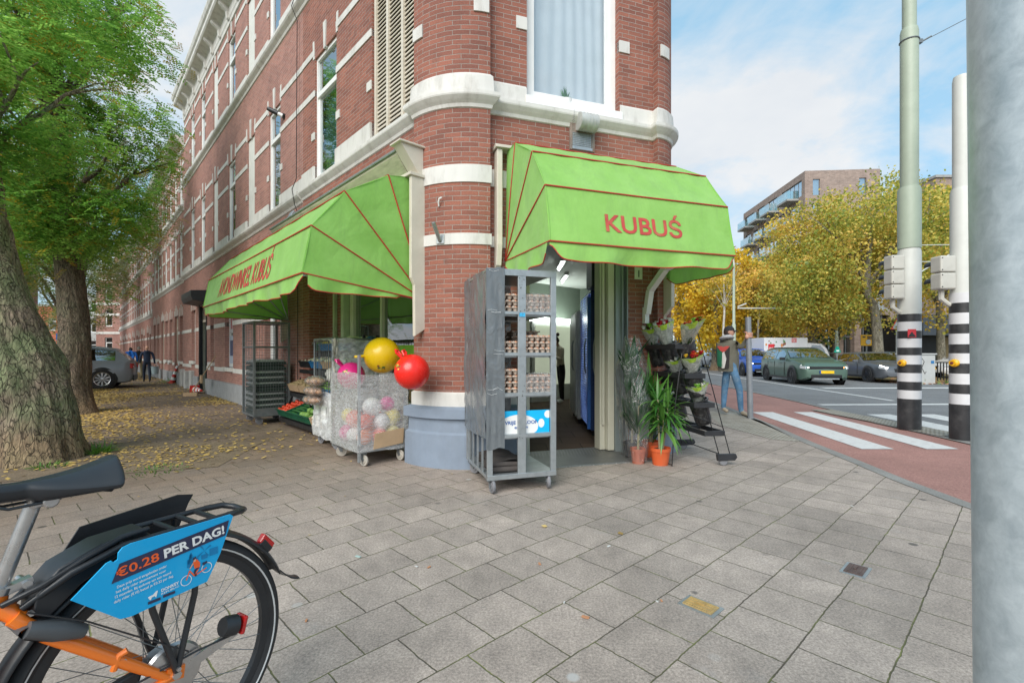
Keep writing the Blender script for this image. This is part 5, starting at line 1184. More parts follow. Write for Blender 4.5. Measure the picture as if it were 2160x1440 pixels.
b=MB(); d=(p0-p1).normalized(); b.obox(p0+Vector((0,0,.0)),(.16,.05,0),(0,.03,.0),(0,0,.05)); b.build('brush',cardb,t)
o=MB(Fr(p0.lerp(p1,.42),UL,NL)).box((-.1,-.02,-.14),(.1,.02,.08)).build('cardboard_flap',cardb); tag(o,'small piece of cardboard hung on the broom handle','cardboard')
# ------------------------------------------------------------------ flower stand, plants (right of the door)
terra=pm('terracotta_plastic',(.62,.11,.03),.45,var=.06,dirt=(.45,.15,.08)); terra2=pm('terracotta_dull',(.42,.13,.08),.5,var=.1,dirt=(.5,.35,.3))
soilm=pm('potting_soil',(.06,.035,.025),.95,bmp=.6)
stemm=pm('plant_stem',(.30,.26,.16),.8,var=.2,scale=20); 
def pot(t,r,h,m):
    f_=tfr(t); b=MB(f_); b.lathe([(0,0),(r*.76,0),(r*.78,.01),(r*.97,h*.8),(r*1.04,h*.8),(r*1.05,h),(r*.97,h),(r*.95,h*.9),(0,h*.88)],28); b.build('pot',m,t)
    b=MB(f_); b.lathe([(0,h*.91),(r*.95,h*.89)],16); b.build('soil',soilm,t)
    return f_
def strapleaf(b,p,a,e,l,w,droop=.5,n=6,fold=.3):
    d=Vector((math.cos(a)*math.cos(e),math.sin(a)*math.cos(e),math.sin(e))); s=Vector((-math.sin(a),math.cos(a),0)); c=Vector(p); rows=[]
    for k in range(n+1):
        tt=k/n; ww=w*(math.sin(PI*min(1,tt*.85+.15))**.7 if tt<1 else 0)*(1-tt**3*.6); up=s.cross(d).normalized()
        rows.append((c-s*ww+up*ww*fold,c.copy(),c+s*ww+up*ww*fold)); d=(d+Vector((0,0,-droop/n))).normalized(); c=c+d*l/n
    ids=[[b.P(q) for q in r] for r in rows]
    for k in range(n):
        for j in (0,1): b.face([ids[k][j],ids[k][j+1],ids[k+1][j+1],ids[k+1][j]],None,True)
plant_l=mk_leaf('dracaena_leaf',[(.02,.09,.015),(.05,.17,.03),(.13,.30,.05),(.26,.42,.08)],.25,.35)
plant_d=mk_leaf('dark_leaf',[(.012,.045,.015),(.02,.08,.025),(.05,.15,.04)],.2,.35)
def dracaena(px,py,lab,heads,r=.105,h=.19,m=None,ht=1.0,w=.016,n=46,ll=.36):
    p=at(px,py); t=thing('potted_palm',p,lab,'potted plant','potted plants beside the shop door'); pot(t,r,h,m or terra); b=MB(); lb=MB()
    for (dx,dy,z) in heads:
        top=p+Vector((dx,dy,z)); b.tube([p+Vector((dx*.3,dy*.3,h*.85)),p+Vector((dx*.7,dy*.7,z*.6)),top],[.012,.011,.009],7)
        for k in range(n):
            a=random.uniform(0,6.283); q=k/n; e=1.45-1.6*q+random.uniform(-.2,.2); strapleaf(lb,top+Vector((0,0,-.13*q)),a,e,ll*random.uniform(.75,1.15),w*random.uniform(.8,1.2),1.0+.8*random.random(),5)
    b.build('stem',stemm,t); lb.build('leaves',plant_l,t,norm=False); return t
dracaena(1393,979,'spiky green dracaena in a bright orange pot beside the flower stand',[(-.03,0,.72),(.09,.03,.62),(.02,-.04,.5)],.108,.19,terra,n=44)
dracaena(1372,962,'broad leaved plant in the orange pot behind the dracaena',[(-.02,.0,.78),(.05,.05,.58)],.1,.19,terra,w=.032,n=26,ll=.42)
# film wrapped tall plants
def wrapped(px,py,lab,r,h,H_,rr,leafn,mpot,broad):
    p=at(px,py); t=thing('wrapped_plant',p,lab,'potted plant','potted plants beside the shop door'); pot(t,r,h,mpot); b=MB(); lb=MB()
    b.tube([p+Vector((0,0,h*.8)),p+Vector((.01,0,H_*.75))],[.014,.01],7)
    for k in range(leafn):
        q=random.random(); z=h+.12+(H_-h-.35)*q; a=random.uniform(0,6.283)
        strapleaf(lb,p+Vector((0,0,z)),a,random.uniform(.9,1.35),random.uniform(.28,.42),(.035 if broad else .013)*random.uniform(.7,1.2),.3,5,.5)
    b.build('stem',stemm,t); lb.build('leaves',plant_d,t,norm=False)
    b=MB(Fr(p))
    def fn(u,v):
        a=2*PI*u; z=h*.2+(H_-h*.2)*v; rad=(r*1.12*(1-v)+rr*v if v<.75 else rr*(1-(v-.75)/.25*.62)); rad=r*1.1+(rr-r*1.1)*min(1,v*1.6) if v<.75 else rr*(1-(v-.75)/.25*.6)
        n=mnoise.noise(Vector((math.cos(a)*2,math.sin(a)*2,v*4)))*.03+mnoise.noise(Vector((math.cos(a)*6,math.sin(a)*6,v*9)))*.018
        return ((rad+n)*math.cos(a),(rad+n)*math.sin(a),z+.03*math.sin(a*3)*v)
    b.grid(fn,44,40); b.build('clear_sleeve',sleeve,t,norm=False); return t
sleeve=mk_clear('plant_sleeve',.06,.06,12,.03)
wrapped(1346,976,'leafy plant in a dull red pot inside a clear plastic sleeve',.085,.17,.95,.14,60,terra2,False)
wrapped(1333,966,'tall dark leafed plant in a clear plastic sleeve against the shutter guide',.10,.2,1.42,.19,46,black_pl,True)
# --- flower stand
t=thing('flower_stand',at(1470,955),'black wire flower stand with stepped shelves and two wheels','stand')
A=at(1452,947); B_=at(1538,981)     # wheel contact points
D0=at(1410,980)                     # front-left foot
fs_u=(B_-A); fs_u.z=0; ln=fs_u.length; fs_u.normalize(); fs_v=Vector((-fs_u.y,fs_u.x,0))
if fs_v.dot(Vector((-1,0,0)))<0: fs_v=-fs_v      # v points towards the wall (left)
FS=Fr(A,fs_u,fs_v); 
b=MB(FS); wd=ln
for x in (0.02,wd-.02):
    b.cyl((x,-.03,.09),(x,.36,1.46),.006,6); b.cyl((x,.10,.09),(x,.50,1.46),.006,6)
    b.tube([(x,.36,1.46),(x,.42,1.5),(x,.52,1.42),(x,.62,.7),(x,.66,.01)],.006,6)
    b.cyl((x,.06,.42),(x,.6,.62),.005,6); b.cyl((x,.2,.78),(x,.56,.9),.005,6)
b.cyl((0.02,.04,.1),(wd-.02,.04,.1),.006,6); b.cyl((0.02,.66,.02),(wd-.02,.66,.02),.006,6); b.cyl((.02,.42,1.24),(wd-.02,.42,1.24),.006,6)
b.build('wire_frame',black_metal,t)
tier=[(.08,.33),(.20,.64),(.31,.96),(.42,1.28)]
for v0,z in tier:
    b=MB(FS); b.box((-.02,v0-.02,z),(wd+.02,v0+.0,z+.055)); b.box((-.02,v0+.2,z),(wd+.02,v0+.22,z+.055)); 
    for x in (-.02,wd/2-.01,wd): b.box((x,v0,z),(x+.02,v0+.2,z+.055))
    b.build('shelf_rail',black_pl,t,bevel=.004)
for x in (0,wd):
    b=MB(FS); b.prism([(-.10,.055),(.10,.055),(.11,.13),(-.11,.13),(-.13,.09)],(x-.02,.04,0),(0,1,0),(0,0,1),(.04,0,0)); h_=b.build('wheel_housing',black_pl,t,bevel=.005)
    b=MB(FS); b.lathe([(0,-.012),(.045,-.012),(.052,-.006),(.052,.006),(.045,.012),(0,.012)],18,(x,.07,.052),(Vector((0,1,0)),Vector((0,0,1)),Vector((1,0,0)))); b.build('wheel',greyrub,t)
buckm=pm('bucket_black',(.018,.018,.02),.3,var=.2,dirt=(.25,.25,.24),dscale=30,damt=.35)
fl_cols={'white':(.75,.74,.68),'yellow':(.75,.5,.03),'red':(.45,.01,.02),'orange':(.7,.2,.03),'green':(.25,.5,.06)}
flm={k:pm('petal_'+k,c,.6,var=.2,scale=40) for k,c in fl_cols.items()}
paperm=mk_film('bouquet_paper',(.72,.75,.70),.45,.2,20,(1,1,1),.7); limem=mk_film('lime_paper',(.45,.68,.06),.85,.3,18,(1,1,1),.6)
nb=0
def bucket(x,v,z,lab,flowers=None):
    p=FS((x,v,z)); tl=Vector(fs_v)*.28+Vector((0,0,.96)); tl.normalize(); uu=fs_u; vv=tl.cross(uu).normalized(); g=Fr(p,uu,vv,tl)
    t=thing('flower_bucket',p,lab,'bucket','black buckets on the flower stand'); b=MB(g)
    b.lathe([(0,-.24),(.078,-.24),(.085,-.23),(.108,.03),(.118,.03),(.118,.045),(.104,.045),(.09,-.2),(0,-.2)],20); b.build('bucket_body',buckm,t)
    if flowers:
        t2=thing('bouquet',g((0,0,.05)),flowers[0],'bouquet','wrapped bouquets on the flower stand'); g2=Fr(g((0,0,-.02)),uu,vv,(tl+flowers[2]).normalized()); Lb=flowers[3]
        b=MB(g2); b.grid(lambda u,w_:((.05+.12*w_+.006*math.sin(u*40))*math.cos(2*PI*u)*.85,(.04+.08*w_)*math.sin(2*PI*u),Lb*w_+(.01*math.sin(u*25) if w_>.9 else 0)),36,8); b.build('wrapping',paperm,t2,norm=False)
        b=MB(g2); b.grid(lambda u,w_:((.125+.025*w_)*math.cos(2*PI*u),(.1+.02*w_)*math.sin(2*PI*u),Lb*.8+Lb*.2*w_+.008*math.sin(u*19)),36,3); b.build('lime_collar',limem,t2,norm=False)
        b=MB(g2); 
        for k in range(70): 
            a=random.uniform(0,6.28); rr=random.uniform(0,.1); strapleaf(b,(rr*.5*math.cos(a),rr*.5*math.sin(a),random.uniform(0,Lb*.75)),a,1.2,.13,.014,.3,3)
        b.build('foliage',plant_d,t2,norm=False)
        for ci,cname in enumerate(flowers[1]):
            b=MB(g2); n=11//len(flowers[1])+2
            for k in range(n):
                a=random.uniform(0,6.28); rr=.12*math.sqrt(random.random()); c=Vector((rr*math.cos(a),rr*.9*math.sin(a),Lb*1.0+random.uniform(.0,.06)-rr*.2)); s=random.uniform(.03,.045)
                for q in range(14):
                    aa=q/14*6.28*2; e=.2+.9*(q/14); d=Vector((math.cos(aa)*math.cos(e),math.sin(aa)*math.cos(e),math.sin(e))); sd=Vector((-math.sin(aa),math.cos(aa),0)); b.poly([c,c+d*s*.7+sd*s*.3,c+d*s,c+d*s*.7-sd*s*.3])
                b.sphere(c,s*.5,8,5)
            b.build('blossom',flm[cname],t2,norm=False)
Z0=Vector((0,0,0))
bucket(.12,.52,1.31,'black bucket at the left of the top row of the flower stand',('white and green wrapped bouquet at the left of the top row',['white','green'],Vector((0,0,.3)),.26))
bucket(wd*.5,.50,1.31,'black bucket in the middle of the top row of the flower stand',('tall white bouquet with small red flowers in the middle of the top row',['white','red'],Vector((0,0,.3)),.30))
bucket(wd-.06,.48,1.31,'black bucket at the right end of the top row of the flower stand',('bouquet of red and lime flowers leaning right on the top row',['red','green','orange'],fs_u*1.0,.40))
bucket(.14,.40,.99,'black bucket at the left of the middle row of the flower stand'); bucket(wd*.52,.39,.99,'black bucket at the centre of the middle row of the flower stand',('low white bouquet at the centre of the middle row',['white'],Vector((0,0,.2)),.2))
bucket(wd-.1,.38,.99,'black bucket at the right of the middle row of the flower stand',('bouquet of yellow and orange flowers on the middle row',['yellow','orange','red'],fs_u*.4,.26))
bucket(.2,.28,.67,'black bucket at the left of the lowest row of the flower stand'); bucket(wd-.16,.27,.67,'black bucket at the right of the lowest row of the flower stand',('white and teal wrapped bouquet on the lowest row',['white','green'],fs_u*.3,.26))
# ------------------------------------------------------------------ poles
polew=pm('pole_cream',(.58,.59,.55),.5,var=.04,dirt=(.4,.4,.36),dscale=2,damt=.25); sage=pm('pole_sage',(.36,.42,.33),.5,var=.05,dirt=(.3,.33,.28),dscale=2,damt=.25)
polek=pm('pole_black',(.025,.025,.027),.4,var=.3,dirt=(.10,.095,.09),dscale=6,damt=.35); polewh=pm('stripe_white',(.60,.60,.61),.5,var=.04,dirt=(.45,.45,.45),dscale=4,damt=.3)
def signal_mast(px,py,lab,rad,bands,ztop_white,sections,heads):
    p=at(px,py); t=thing('signal_mast',p,lab,'pole','striped signal masts beside the cycle path'); z=0
    def seg(z0,z1,r,m,name='band'): b=MB(Fr(p)); b.tube([(0,0,z0),(0,0,z1)],r,32); return b.build(name,m,t)
    k=0
    for z1,m in bands: seg(z,z1,rad,m,'stripe'); z=z1
    for z1,r,m in sections:
        b=MB(Fr(p)); b.lathe([(0,z),(r,z),(r,z1-.06),(r*.9,z1),(0,z1)],32); b.build('shaft',m,t); z=z1
    return t,p
Yb=at(1918,905).y
def zz(y,Y=None): return H-(y-CY)/F*(Y or Yb)
ys=[833,815,796,779,760,743,727,710,696,680,661]
bands=[(zz(840),polek)]; cur=[polewh,polek]
yy=[840,822,804,786,768,749,733,714,698,679,663]
bands=[(zz(y),(polek if i%2==0 else polewh)) for i,y in enumerate(yy)]
mA,pA=signal_mast(1918,905,'thick striped mast with sage green top and a yellow push button, left one',.155,bands,0,[(zz(525),.155,polew),(zz(396),.155,sage),(zz(62),.122,sage),(7.6,.095,sage)],1)
b=MB(Fr(pA)); b.tube([(.125*math.cos(a/16*2*PI),.125*math.sin(a/16*2*PI),zz(88)) for a in range(16)],.012,6,closed=True); b.box((.1,-.03,zz(88)-.03),(.2,.03,zz(88)+.03)); 
b.tube([(.2,0,zz(88)),(.34,-.02,zz(81)+.02)],.014,6); b.build('wire_clamp',galv_dark,mA)
t=tag(MB().tube([pA+Vector((.34,-.02,zz(80))),pA+Vector((3.5,-1.2,zz(80)+1.4)),pA+Vector((12,-4,9.5))],.006,5).build('span_wire',galv_dark),'thin span wire running right from the sage mast','wire')
Yc=at(2028,926).y
yy2=[868,848,828,808,788,768,745,726,704,684,661,640,617]
yy2=[851,829,809,787,766,745,726,704,684,661,640,619,597]
bands=[(zz(y,Yc),(polek if i%2==0 else polewh)) for i,y in enumerate(yy2[:-1])]
mB,pB=signal_mast(2029,927,'striped white mast partly hidden by the near galvanised pole, right one',.14,bands,0,[(zz(400,Yc),.13,polew),(zz(165,Yc),.105,polew)],1)
vbut=pm('button_dark',(.16,.04,.04),.4); yel=pm('signal_yellow',(.75,.40,.01),.4)
for t,p,y,Y in ((mA,pA,765,Yb),(mB,pB,765,Yc)):
    d=Vector((-.95,-.31,0)); c=p+d*.145+Vector((0,0,zz(y,Y))); u,v,_=basis(d); b=MB(); b.lathe([(0,0),(.055,0),(.055,.03),(.04,.045),(.04,.07),(0,.07)],16,c,(u,v,d)); o=b.build('push_button',yel,t); b=MB(); b.lathe([(0,.07),(.02,.07),(.02,.08),(0,.08)],10,c,(u,v,d)); b.build('button',vbut,o)
# sticker
f_=Fr(pA+Vector((-.09,-.155,zz(712))),(1,-.18,0),(0,1,0)); b=MB(f_); b.box((-.055,0,0),(.06,.002,.13)); b.build('sticker',pm('sticker_red',(.5,.03,.04),.5),mA); b=MB(f_); b.box((-.045,-.002,.008),(.05,-.0005,.03)); b.prism([(-.04,.03),(.045,.03),(.02,.06),(.0,.09),(-.02,.06)],(0,-.003,0),(1,0,0),(0,0,1),(0,.002,0)); b.build('sticker_print',polek,mA)
sigm=pm('signal_housing',(.50,.49,.44),.5,var=.05,dirt=(.35,.34,.3)); 
def head(p,off,zt,zb,lab,n,wd=.2):
    t=thing('traffic_light',p+off,lab,'traffic light','traffic light heads on the striped masts'); c=p+off; h=(zt-zb)/n
    b=MB(Fr(c))
    for k in range(n): b.box((-wd/2,-.12,zb+k*h+.006),(wd/2,.06,zb+(k+1)*h-.004))
    b.build('housing',sigm,t,bevel=.02)
    b=MB(Fr(c)); b.tube([(0,0,zb),(.0,0,zb-.12),(.1,0,zb-.2),(-off.x,-off.y,zb-.22)],.035,8); b.tube([(0,0,zt-.15),(-off.x,-off.y,zt-.15)],.02,8); b.build('bracket',sigm,t)
    for k in range(n):
        b=MB(Fr(c)); b.grid(lambda u,v,k=k:(.08*math.cos(PI*u),.06+.14*v,zb+(k+.5)*h+.085*math.sin(PI*u)-.01),12,4); b.build('visor',black_pl,t,norm=False); b=MB(Fr(c)); b.lathe([(0,.0),(.07,0),(.07,.01),(0,.015)],16,(0,.06,zb+(k+.5)*h),(Vector((1,0,0)),Vector((0,0,1)),Vector((0,1,0)))); b.build('lens',pm('lens%d'%k,((.02,.08,.04),(.15,.1,.02),(.15,.02,.02))[k%3],.3),t)
    b=MB(Fr(c))
    for k in range(n): 
        for x in (-wd/2+.02,): b.cyl((x,-.125,zb+(k+.85)*h),(x,-.115,zb+(k+.85)*h),.008,6); b.cyl((x+.0,-.125,zb+(k+.15)*h),(x,-.115,zb+(k+.15)*h),.008,6)
    b.build('screw',black_pl,t)
head(pA,Vector((-.27,.0,0)),zz(540),zz(632),'three lamp traffic light seen from behind on the left striped mast',3,.21)
head(pB,Vector((-.25,.05,0)),zz(541,Yc),zz(612,Yc),'two lamp traffic light seen from behind on the right striped mast',2,.22)
# near galvanised pole: stands close to the camera, slightly out of plumb
bx=Vector((.88,.765,0)); t=thing('near_pole',bx,'thick galvanised steel pole close to the camera at the right edge','pole')
nearm,nt,bb,_=nodes('near_galvanised'); o_=tex(nt); n1=noise_(nt,o_,5,6,.7,1.0); n2=noise_(nt,o_,28,5,.7,.4)
c_=mixc(nt,.5,ramp(nt,n1,[(.3,(.34,.40,.43)),(.55,(.48,.55,.58)),(.75,(.64,.70,.73))]),ramp(nt,n2,[(.3,(.28,.33,.36)),(.7,(.66,.71,.73))])); L(nt,c_,bb.inputs['Base Color']); bb.inputs['Metallic'].default_value=.3; L(nt,mth(nt,'ADD',mth(nt,'MULTIPLY',n2,.3),.28),bb.inputs['Roughness'])
b=MB(); r_=.102; b.tube([bx+Vector((0.012,.0,0)),bx+Vector((0.0,0,1.25)),bx+Vector((-.024,0,3.6))],[r_,r_,r_],48); b.build('shaft',nearm,t)
b=MB(); b.lathe([(0,0),(r_+.05,0),(r_+.05,.012),(r_+.012,.03),(0,.03)],32,bx+Vector((.012,0,0))); b.build('base_collar',galv_dark,t)
# thin steel post by the crosswalk
pp=at(1583,883); t=thing('steel_post',pp,'slim grey steel post held by the man in the cap','post'); pt=pp+Vector((-.045,0,1.9)); b=MB(); b.tube([pp,pt],.052,14); b.build('shaft',pm('post_grey',(.24,.26,.28),.5,.3,dirt=(.35,.36,.37),dscale=5),t)
# street furniture across the road
def mast(px,py,lab,top,r,arms,name='street_lamp'):
    p=at(px,py,ZR); t=thing(name,p,lab,'lamp post'); k=p.y/F; z=H-(top-CY)*k; b=MB(); b.tube([p,Vector((p.x,p.y,z*.45)),Vector((p.x,p.y,z*.46)),Vector((p.x,p.y,z))],[r,r,r*.72,r*.6],12); b.build('post',sage,t)
    b=MB()
    for (x0,y0,x1,y1) in arms: b.tube([atY(x0,y0,p.y),atY(x1,y1,p.y)],.04,6)
    b.build('arm',polew,t); return t,p
t,p=mast(1548,790,'sage lamp post with curved top behind the door awning',560,.11,[(1556,650,1640,650),(1556,647,1574,640)])
b=MB(); b.tube([atY(1548,562,p.y),atY(1547,550,p.y),atY(1541,542,p.y),atY(1530,541,p.y)],.06,8); b.tube([atY(1538,541,p.y),atY(1524,543,p.y)],.11,8); b.build('lantern',polew,t)
mast(1765,780,'sage catenary post between the green car and the grey car',632,.12,[(1762,648,1745,642),(1765,632,1766,640)])
# overhead wires between masts
for i,(a,c_,lab) in enumerate((((1940,517,9),(2040,516,9),'thin horizontal overhead wire at the right of the sage mast'),((1938,576,9.5),(2030,520,9.5),'slanting stay wire between the two striped masts'),((1940,552,8.6),(2000,552,8.6),'short horizontal wire above the two lamp traffic light'))):
    tag(MB().tube([atY(*a),atY(c_[0],c_[1],c_[2])],.012 if i==1 else .008,5).build('overhead_wire',polew),lab,'wire','wires between the striped masts')
def board(name,lab,px0,py0,px1,py1,Y,m,cat,post=True,th=.05):
    a=atY(px0,py0,Y); c=atY(px1,py1,Y); t=thing(name,((a.x+c.x)/2,Y,0),lab,cat); b=MB(); b.box((a.x,Y,c.z),(c.x,Y+th,a.z)); b.build('panel',m,t,bevel=.01)
    if post: b=MB(); b.cyl(((a.x+c.x)/2,Y+.1,-.1),((a.x+c.x)/2,Y+.1,a.z+.1),.05,8); b.build('post',galv_dark,t)
    return t,a,c
yel2=pm('sign_yellow',(.78,.42,.01),.45)
t,a,c=board('detour_sign','yellow detour sign with small black lines beyond the dark grey car',1816,706,1844,729,31,yel2,'sign')
b=MB(); 
for z,x0,x1 in ((.82,.12,.32),(.82,.45,.9),(.66,.5,.9)): b.box((a.x+(c.x-a.x)*x0,30.97,c.z+(a.z-c.z)*z-.05),(a.x+(c.x-a.x)*x1,30.995,c.z+(a.z-c.z)*z+.03))
b.build('printed_line',polek,t); b=MB(); b.lathe([(0,0),(.16,0),(.16,.02),(0,.02)],16,((a.x+c.x)/2+.02,30.96,c.z+(a.z-c.z)*.35),(Vector((1,0,0)),Vector((0,0,1)),Vector((0,1,0)))); b.build('printed_disc',galv,t)
t,a,c=board('road_sign','back of a red edged triangular warning sign behind the left striped mast',1884,672,1904,694,26,galv,'sign'); bpy.data.objects.remove(t.children[0])
m_=((a.x+c.x)/2); b=MB(); b.prism([(a.x-m_-.1,c.z),(c.x-m_+.3,c.z),(.1,a.z+.25)],(m_,26,0),(1,0,0),(0,0,1),(0,.04,0)); b.build('panel',galv,t); b=MB(); b.tube([(a.x-.1,26,c.z),(c.x+.3,26,c.z),(m_+.1,26,a.z+.25)],.045,6,closed=True); b.build('edge',conered,t)
t=thing('green_sign',atY(1767,740,20.5),'small green triangular sign on the roof line behind the grey car','sign'); a=atY(1767,730,20.5); b=MB(); b.prism([(-.15,-.27),(.15,-.27),(.03,0),(-.03,0)],a,(1,0,0),(0,0,1),(0,.04,0)); b.build('panel',pm('sign_green',(.0,.25,.17),.5),t); b=MB(); b.box((a.x-.06,a.y-.01,a.z-.22),(a.x+.06,a.y,a.z-.17)); b.build('print',white_clean,t); b=MB(); b.cyl((a.x,a.y+.05,-.1),(a.x,a.y+.05,a.z-.1),.03,6); b.build('post',galv_dark,t)
# cabinet, railing, leaf litter on median
Ym=19.4
a=atY(1938,745,Ym); c=atY(1973,800,Ym); t=thing('electrical_cabinet',(a.x,Ym,0),'pale grey street cabinet with dark scribble beyond the striped mast','cabinet')
cabm=pm('cabinet_grey',(.42,.43,.42),.6,var=.06,dirt=(.3,.29,.27),dscale=3); b=MB(); b.box((a.x-.1,Ym,-.1),(c.x,Ym+1.0,a.z-.05)); b.build('body',cabm,t,bevel=.01); b=MB(); b.box((a.x-.14,Ym-.04,a.z-.05),(c.x+.04,Ym+1.04,a.z)); b.build('lid',cabm,t)
b=MB(); b.box((c.x-.18,Ym-.006,a.z-.42),(c.x-.05,Ym,a.z-.3)); b.build('label_plate',pm('label_blue',(.02,.15,.35),.5),t)
b=MB(); b.tube([(a.x+.05,Ym-.005,.5),(a.x+.12,Ym-.005,1.0),(a.x+.22,Ym-.005,.85),(a.x+.12,Ym-.005,.6),(a.x+.25,Ym-.005,.35),(a.x+.3,Ym-.005,.45)],.012,5); b.build('scribble',polek,t)
b=MB(); x=c.x+.15
t=thing('railing',(x,21.5,0),'low dark metal railing behind the cabinet on the grassy median','railing')
while x<30: b.box((x,21.5,-.1),(x+.03,21.53,.75)); x+=.14
b.box((c.x,21.49,.75),(30,21.55,.8)); b.build('rail',black_metal,t)
# ------------------------------------------------------------------ orange rental bicycle, front left
AV=Vector((.5,.866,0)).normalized(); PV=Vector((AV.y,-AV.x,0))
BK=Fr((-.995,1.357,0),AV,PV); lean=Vector((.02,-.0,1))
t=thing('bicycle',BK.o,'orange rental bicycle with a blue price board on its black carrier, front left','bicycle'); bike=t
orange=pm('bike_orange',(.85,.19,.015),.35,var=.04,coat=.4,dirt=(.6,.16,.03),dscale=12,damt=.3); alu=pm('aluminium',(.5,.5,.5),.3,.9,var=.12,scale=18); satin=pm('satin_black',(.018,.02,.023),.38,var=.2)
refl=pm('reflective_stripe',(.62,.62,.60),.4); tailred=pm('tail_red',(.5,.01,.01),.2,coat=.5)
def wheel(cx,z=.35,name='rear_wheel'):
    b=MB(BK); axs=(Vector((1,0,0)),Vector((0,0,1)),Vector((0,1,0))); c=(cx,0,z)
    b.lathe([(.309,-.012),(.318,-.020),(.330,-.0235),(.342,-.018),(.3485,-.008),(.350,0),(.3485,.008),(.342,.018),(.330,.0235),(.318,.020),(.309,.012),(.309,-.012)],72,c,axs); w=b.build('tyre' if False else name,rubber,t)
    b=MB(BK)
    for s in (-1,1): b.lathe([(.3215,s*.0222),(.3260,s*.0240)],72,c,axs)
    b.build('reflective_stripe',refl,w,norm=False)
    b=MB(BK); b.lathe([(.286,-.010),(.296,-.0135),(.312,-.0125),(.305,0),(.312,.0125),(.296,.0135),(.286,.010),(.286,-.010)],64,c,axs); b.build('rim',satin,w)
    b=MB(BK)
    for k in range(36):
        a=k/36*2*PI; s=1 if k%2 else -1; h=a+(.9 if (k//2)%2 else -.9)
        b.cyl((cx+.045*math.cos(h),s*.03,z+.045*math.sin(h)),(cx+.287*math.cos(a),s*.004,z+.287*math.sin(a)),.0012,4)
    b.build('spokes',galv_dark,w)
    b=MB(BK); b.lathe([(0,-.05),(.012,-.05),(.014,-.034),(.05,-.033),(.052,-.028),(.036,-.02),(.036,.02),(.052,.028),(.05,.033),(.03,.036),(.014,.06),(0,.06)],28,c,axs); b.build('hub',alu,w)
    return w
wheel(0); wheel(-1.1,name='front_wheel')
b=MB(BK); b.lathe([(0,.038),(.074,.038),(.080,.042),(.074,.050),(.04,.056),(0,.058)],32,(0,0,.35),(Vector((1,0,0)),Vector((0,0,1)),Vector((0,1,0)))); b.obox((.09,.052,.36),(.085,0,.02),(0,.0025,0),(-.004,0,.014)); b.lathe([(0,.062),(.012,.062),(.012,.074),(0,.076)],6,(0,0,.35),(Vector((1,0,0)),Vector((0,0,1)),Vector((0,1,0)))); b.build('roller_brake',alu,t)
# fenders
def fender(cx,a0,a1,r=.378,m=satin):
    b=MB(BK); 
    def fn(u,v):
        a=a0+(a1-a0)*u; w_=(v-.5)*2; rr=r-.016*w_*w_; return (cx+rr*math.cos(a),.032*w_,.35+rr*math.sin(a))
    b.grid(fn,48,8); return b.build('mudguard',m,t,norm=False,solid=.003)
fr_=fender(0,R(22),R(200)); fender(-1.1,R(-5),R(150))
b=MB(BK); b.grid(lambda u,v:(.350+.07*u,.030*(1-.25*u)*(v-.5)*2,.491-.085*u+.035*u*u-.006*((v-.5)*2)**2),8,6); b.build('mud_flap',satin,fr_,norm=False,solid=.003)
b=MB(BK); b.obox((.305,0,.60),(.010,0,.012),(0,.012,0),(-.018,0,.022)); b.build('rear_reflector',tailred,t,bevel=.004); b=MB(BK); b.obox((.298,0,.59),(.012,0,.008),(0,.013,0),(-.014,0,.02)); b.build('reflector_base',satin,t,bevel=.003)
b=MB(BK); b.lathe([(0,-.03),(.026,-.03),(.030,-.02),(.030,.01),(0,.012)],16,(.16,.055,.405),(Vector((.3,0,1)).normalized(),Vector((0,1,0)),Vector((1,0,-.3)).normalized())); b.build('brake_light_case',satin,t); b=MB(BK); b.obox((.187,.055,.398),(.007,0,-.002),(0,.024,0),(.007,0,.026)); b.build('brake_light',tailred,t,bevel=.005)
# frame
b=MB(BK); BB=(-.45,0,.29)
for s in (-1,1):
    b.tube([(-.02,.058*s,.352),(-.10,.058*s,.43),(-.26,.045*s,.585),(-.315,.03*s,.65)],[.011,.014,.015,.016],12)
    b.tube([(-.0,.06*s,.35),(-.22,.05*s,.315),(-.44,.03*s,.292)],[.010,.012,.014],10)
    b.obox((0,.06*s,.352),(.022,0,-.004),(0,.005,0),(.002,0,.018))
b.tube([(-.26,-.045,.585),(-.26,.045,.585)],.013,10)
b.tube([(-.34,0,.70),(-.345,0,.665),(-.45,0,.29)],[.021,.022,.021],16); b.tube([(-.335,0,.715),(-.342,0,.67)],[.024,.024],16)
b.tube([(-.30,.02,.64),(-.345,.0,.69)],[.018,.02],10); b.tube([(-.30,-.02,.64),(-.345,.0,.69)],[.018,.02],10)
b.tube([(-.45,0,.29),(-.65,0,.36),(-.86,0,.60),(-.90,0,.70)],[.026,.028,.026,.024],16); b.tube([(-.42,0,.40),(-.6,0,.45),(-.88,0,.66)],.018,12)
b.tube([(-.885,0,.62),(-.915,0,.84)],[.024,.024],14)
b.build('frame',orange,t)
b=MB(BK); 
for s in (-1,1): b.tube([(-.89,.0,.60),(-.95,.045*s,.5),(-1.1,.05*s,.35)],[.016,.013,.01],10)
b.build('fork',orange,t)
b=MB(BK); b.obox((-.374,.0,.66),(.02,0,.0),(0,.02,0),(.0,0,.03)); b.build('white_label',white_clean,t,bevel=.008)
b=MB(BK); b.tube([(-.335,0,.70),(-.275,0.02,.905)],.0155,16); b.build('seatpost',alu,t)
b=MB(BK); b.tube([(-.338,0,.708),(-.333,0,.722)],.029,20); b.obox((-.30,.01,.715),(.022,0,.004),(0,.012,0),(-.002,0,.009)); b.cyl((-.29,-.03,.715),(-.29,.03,.715),.009,10); b.build('seat_clamp',alu,t)
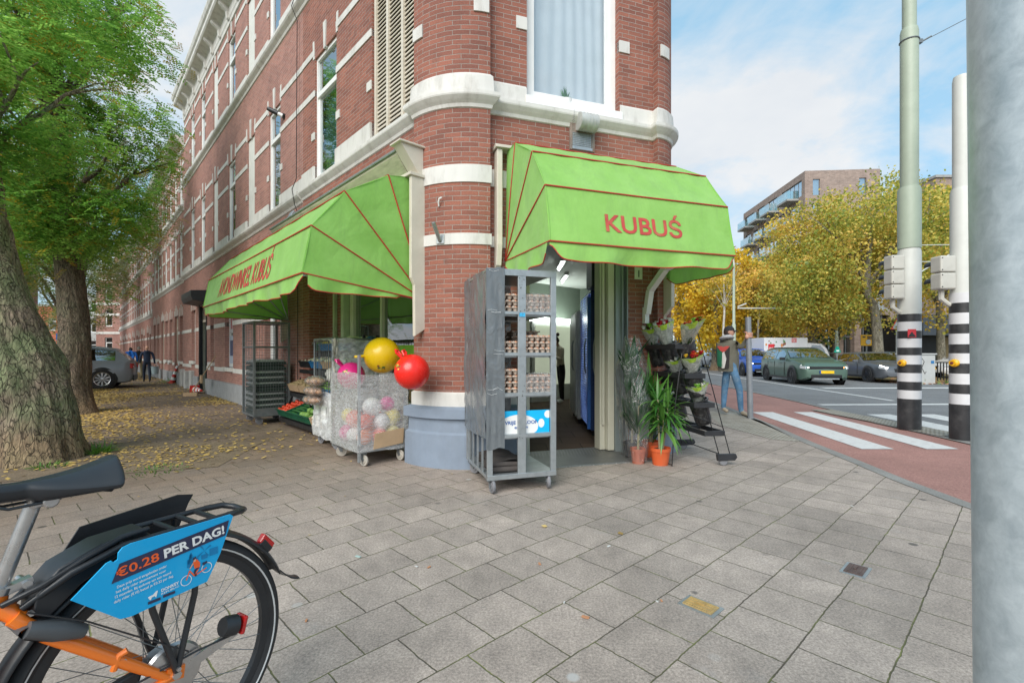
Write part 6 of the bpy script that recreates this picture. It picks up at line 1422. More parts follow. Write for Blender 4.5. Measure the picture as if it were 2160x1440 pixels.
# saddle
def sad(u,v):   # u: along rear->nose, v across
    wv=.078*(1-u)**1.15*(1 if u>.06 else (u/.06)**.4)+.022 if u<.98 else .012; wv=(.077*max(0,(1-u/.62))**.85 if u<.62 else 0)+.021+.004*math.sin(u*PI)
    if u<.07: wv*=math.sqrt(max(0.02,1-((.07-u)/.07)**2))
    if u>.95: wv*=math.sqrt(max(.02,1-((u-.95)/.05)**2))
    th=v*2*PI; x=-.13-.275*u; cz=.955-.012*math.sin(u*PI)+.02*(1-u)**3*1; 
    yy=wv*math.cos(th); sn=math.sin(th); zz_=(.016 if sn>0 else (.042 if u<.6 else .03))*sn
    if sn>0: zz_-=.006*math.exp(-((yy)/.012)**2)
    return (x,yy+.045,cz+zz_-.05*(yy/.1)**2)
b=MB(BK); b.grid(sad,40,36); b.build('saddle',pm('saddle_black',(.016,.019,.023),.42,var=.15,bmp=.25,bs=400,bd=.0006),t,subs=1)
b=MB(BK)
for s in (-1,1): b.tube([(-.385,.045+.008*s,.93),(-.33,.045+.02*s,.905),(-.25,.045+.02*s,.905),(-.19,.045+.03*s,.935)],.0035,6)
b.build('saddle_rail',satin,t)
b=MB(BK); b.obox((-.272,.03,.91),(.02,0,.004),(0,.03,0),(-.003,0,.015)); b.lathe([(0,-.035),(.016,-.035),(.016,.035),(0,.035)],14,(-.26,.035,.905),(Vector((1,0,0)),Vector((0,0,1)),Vector((0,1,0)))); b.build('saddle_clamp',alu,t,bevel=.004)
b=MB(BK); b.lathe([(0,0),(.014,0),(.017,.01),(.017,.03),(.01,.034),(0,.034)],12,(-.165,.045,.918),(Vector((0,1,0)),Vector((.3,0,1)).normalized(),Vector((.95,0,-.3)))); b.build('saddle_bumper',satin,t)
# carrier
b=MB(BK); zr=.752
for s in (-1,1):
    b.tube([(-.30,.03*s,.665),(-.22,.055*s,.72),(-.12,.062*s,zr),(.10,.062*s,zr),(.16,.062*s,zr)],.0085,10)
    b.tube([(.0,.07*s,.36),(-.06,.072*s,.56),(-.075,.066*s,zr)],.0085,8); b.tube([(.0,.07*s,.36),(.045,.072*s,.56),(.055,.066*s,zr)],.0085,8)
b.tube([(.14,-.062,zr),(.19,-.055,zr-.002),(.212,-.03,zr-.008),(.218,0,zr-.012),(.212,.03,zr-.008),(.19,.055,zr-.002),(.14,.062,zr)],.0095,10)
for x in (-.12,-.06,.0,.06,.11): b.tube([(x,-.062,zr),(x,.062,zr)],.0075,8)
b.build('carrier',satin,t)
b=MB(BK); b.tube([(-.335,.03,.685),(-.27,.04,.705),(-.19,.05,.745),(-.12,.055,.772),(-.06,.055,.776)],.008,6); b.prism([(-.285,.645),(-.26,.625),(-.2,.68),(-.1,.735),(-.06,.742),(-.06,.772),(-.16,.766),(-.24,.735),(-.28,.69)],(0,-.045,0),(1,0,0),(0,0,1),(0,.09,0)); b.build('front_carrier_cover',satin,t,bevel=.006)
# ring lock
b=MB(BK); b.grid(lambda u,v:(-.255+.06*math.cos(2*PI*v)*(1),(-.06+.125*u),.60-.022*math.cos(2*PI*v)*1+.022*math.sin(2*PI*v)),6,20); b.tube([(-.20,.062,.572),(-.25,.066,.60),(-.30,.062,.625)],[.016,.024,.018],12); b.build('ring_lock',pm('lock_grey',(.075,.08,.085),.45,var=.1),t,norm=False)
# chain case, crank
b=MB(BK); b.prism([(-.53,.25),(-.46,.37),(-.3,.375),(.0,.405),(.045,.38),(.045,.32),(.0,.295),(-.3,.26),(-.46,.20)],(0,.018,0),(1,0,0),(0,0,1),(0,.02,0)); b.build('chain_case',satin,t,bevel=.006)
b=MB(BK); b.beam((-.45,.09,.29),(-.58,.10,.18),.014,.024); b.box((-.64,.1,.16),(-.54,.19,.185)); b.beam((-.45,-.09,.29),(-.32,-.10,.40),.014,.024); b.box((-.37,-.19,.385),(-.27,-.1,.41)); b.build('crank',alu,t)
b=MB(BK); b.cyl((-.1,.09,.36),(-.16,.22,.012),.009,8); b.build('kickstand',satin,t)
# handlebar
b=MB(BK); b.tube([(-.915,0,.84),(-.93,0,1.0)],.014,12); b.tube([(-.70,-.27,1.03),(-.78,-.27,1.05),(-.90,-.16,1.04),(-.93,0,1.0),(-.90,.16,1.04),(-.78,.27,1.05),(-.70,.27,1.03)],.012,10); b.build('handlebar',satin,t)
b=MB(BK); b.box((-1.25,-.17,.80),(-.98,.17,.83)); b.tube([(-1.25,-.17,.83),(-1.25,.17,.83),(-.98,.17,.83),(-.98,-.17,.83)],.01,8,closed=True); b.beam((-1.0,0,.8),(-.93,0,.7),.03,.03); b.build('front_carrier',satin,t)
# price boards: right (towards the camera) and left
pblue=pm('board_blue',(.0,.36,.70),.35,var=.02,dirt=(.05,.42,.70),dscale=9,damt=.3); navy=pm('board_navy',(.025,.03,.075),.4)
wy=.12
pts=[(-.241,.683),(-.175,.742),(-.166,.752),(-.162,.748),(-.152,.752),(-.150,.764),(-.142,.772),(-.12,.777),(-.10,.775),(.118,.775),(.124,.768),(.082,.655),(.048,.603),(-.130,.594),(-.150,.598)]
pts=[(-.243,.682),(-.178,.741),(-.168,.744),(-.163,.738),(-.155,.742),(-.154,.758),(-.145,.768),(-.128,.772),(.117,.772),(.125,.765),(.088,.668),(.052,.602),(-.128,.590),(-.150,.594)]
b=MB(BK); b.prism(pts,(0,wy,0),(1,0,0),(0,0,1),(0,.004,0)); pbd=b.build('price_board',pblue,t)
b=MB(BK)
for s in (.028,-.028): pass
b.prism([(-.22,.66),(-.15,.775),(.09,.80),(.135,.79),(.12,.765),(.07,.64),(-.1,.62)],(0,-.124,0),(1,0,0),(0,0,1),(0,.005,0)); b.build('far_board',satin,t)
f0=BK((0,wy+.0048,0)); FP=Fr(f0,-BK.x if False else BK.x,Vector((0,0,1)),PV)
def pf(x,z,rot=0): return Fr(f0+BK.x*x+Vector((0,0,z)),BK.x,Vector((0,0,1)),PV)
tl=.0
b=MB(BK); b.prism([(-.168,.688),(.102,.716),(.112,.757),(-.152,.731)][:4],(0,wy+.0045,0),(1,0,0),(0,0,1),(0,.0006,0)); b.build('headline_band',navy,pbd)
orl=pm('price_orange',(.85,.12,.02),.45)
ex=(BK.x*1+Vector((0,0,.10))).normalized(); ez=(Vector((0,0,1))-BK.x*.10).normalized()
def bt(txt,x,z,w,h,m,bold=.03,n='lettering'): text(txt,Fr(BK((x,wy+.0055,z)),ex,ez,PV),m,pbd,w=w,h=h,bold=bold,align='LEFT',depth=.0002,name=n)
bt('€0.28',-.158,.6985,.092,.0225,orl,.015); bt('PER DAG!',-.055,.7085,.155,.0235,white_clean,.035)
for i,l in enumerate(('Deze prijs word aangeboden onder','het daily rider abonnement voor','12 maanden. Bij aankoop van een maand','daily rider (€10) betaal je €0.33 per dag.')):
    bt(l,-.157-.002*i,.673-.0115*i,(.108,.108,.122,.13)[i],.0068,white_clean,.01)
b=MB(BK); b.prism([(0,0),(.012,.002),(.018,.008),(.022,.008),(.02,.0),(.018,-.008),(.014,-.003),(.008,-.004),(.006,-.01),(.002,-.006)],(-.092,wy+.0052,.622),(1,0,0),(0,0,1),(0,.0004,0)); b.build('logo',white_clean,pbd)
bt('DONKEY',-.062,.6225,.042,.008,white_clean,.03); bt('REPUBLIC',-.062,.615,.042,.0045,white_clean,.01)
b=MB(BK); b.box((-.092,wy+.005,.603),(-.064,wy+.0055,.610)); b.box((-.058,wy+.005,.6055),(-.03,wy+.0055,.6125)); b.build('badge',navy,pbd)
# rider picture
pic=MB(BK); dk=pm('board_shade',(.0,.19,.42),.45)
def ringp(cx,cz,r,m=18):
    for k in range(m):
        a0,a1=2*PI*k/m,2*PI*(k+1)/m; pic.poly([(cx+r*math.cos(a0),wy+.0058,cz+r*math.sin(a0)),(cx+r*math.cos(a1),wy+.0058,cz+r*math.sin(a1)),(cx+(r-.0018)*math.cos(a1),wy+.0058,cz+(r-.0018)*math.sin(a1)),(cx+(r-.0018)*math.cos(a0),wy+.0058,cz+(r-.0018)*math.sin(a0))])
def pp_(pts,lift=.0056): pic.poly([(x,wy+lift,z) for x,z in pts])
pic.m=1
pp_([(.0,.672),(.005,.668),(.005,.69),(.01,.70),(.013,.69),(.014,.672)],.0052)
for (x,z,w_,h_) in ((-.0,.66,.012,.022),(.018,.665,.01,.016),(.036,.67,.016,.012),(.058,.672,.022,.020),(.006,.66,.005,.034)): pp_([(x,z),(x+w_,z),(x+w_,z+h_),(x,z+h_)],.0052)
for a in (.4,1.97,3.54,5.1): pp_([(.044,.692),(.044+.02*math.cos(a),.692+.02*math.sin(a)),(.044+.02*math.cos(a+.25),.692+.02*math.sin(a+.25))],.0053)
pic.m=0; ringp(-.003,.628,.014); ringp(.050,.643,.014)
pic.m=2; 
def ln(x0,z0,x1,z1,w_): 
    d=Vector((x1-x0,z1-z0)); n=Vector((-d.y,d.x)).normalized()*w_/2; pp_([(x0+n.x,z0+n.y),(x1+n.x,z1+n.y),(x1-n.x,z1-n.y),(x0-n.x,z0-n.y)],.006)
ln(-.003,.628,.006,.652,.003); ln(.006,.65,.018,.632,.0035); ln(.018,.632,.05,.643,.003); ln(.018,.632,.03,.652,.003)
pp_([(.014,.672),(.024,.676),(.032,.664),(.032,.652),(.018,.652)],.0062)
pic.m=3; ln(.03,.653,.018,.645,.006); ln(.018,.645,.022,.63,.005); pp_([(.014,.676),(.022,.679),(.022,.685),(.014,.683)],.0064); pp_([(.04,.652),(.052,.656),(.05,.662),(.038,.66)],.0062)
pic.m=4; pp_([(.015,.671),(.021,.672),(.021,.679),(.016,.678)],.0063); ln(.016,.67,.006,.656,.003)
pic.build('rider_picture',[white_clean,dk,orl,navy,pm('pic_skin',(.7,.4,.28),.5)],pbd,norm=False)

b=MB(BK); b.tube([(-.88,.02,.70),(-.7,.035,.50),(-.5,.045,.33),(-.3,.062,.335),(-.12,.066,.38),(.06,.062,.385),(.155,.055,.375)],.0028,6); b.tube([(-.30,.066,.665),(-.2,.075,.60),(-.05,.082,.47),(.03,.07,.40)],.0022,5); b.build('brake_cable',black_pl,t)
b=MB(BK)
for (x,y,z) in ((-.26,.064,.60),(-.12,.062,.455),(-.075,.078,.745),(.055,.078,.745),(.0,.078,.37),(-.29,.05,.655)): b.cyl((x,y-.006,z),(x,y+.006,z),.006,6)
b.build('bolt',alu,t)
b=MB(BK); b.tube([(-.14,.058,.44),(-.13,.064,.475),(-.115,.07,.482)],.008,8); b.build('frame_lug',orange,t)
# ------------------------------------------------------------------ people
def skinbody(name,joints,edges,mats,tagf,parent,loc,rz,sub=2,scale=1.0):
    """joints: {key:(pos,radius)}; one continuous skinned surface"""
    keys=list(joints); me=bpy.data.meshes.new(name+'_sk'); me.from_pydata([Vector(joints[k][0]) for k in keys],[(keys.index(a),keys.index(b)) for a,b in edges],[])
    o=bpy.data.objects.new(name+'_sk',me); COL.objects.link(o); m=o.modifiers.new('s','SKIN'); m.use_smooth_shade=True; m.branch_smoothing=.6
    for i,k in enumerate(keys):
        r=joints[k][1]; r=r if isinstance(r,tuple) else (r,r); me.skin_vertices[0].data[i].radius=r; me.skin_vertices[0].data[i].use_root=(i==0)
    s=o.modifiers.new('u','SUBSURF'); s.levels=sub; s.render_levels=sub
    dg=bpy.context.evaluated_depsgraph_get(); dg.update(); nm=bpy.data.meshes.new_from_object(o.evaluated_get(dg)); bpy.data.objects.remove(o)
    nm.materials.clear()
    for mt in mats: nm.materials.append(mt)
    segs=[(Vector(joints[a][0]),Vector(joints[b][0]),tagf(a,b)) for a,b in edges]
    for p in nm.polygons:
        c=p.center; best=1e9; bi=0
        for a,b,ti in segs:
            ab=b-a; tt=max(0,min(1,(c-a).dot(ab)/max(1e-9,ab.length_squared))); d=(c-(a+ab*tt)).length
            if d<best: best=d; bi=ti
        p.material_index=bi; p.use_smooth=True
    ob=bpy.data.objects.new(name,nm); COL.objects.link(ob); ob.parent=parent; nm.name=name; return ob
skinm=pm('skin',(.55,.30,.21),.5,var=.05); hairg=pm('hair_grey',(.25,.23,.21),.8,var=.2); hairb=pm('hair_brown',(.05,.03,.02),.7,var=.2)
def cloth(n,c,var=.12): return pm(n,c,.85,var=var,scale=9,bmp=.3,bs=22,bd=.01)
shoe=pm('shoe',(.17,.14,.10),.7,var=.15)
def headmesh(parent,c,rz,skin,hair=None,cap=None,pitch=0,hr=1.0,hairlong=False,beard=False):
    """detailed head around c (centre), facing -y in local before rz"""
    M=Matrix.Translation(Vector(c))@Matrix.Rotation(rz,4,'Z')@Matrix.Rotation(pitch,4,'X'); m3=M.to_3x3()
    fr=Fr(M.translation,m3.col[0],m3.col[1],m3.col[2]); b=MB(fr)
    def fn(u,v):
        th=2*PI*u; ph=PI*v; x=math.sin(ph)*math.cos(th); y=math.sin(ph)*math.sin(th); z=math.cos(ph)
        X=.072*x*(1-.18*max(0,-z)); Y=.092*y; Z=.115*z
        if y<0 and -.75<z<.5: Y+=-.012*math.exp(-((z+.12)/.22)**2)*math.exp(-(x/.16)**2)*1.6   # nose
        if y<0: Y+=.006*math.exp(-((z-.10)/.1)**2)*(math.exp(-((x-.38)/.18)**2)+math.exp(-((x+.38)/.18)**2))
        if y<0 and z<-.55: Y-=.008*math.exp(-((z+.75)/.2)**2)*math.exp(-(x/.35)**2)
        return (X*hr,Y*hr,Z*hr)
    b.grid(fn,36,28); h=b.build('head',skin,parent,norm=False)
    b=MB(fr)
    for s in (-1,1): b.sphere((s*.028*hr,-.083*hr,.012*hr),.009*hr,8,6,(1,.5,.7))
    b.build('eyes',hairb,h); b=MB(fr); b.tube([(-.022,-.086*hr,-.052*hr),(0,-.092*hr,-.055*hr),(.022,-.086*hr,-.052*hr)],.0035,5); b.build('mouth',pm('lip_%s'%parent.name,(.40,.14,.11),.5),h)
    b=MB(fr)
    for s in (-1,1): b.sphere((s*.073*hr,.006,-.005),.02*hr,10,8,(.35,.7,1.25))
    b.build('ears',skin,h)
    if hair:
        b=MB(fr)
        def hf(u,v):
            th=2*PI*u; ph=PI*v*(.62 if not hairlong else .75); x=math.sin(ph)*math.cos(th); y=math.sin(ph)*math.sin(th); z=math.cos(ph)
            k=1.07+.02*math.sin(u*60); cut=1.0
            if y<-.1 and z<.45: k=.9
            return (.074*x*k*hr,.094*y*k*hr+.004,.117*z*k*hr)
        b.grid(hf,36,14); b.build('hair',hair,parent,norm=False)
    if cap:
        b=MB(fr); b.grid(lambda u,v:(.079*math.sin(PI*.5*v)*math.cos(2*PI*u)*hr,.101*math.sin(PI*.5*v)*math.sin(2*PI*u)*hr,(.028+.098*math.cos(PI*.5*v))*hr),32,10)
        b.grid(lambda u,v:((u-.5)*.13*hr,(-.085-.075*v*math.cos((u-.5)*2.6))*hr,(.035-.012*v-.02*abs(2*u-1)**2)*hr),12,6); b.build('cap',cap,parent,norm=False)
    return fr
def hand(parent,wrist,d,palmn,size=.17,curl=.25,skin=None,grip=None):
    """palm + 4 fingers + thumb as one object; d = direction of fingers, palmn = palm normal"""
    d=Vector(d).normalized(); n=Vector(palmn); n=(n-d*n.dot(d)).normalized(); s=d.cross(n); w=Vector(wrist); k=size/.17
    b=MB(); 
    b.grid(lambda u,v:tuple(w+d*(.0+.09*k*v)+s*(math.cos(2*PI*u)*(.026+.014*math.sin(PI*min(1,v*.8)))*k)+n*(math.sin(2*PI*u)*.014*k)),14,5)
    b.poly([tuple(w+d*.09*k+s*(math.cos(2*PI*q/14)*.036*k)+n*math.sin(2*PI*q/14)*.014*k) for q in range(14)])
    for i,L_ in enumerate((.068,.078,.073,.058)):
        p=w+d*.085*k+s*(-.030+.020*i)*k; dd=d.copy(); pts=[p-d*.01*k]; rr=[.0095*k]
        for j,f in enumerate((.42,.32,.26)):
            ang=curl*(1+j*.35); dd=(dd*math.cos(ang)+n*math.sin(ang)).normalized(); p=p+dd*L_*k*f; pts.append(p.copy()); rr.append((.009-.0012*j)*k)
        b.tube(pts,rr,8)
    p=w+d*.025*k-s*.026*k; dd=(d*.6-s*.75+n*.35).normalized(); pts=[p+s*.01*k]; 
    for f in (.04,.03,.025): 
        p=p+dd*f*k; pts.append(p.copy()); dd=(dd+d*.25+n*curl*1.2).normalized()
    b.tube(pts,[.012*k,.011*k,.0095*k,.0085*k],8)
    return b.build('hand',skin or skinm,parent)
def walker(px,py,hgt,rz,lab,top,leg,hair,headdz=0,lean=0.0,bald=False,armL=None,armR=None,step=.28,fat=1.0,group='workmen walking down the left street'):
    p=at(px,py); t=thing('person',p,lab,'person',group,rz=rz); k=hgt/1.75
    def q(x,y,z): return (x*k,y*k+lean*max(0,z-1.0)*-1*k,z*k)
    J={'pel':(q(0,0,.95),(.16*k*fat,.12*k*fat)),'wst':(q(0,0,1.1),(.155*k*fat,.115*k*fat)),'chs':(q(0,0,1.32),(.185*k*fat,.125*k*fat)),'shl':(q(0,0,1.43),(.13*k,.09*k)),'nek':(q(0,-.01,1.52),(.055*k,.055*k)),'hd':(q(0,-.02,1.60+headdz),(.05*k,.05*k)),
     'lh':(q(.09,0,.90),.095*k),'lk':(q(.10,-step*.4,.50),.068*k),'la':(q(.10,-step*.55,.10),.045*k),'lt':(q(.10,-step*.55-.13,.04),.04*k),
     'rh':(q(-.09,0,.90),.095*k),'rk':(q(-.10,step*.15,.50),.068*k),'ra':(q(-.10,step*.55,.12),.045*k),'rt':(q(-.10,step*.55-.13,.04),.04*k),
     'ls':(q(.19,0,1.42),.065*k),'le':(q(*(armL or ((.26,.02,1.15),))[0]),.05*k),'lw':(q(*(armL or (0,(.27,-.06,.92)))[1]),.036*k),
     'rs':(q(-.19,0,1.42),.065*k),'re':(q(*(armR or ((-.26,.02,1.15),))[0]),.05*k),'rw':(q(*(armR or (0,(-.27,-.06,.92)))[1]),.036*k)}
    E=[('pel','wst'),('wst','chs'),('chs','shl'),('shl','nek'),('nek','hd'),('pel','lh'),('lh','lk'),('lk','la'),('la','lt'),('pel','rh'),('rh','rk'),('rk','ra'),('ra','rt'),('shl','ls'),('ls','le'),('le','lw'),('shl','rs'),('rs','re'),('re','rw')]
    def tg(a,b):
        if b in('hd',): return 0
        if b in('lt','rt'): return 3
        if b in ('lh','rh','lk','rk','la','ra'): return 2
        return 1
    ob=skinbody('body',J,E,[skinm,top,leg,shoe],tg,t,None,0); 
    f=tfr(t)
    for s in ('l','r'):
        w_=Vector(J[s+'w'][0]); e=Vector(J[s+'e'][0]); d=(w_-e).normalized(); M=wmat(t); hand(t,M@w_,M.to_3x3()@d,M.to_3x3()@Vector((-1 if s=='l' else 1,0,0)),.16*k,.3)
    hc=wmat(t)@Vector((0,(-.03-lean*.65)*k if lean else -.02*k,(1.645+headdz)*k)); headmesh(t,hc,rz,skinm,None if bald else hair,hr=.98*k)
    return t,J
tr_n=cloth('navy_hoodie',(.02,.035,.075)); tr_b=cloth('black_jacket',(.015,.015,.018)); tr_bl=cloth('blue_shirt',(.01,.13,.50)); kh=cloth('khaki_trousers',(.20,.17,.10)); nj=cloth('navy_trousers',(.018,.028,.05))
aw=R(180+42)   # walking away down the street: facing direction -y local -> away
t,J=walker(310,806,1.50,aw,'bald man in a navy hoodie walking away down the street carrying a bucket',tr_n,nj,hairg,bald=True,armR=((-.27,.05,1.15),(-.30,.02,.88)),fat=1.08)
hw=wmat(t)@Vector(J['rw'][0]); 
b=MB(); b.lathe([(.04,1.34),(.10,1.36),(.095,1.30),(.06,1.28)],14,wmat(t)@Vector((0,.05,0))-Vector((0,0,.06))); b.build('hood',tr_n,t)
bk=at(325,797); t2=thing('bucket',hw+Vector((.0,0,-.36)),'light grey blue bucket carried by the bald man','bucket'); b=MB(Fr(hw+Vector((0,0,-.42)))); b.lathe([(0,0),(.125,0),(.15,.3),(.158,.3),(.158,.315),(.14,.315),(.12,.02),(0,.02)],20); b.build('bucket_body',pm('bucket_blue',(.33,.42,.45),.5),t2); b=MB(Fr(hw+Vector((0,0,-.12)))); b.tube([(.15,0,0),(.1,0,.09),(0,0,.125),(-.1,0,.09),(-.15,0,0)],.006,6); b.build('handle',galv,t2)
t,J=walker(293,797,1.5,aw+.1,'man in a black jacket and khaki trousers walking between the other two men',tr_b,kh,hairg,fat=1.05)
t,J=walker(276,800,1.5,aw,'man in a bright blue shirt bending forward behind the silver car',tr_bl,nj,hairb,headdz=-.06,lean=.28,fat=1.1)
b=MB(tfr(t)); b.grid(lambda u,v:(-.12+.22*u+.02*math.sin(v*9),.14+.02*math.sin(u*9),.9+.36*v),8,8); b.build('cloth_over_shoulder',tr_bl,t,norm=False)
# woman in the shop
p=Vector((1.16,11.2,.04)); t=thing('person',p,'woman in a cream jumper and black trousers with a hair bun inside the shop','person',rz=R(-70)); k=.92
J={'pel':((0,0,.93*k),(.14,.11)),'wst':((0,-.01,1.08*k),(.13,.10)),'chs':((0,-.03,1.28*k),(.15,.11)),'shl':((0,-.05,1.40*k),(.11,.08)),'nek':((0,-.08,1.47*k),.045),'hd':((0,-.11,1.53*k),.045),
 'lh':((.08,0,.88*k),.09),'lk':((.08,-.02,.48*k),.06),'la':((.08,0,.08),.04),'lt':((.08,-.12,.03),.035),'rh':((-.08,0,.88*k),.09),'rk':((-.08,.03,.48*k),.06),'ra':((-.08,.05,.08),.04),'rt':((-.08,-.08,.03),.035),
 'ls':((.16,-.05,1.38*k),.06),'le':((.2,-.08,1.12*k),.048),'lw':((.08,-.28,1.22*k),.033),'rs':((-.16,-.05,1.38*k),.06),'re':((-.2,-.08,1.12*k),.048),'rw':((-.08,-.28,1.22*k),.033)}
E=[('pel','wst'),('wst','chs'),('chs','shl'),('shl','nek'),('nek','hd'),('pel','lh'),('lh','lk'),('lk','la'),('la','lt'),('pel','rh'),('rh','rk'),('rk','ra'),('ra','rt'),('shl','ls'),('ls','le'),('le','lw'),('shl','rs'),('rs','re'),('re','rw')]
skinbody('body',J,E,[skinm,cloth('cream_jumper',(.55,.48,.38)),cloth('black_trousers',(.012,.012,.014)),white_clean],lambda a,b:0 if b=='hd' else 3 if b in('lt','rt') else 2 if b in('lh','rh','lk','rk','la','ra') else 1,t,None,0)
M=wmat(t); headmesh(t,M@Vector((0,-.15,1.60*k)),R(-70),skinm,hairb,pitch=.4,hr=.95); b=MB(); b.sphere(M@Vector((0,-.09,1.76*k)),.045,12,8); b.build('hair_bun',hairb,t)
for s in (1,-1): hand(t,M@Vector((.08*s,-.28,1.22*k)),M.to_3x3()@Vector((-.4*s,-.6,.5)),M.to_3x3()@Vector((-s,0,0)),.15,.3)
# man with cap at the crossing: torso turned away, right arm up on the post
fL=at(1531,871); fR=at(1560,880); base=(fL+fR)/2; t=thing('person',base,'man in black cap, olive jacket and torn jeans holding the slim steel post','person'); S=base.y/F
def mp(x,y,dy=0.0): 
    q=atY(x,y,base.y+dy); return tuple(q-base)
J={'pel':(mp(1541,770,.02),(.135,.115)),'wst':(mp(1536,752,.02),(.16,.12)),'chs':(mp(1532,730,.0),(.19,.13)),'shl':(mp(1532,717,.0),(.15,.10)),'nek':(mp(1537,710,-.01),.05),'hd':(mp(1539,705,-.01),.045),
 'lh':(mp(1533,783,.06),.088),'lk':(mp(1528,826,.14),.066),'la':(mp(1526,862,.10),.046),'lt':(mp(1536,868,.0),.038),
 'rh':(mp(1548,783,-.04),.09),'rk':(mp(1560,822,-.06),.068),'ra':(mp(1563,868,-.10),.05),'rt':(mp(1580,877,-.16),.042),
 'ls':(mp(1524,722,.10),.062),'le':(mp(1522,745,.22),.05),'lw':(mp(1530,765,.25),.036),
 'rs':(mp(1548,721,-.08),.066),'re':(mp(1563,734,-.12),.052),'rw':(mp(1575,716,-.02),.036)}
olive=cloth('olive_jacket',(.15,.142,.108)); jean=pm('blue_jeans',(.09,.20,.33),.85,var=.35,scale=6,bmp=.3,bs=24,bd=.01,dirt=(.35,.45,.52),dscale=7,damt=.45); shoeb=pm('sneaker_beige',(.36,.30,.22),.7)
skinbody('body',J,E,[skinm,olive,jean,shoeb],lambda a,b:0 if b=='hd' else 3 if b in('lt','rt') else 2 if b in('lh','rh','lk','rk','la','ra') else 1,t,None,0)
B0=Vector(base); gh=cloth('grey_hood',(.42,.42,.42)); capm=pm('cap_black',(.025,.025,.028),.85)
hc=B0+Vector(mp(1538,700,-.02)); headmesh(t,hc,R(62),skinm,hairb,capm,hr=.98)
b=MB(); c=B0+Vector(mp(1533,714,-.02)); b.grid(lambda u,v:tuple(c+Vector(((.085+.05*math.sin(PI*v))*math.cos(2*PI*u),(.08+.05*math.sin(PI*v))*math.sin(2*PI*u),-.03+.075*v-.03*math.sin(2*PI*u)))),24,6); b.build('hood',gh,t,norm=False,solid=.01)
# jacket shell and hem
b=MB(); c0=B0+Vector(mp(1541,776,.02)); 
def jk(u,v):
    cx,cz=1537-5*v,783-60*v; c=Vector(mp(cx,cz,.02))+B0; rx=.185+.032*math.sin(PI*v*.9)+(.012 if v<.06 else 0)+.005*math.sin(u*40+v*6); ry=.128+.02*math.sin(PI*v*.8)+.004*math.sin(u*31)
    return tuple(c+Vector((rx*math.cos(2*PI*u),ry*math.sin(2*PI*u),0)))
b.grid(jk,40,14); b.build('jacket',olive,t,norm=False)
# back patch: panels on the back (towards camera)
pm_g=pm('patch_green',(.02,.16,.08),.8); pm_r=pm('patch_red',(.42,.05,.04),.8); pm_w=pm('patch_white',(.6,.58,.54),.8); pm_k=pm('patch_black',(.03,.025,.025),.8)
def patch(pts,m,n):
    b=MB(); q=[]
    for x,y in pts:
        v=(783-y)/60; u0=max(-1,min(1,(x-(1537-5*v))*S/.212)); a=-math.acos(u0); q.append(tuple(B0+Vector(mp(1537-5*v,y,.02))+Vector((.222*math.cos(a),.165*math.sin(a)-.012,0))))
    b.poly(q); b.build(n,m,t,norm=False)
patch([(1511,735),(1518,742),(1519,775),(1511,771)],pm_g,'green_patch'); patch([(1511,730),(1531,730),(1520,744),(1514,738)],pm_r,'red_patch'); patch([(1518,744),(1521,741),(1525,756),(1522,776),(1518,776)],pm_w,'white_patch'); patch([(1521,744),(1531,731),(1530,776),(1522,776),(1525,758)],pm_k,'black_patch')
w_=B0+Vector(J['rw'][0]); pc=pp.lerp(pt,(w_.z+.03)/1.9)
b=MB(); b.tube([w_-Vector((.02,0,.05)),w_+Vector((.0,0,.0))],[.045,.04],12); b.build('cuff',gh,t)
# gripping hand wrapped round the post
b=MB(); gz=w_.z+.07; po=Vector((pc.x,pc.y,gz)); b.sphere(po+Vector((-.045,-.035,-.03)),.04,12,8,(1,.9,1.15))
for i in range(4):
    z=-.035+.024*i; pts=[]
    for a in (205,235,265,300,335,360): 
        aa=R(a); pts.append(po+Vector((.064*math.cos(aa),.064*math.sin(aa),z)))
    b.tube(pts,[.013,.0125,.012,.0115,.011,.009],8)
pts=[po+Vector((.07*math.cos(R(a)),.07*math.sin(R(a)),.05+.004*i)) for i,a in enumerate((210,180,150,125))]; b.tube(pts,[.015,.014,.012,.010],8); b.tube([w_,po+Vector((-.045,-.035,-.03))],[.032,.034],10); b.build('hand',skinm,t)
lw=B0+Vector(J['lw'][0]); hand(t,lw,(.3,0,-1),(1,0,0),.16,.5)
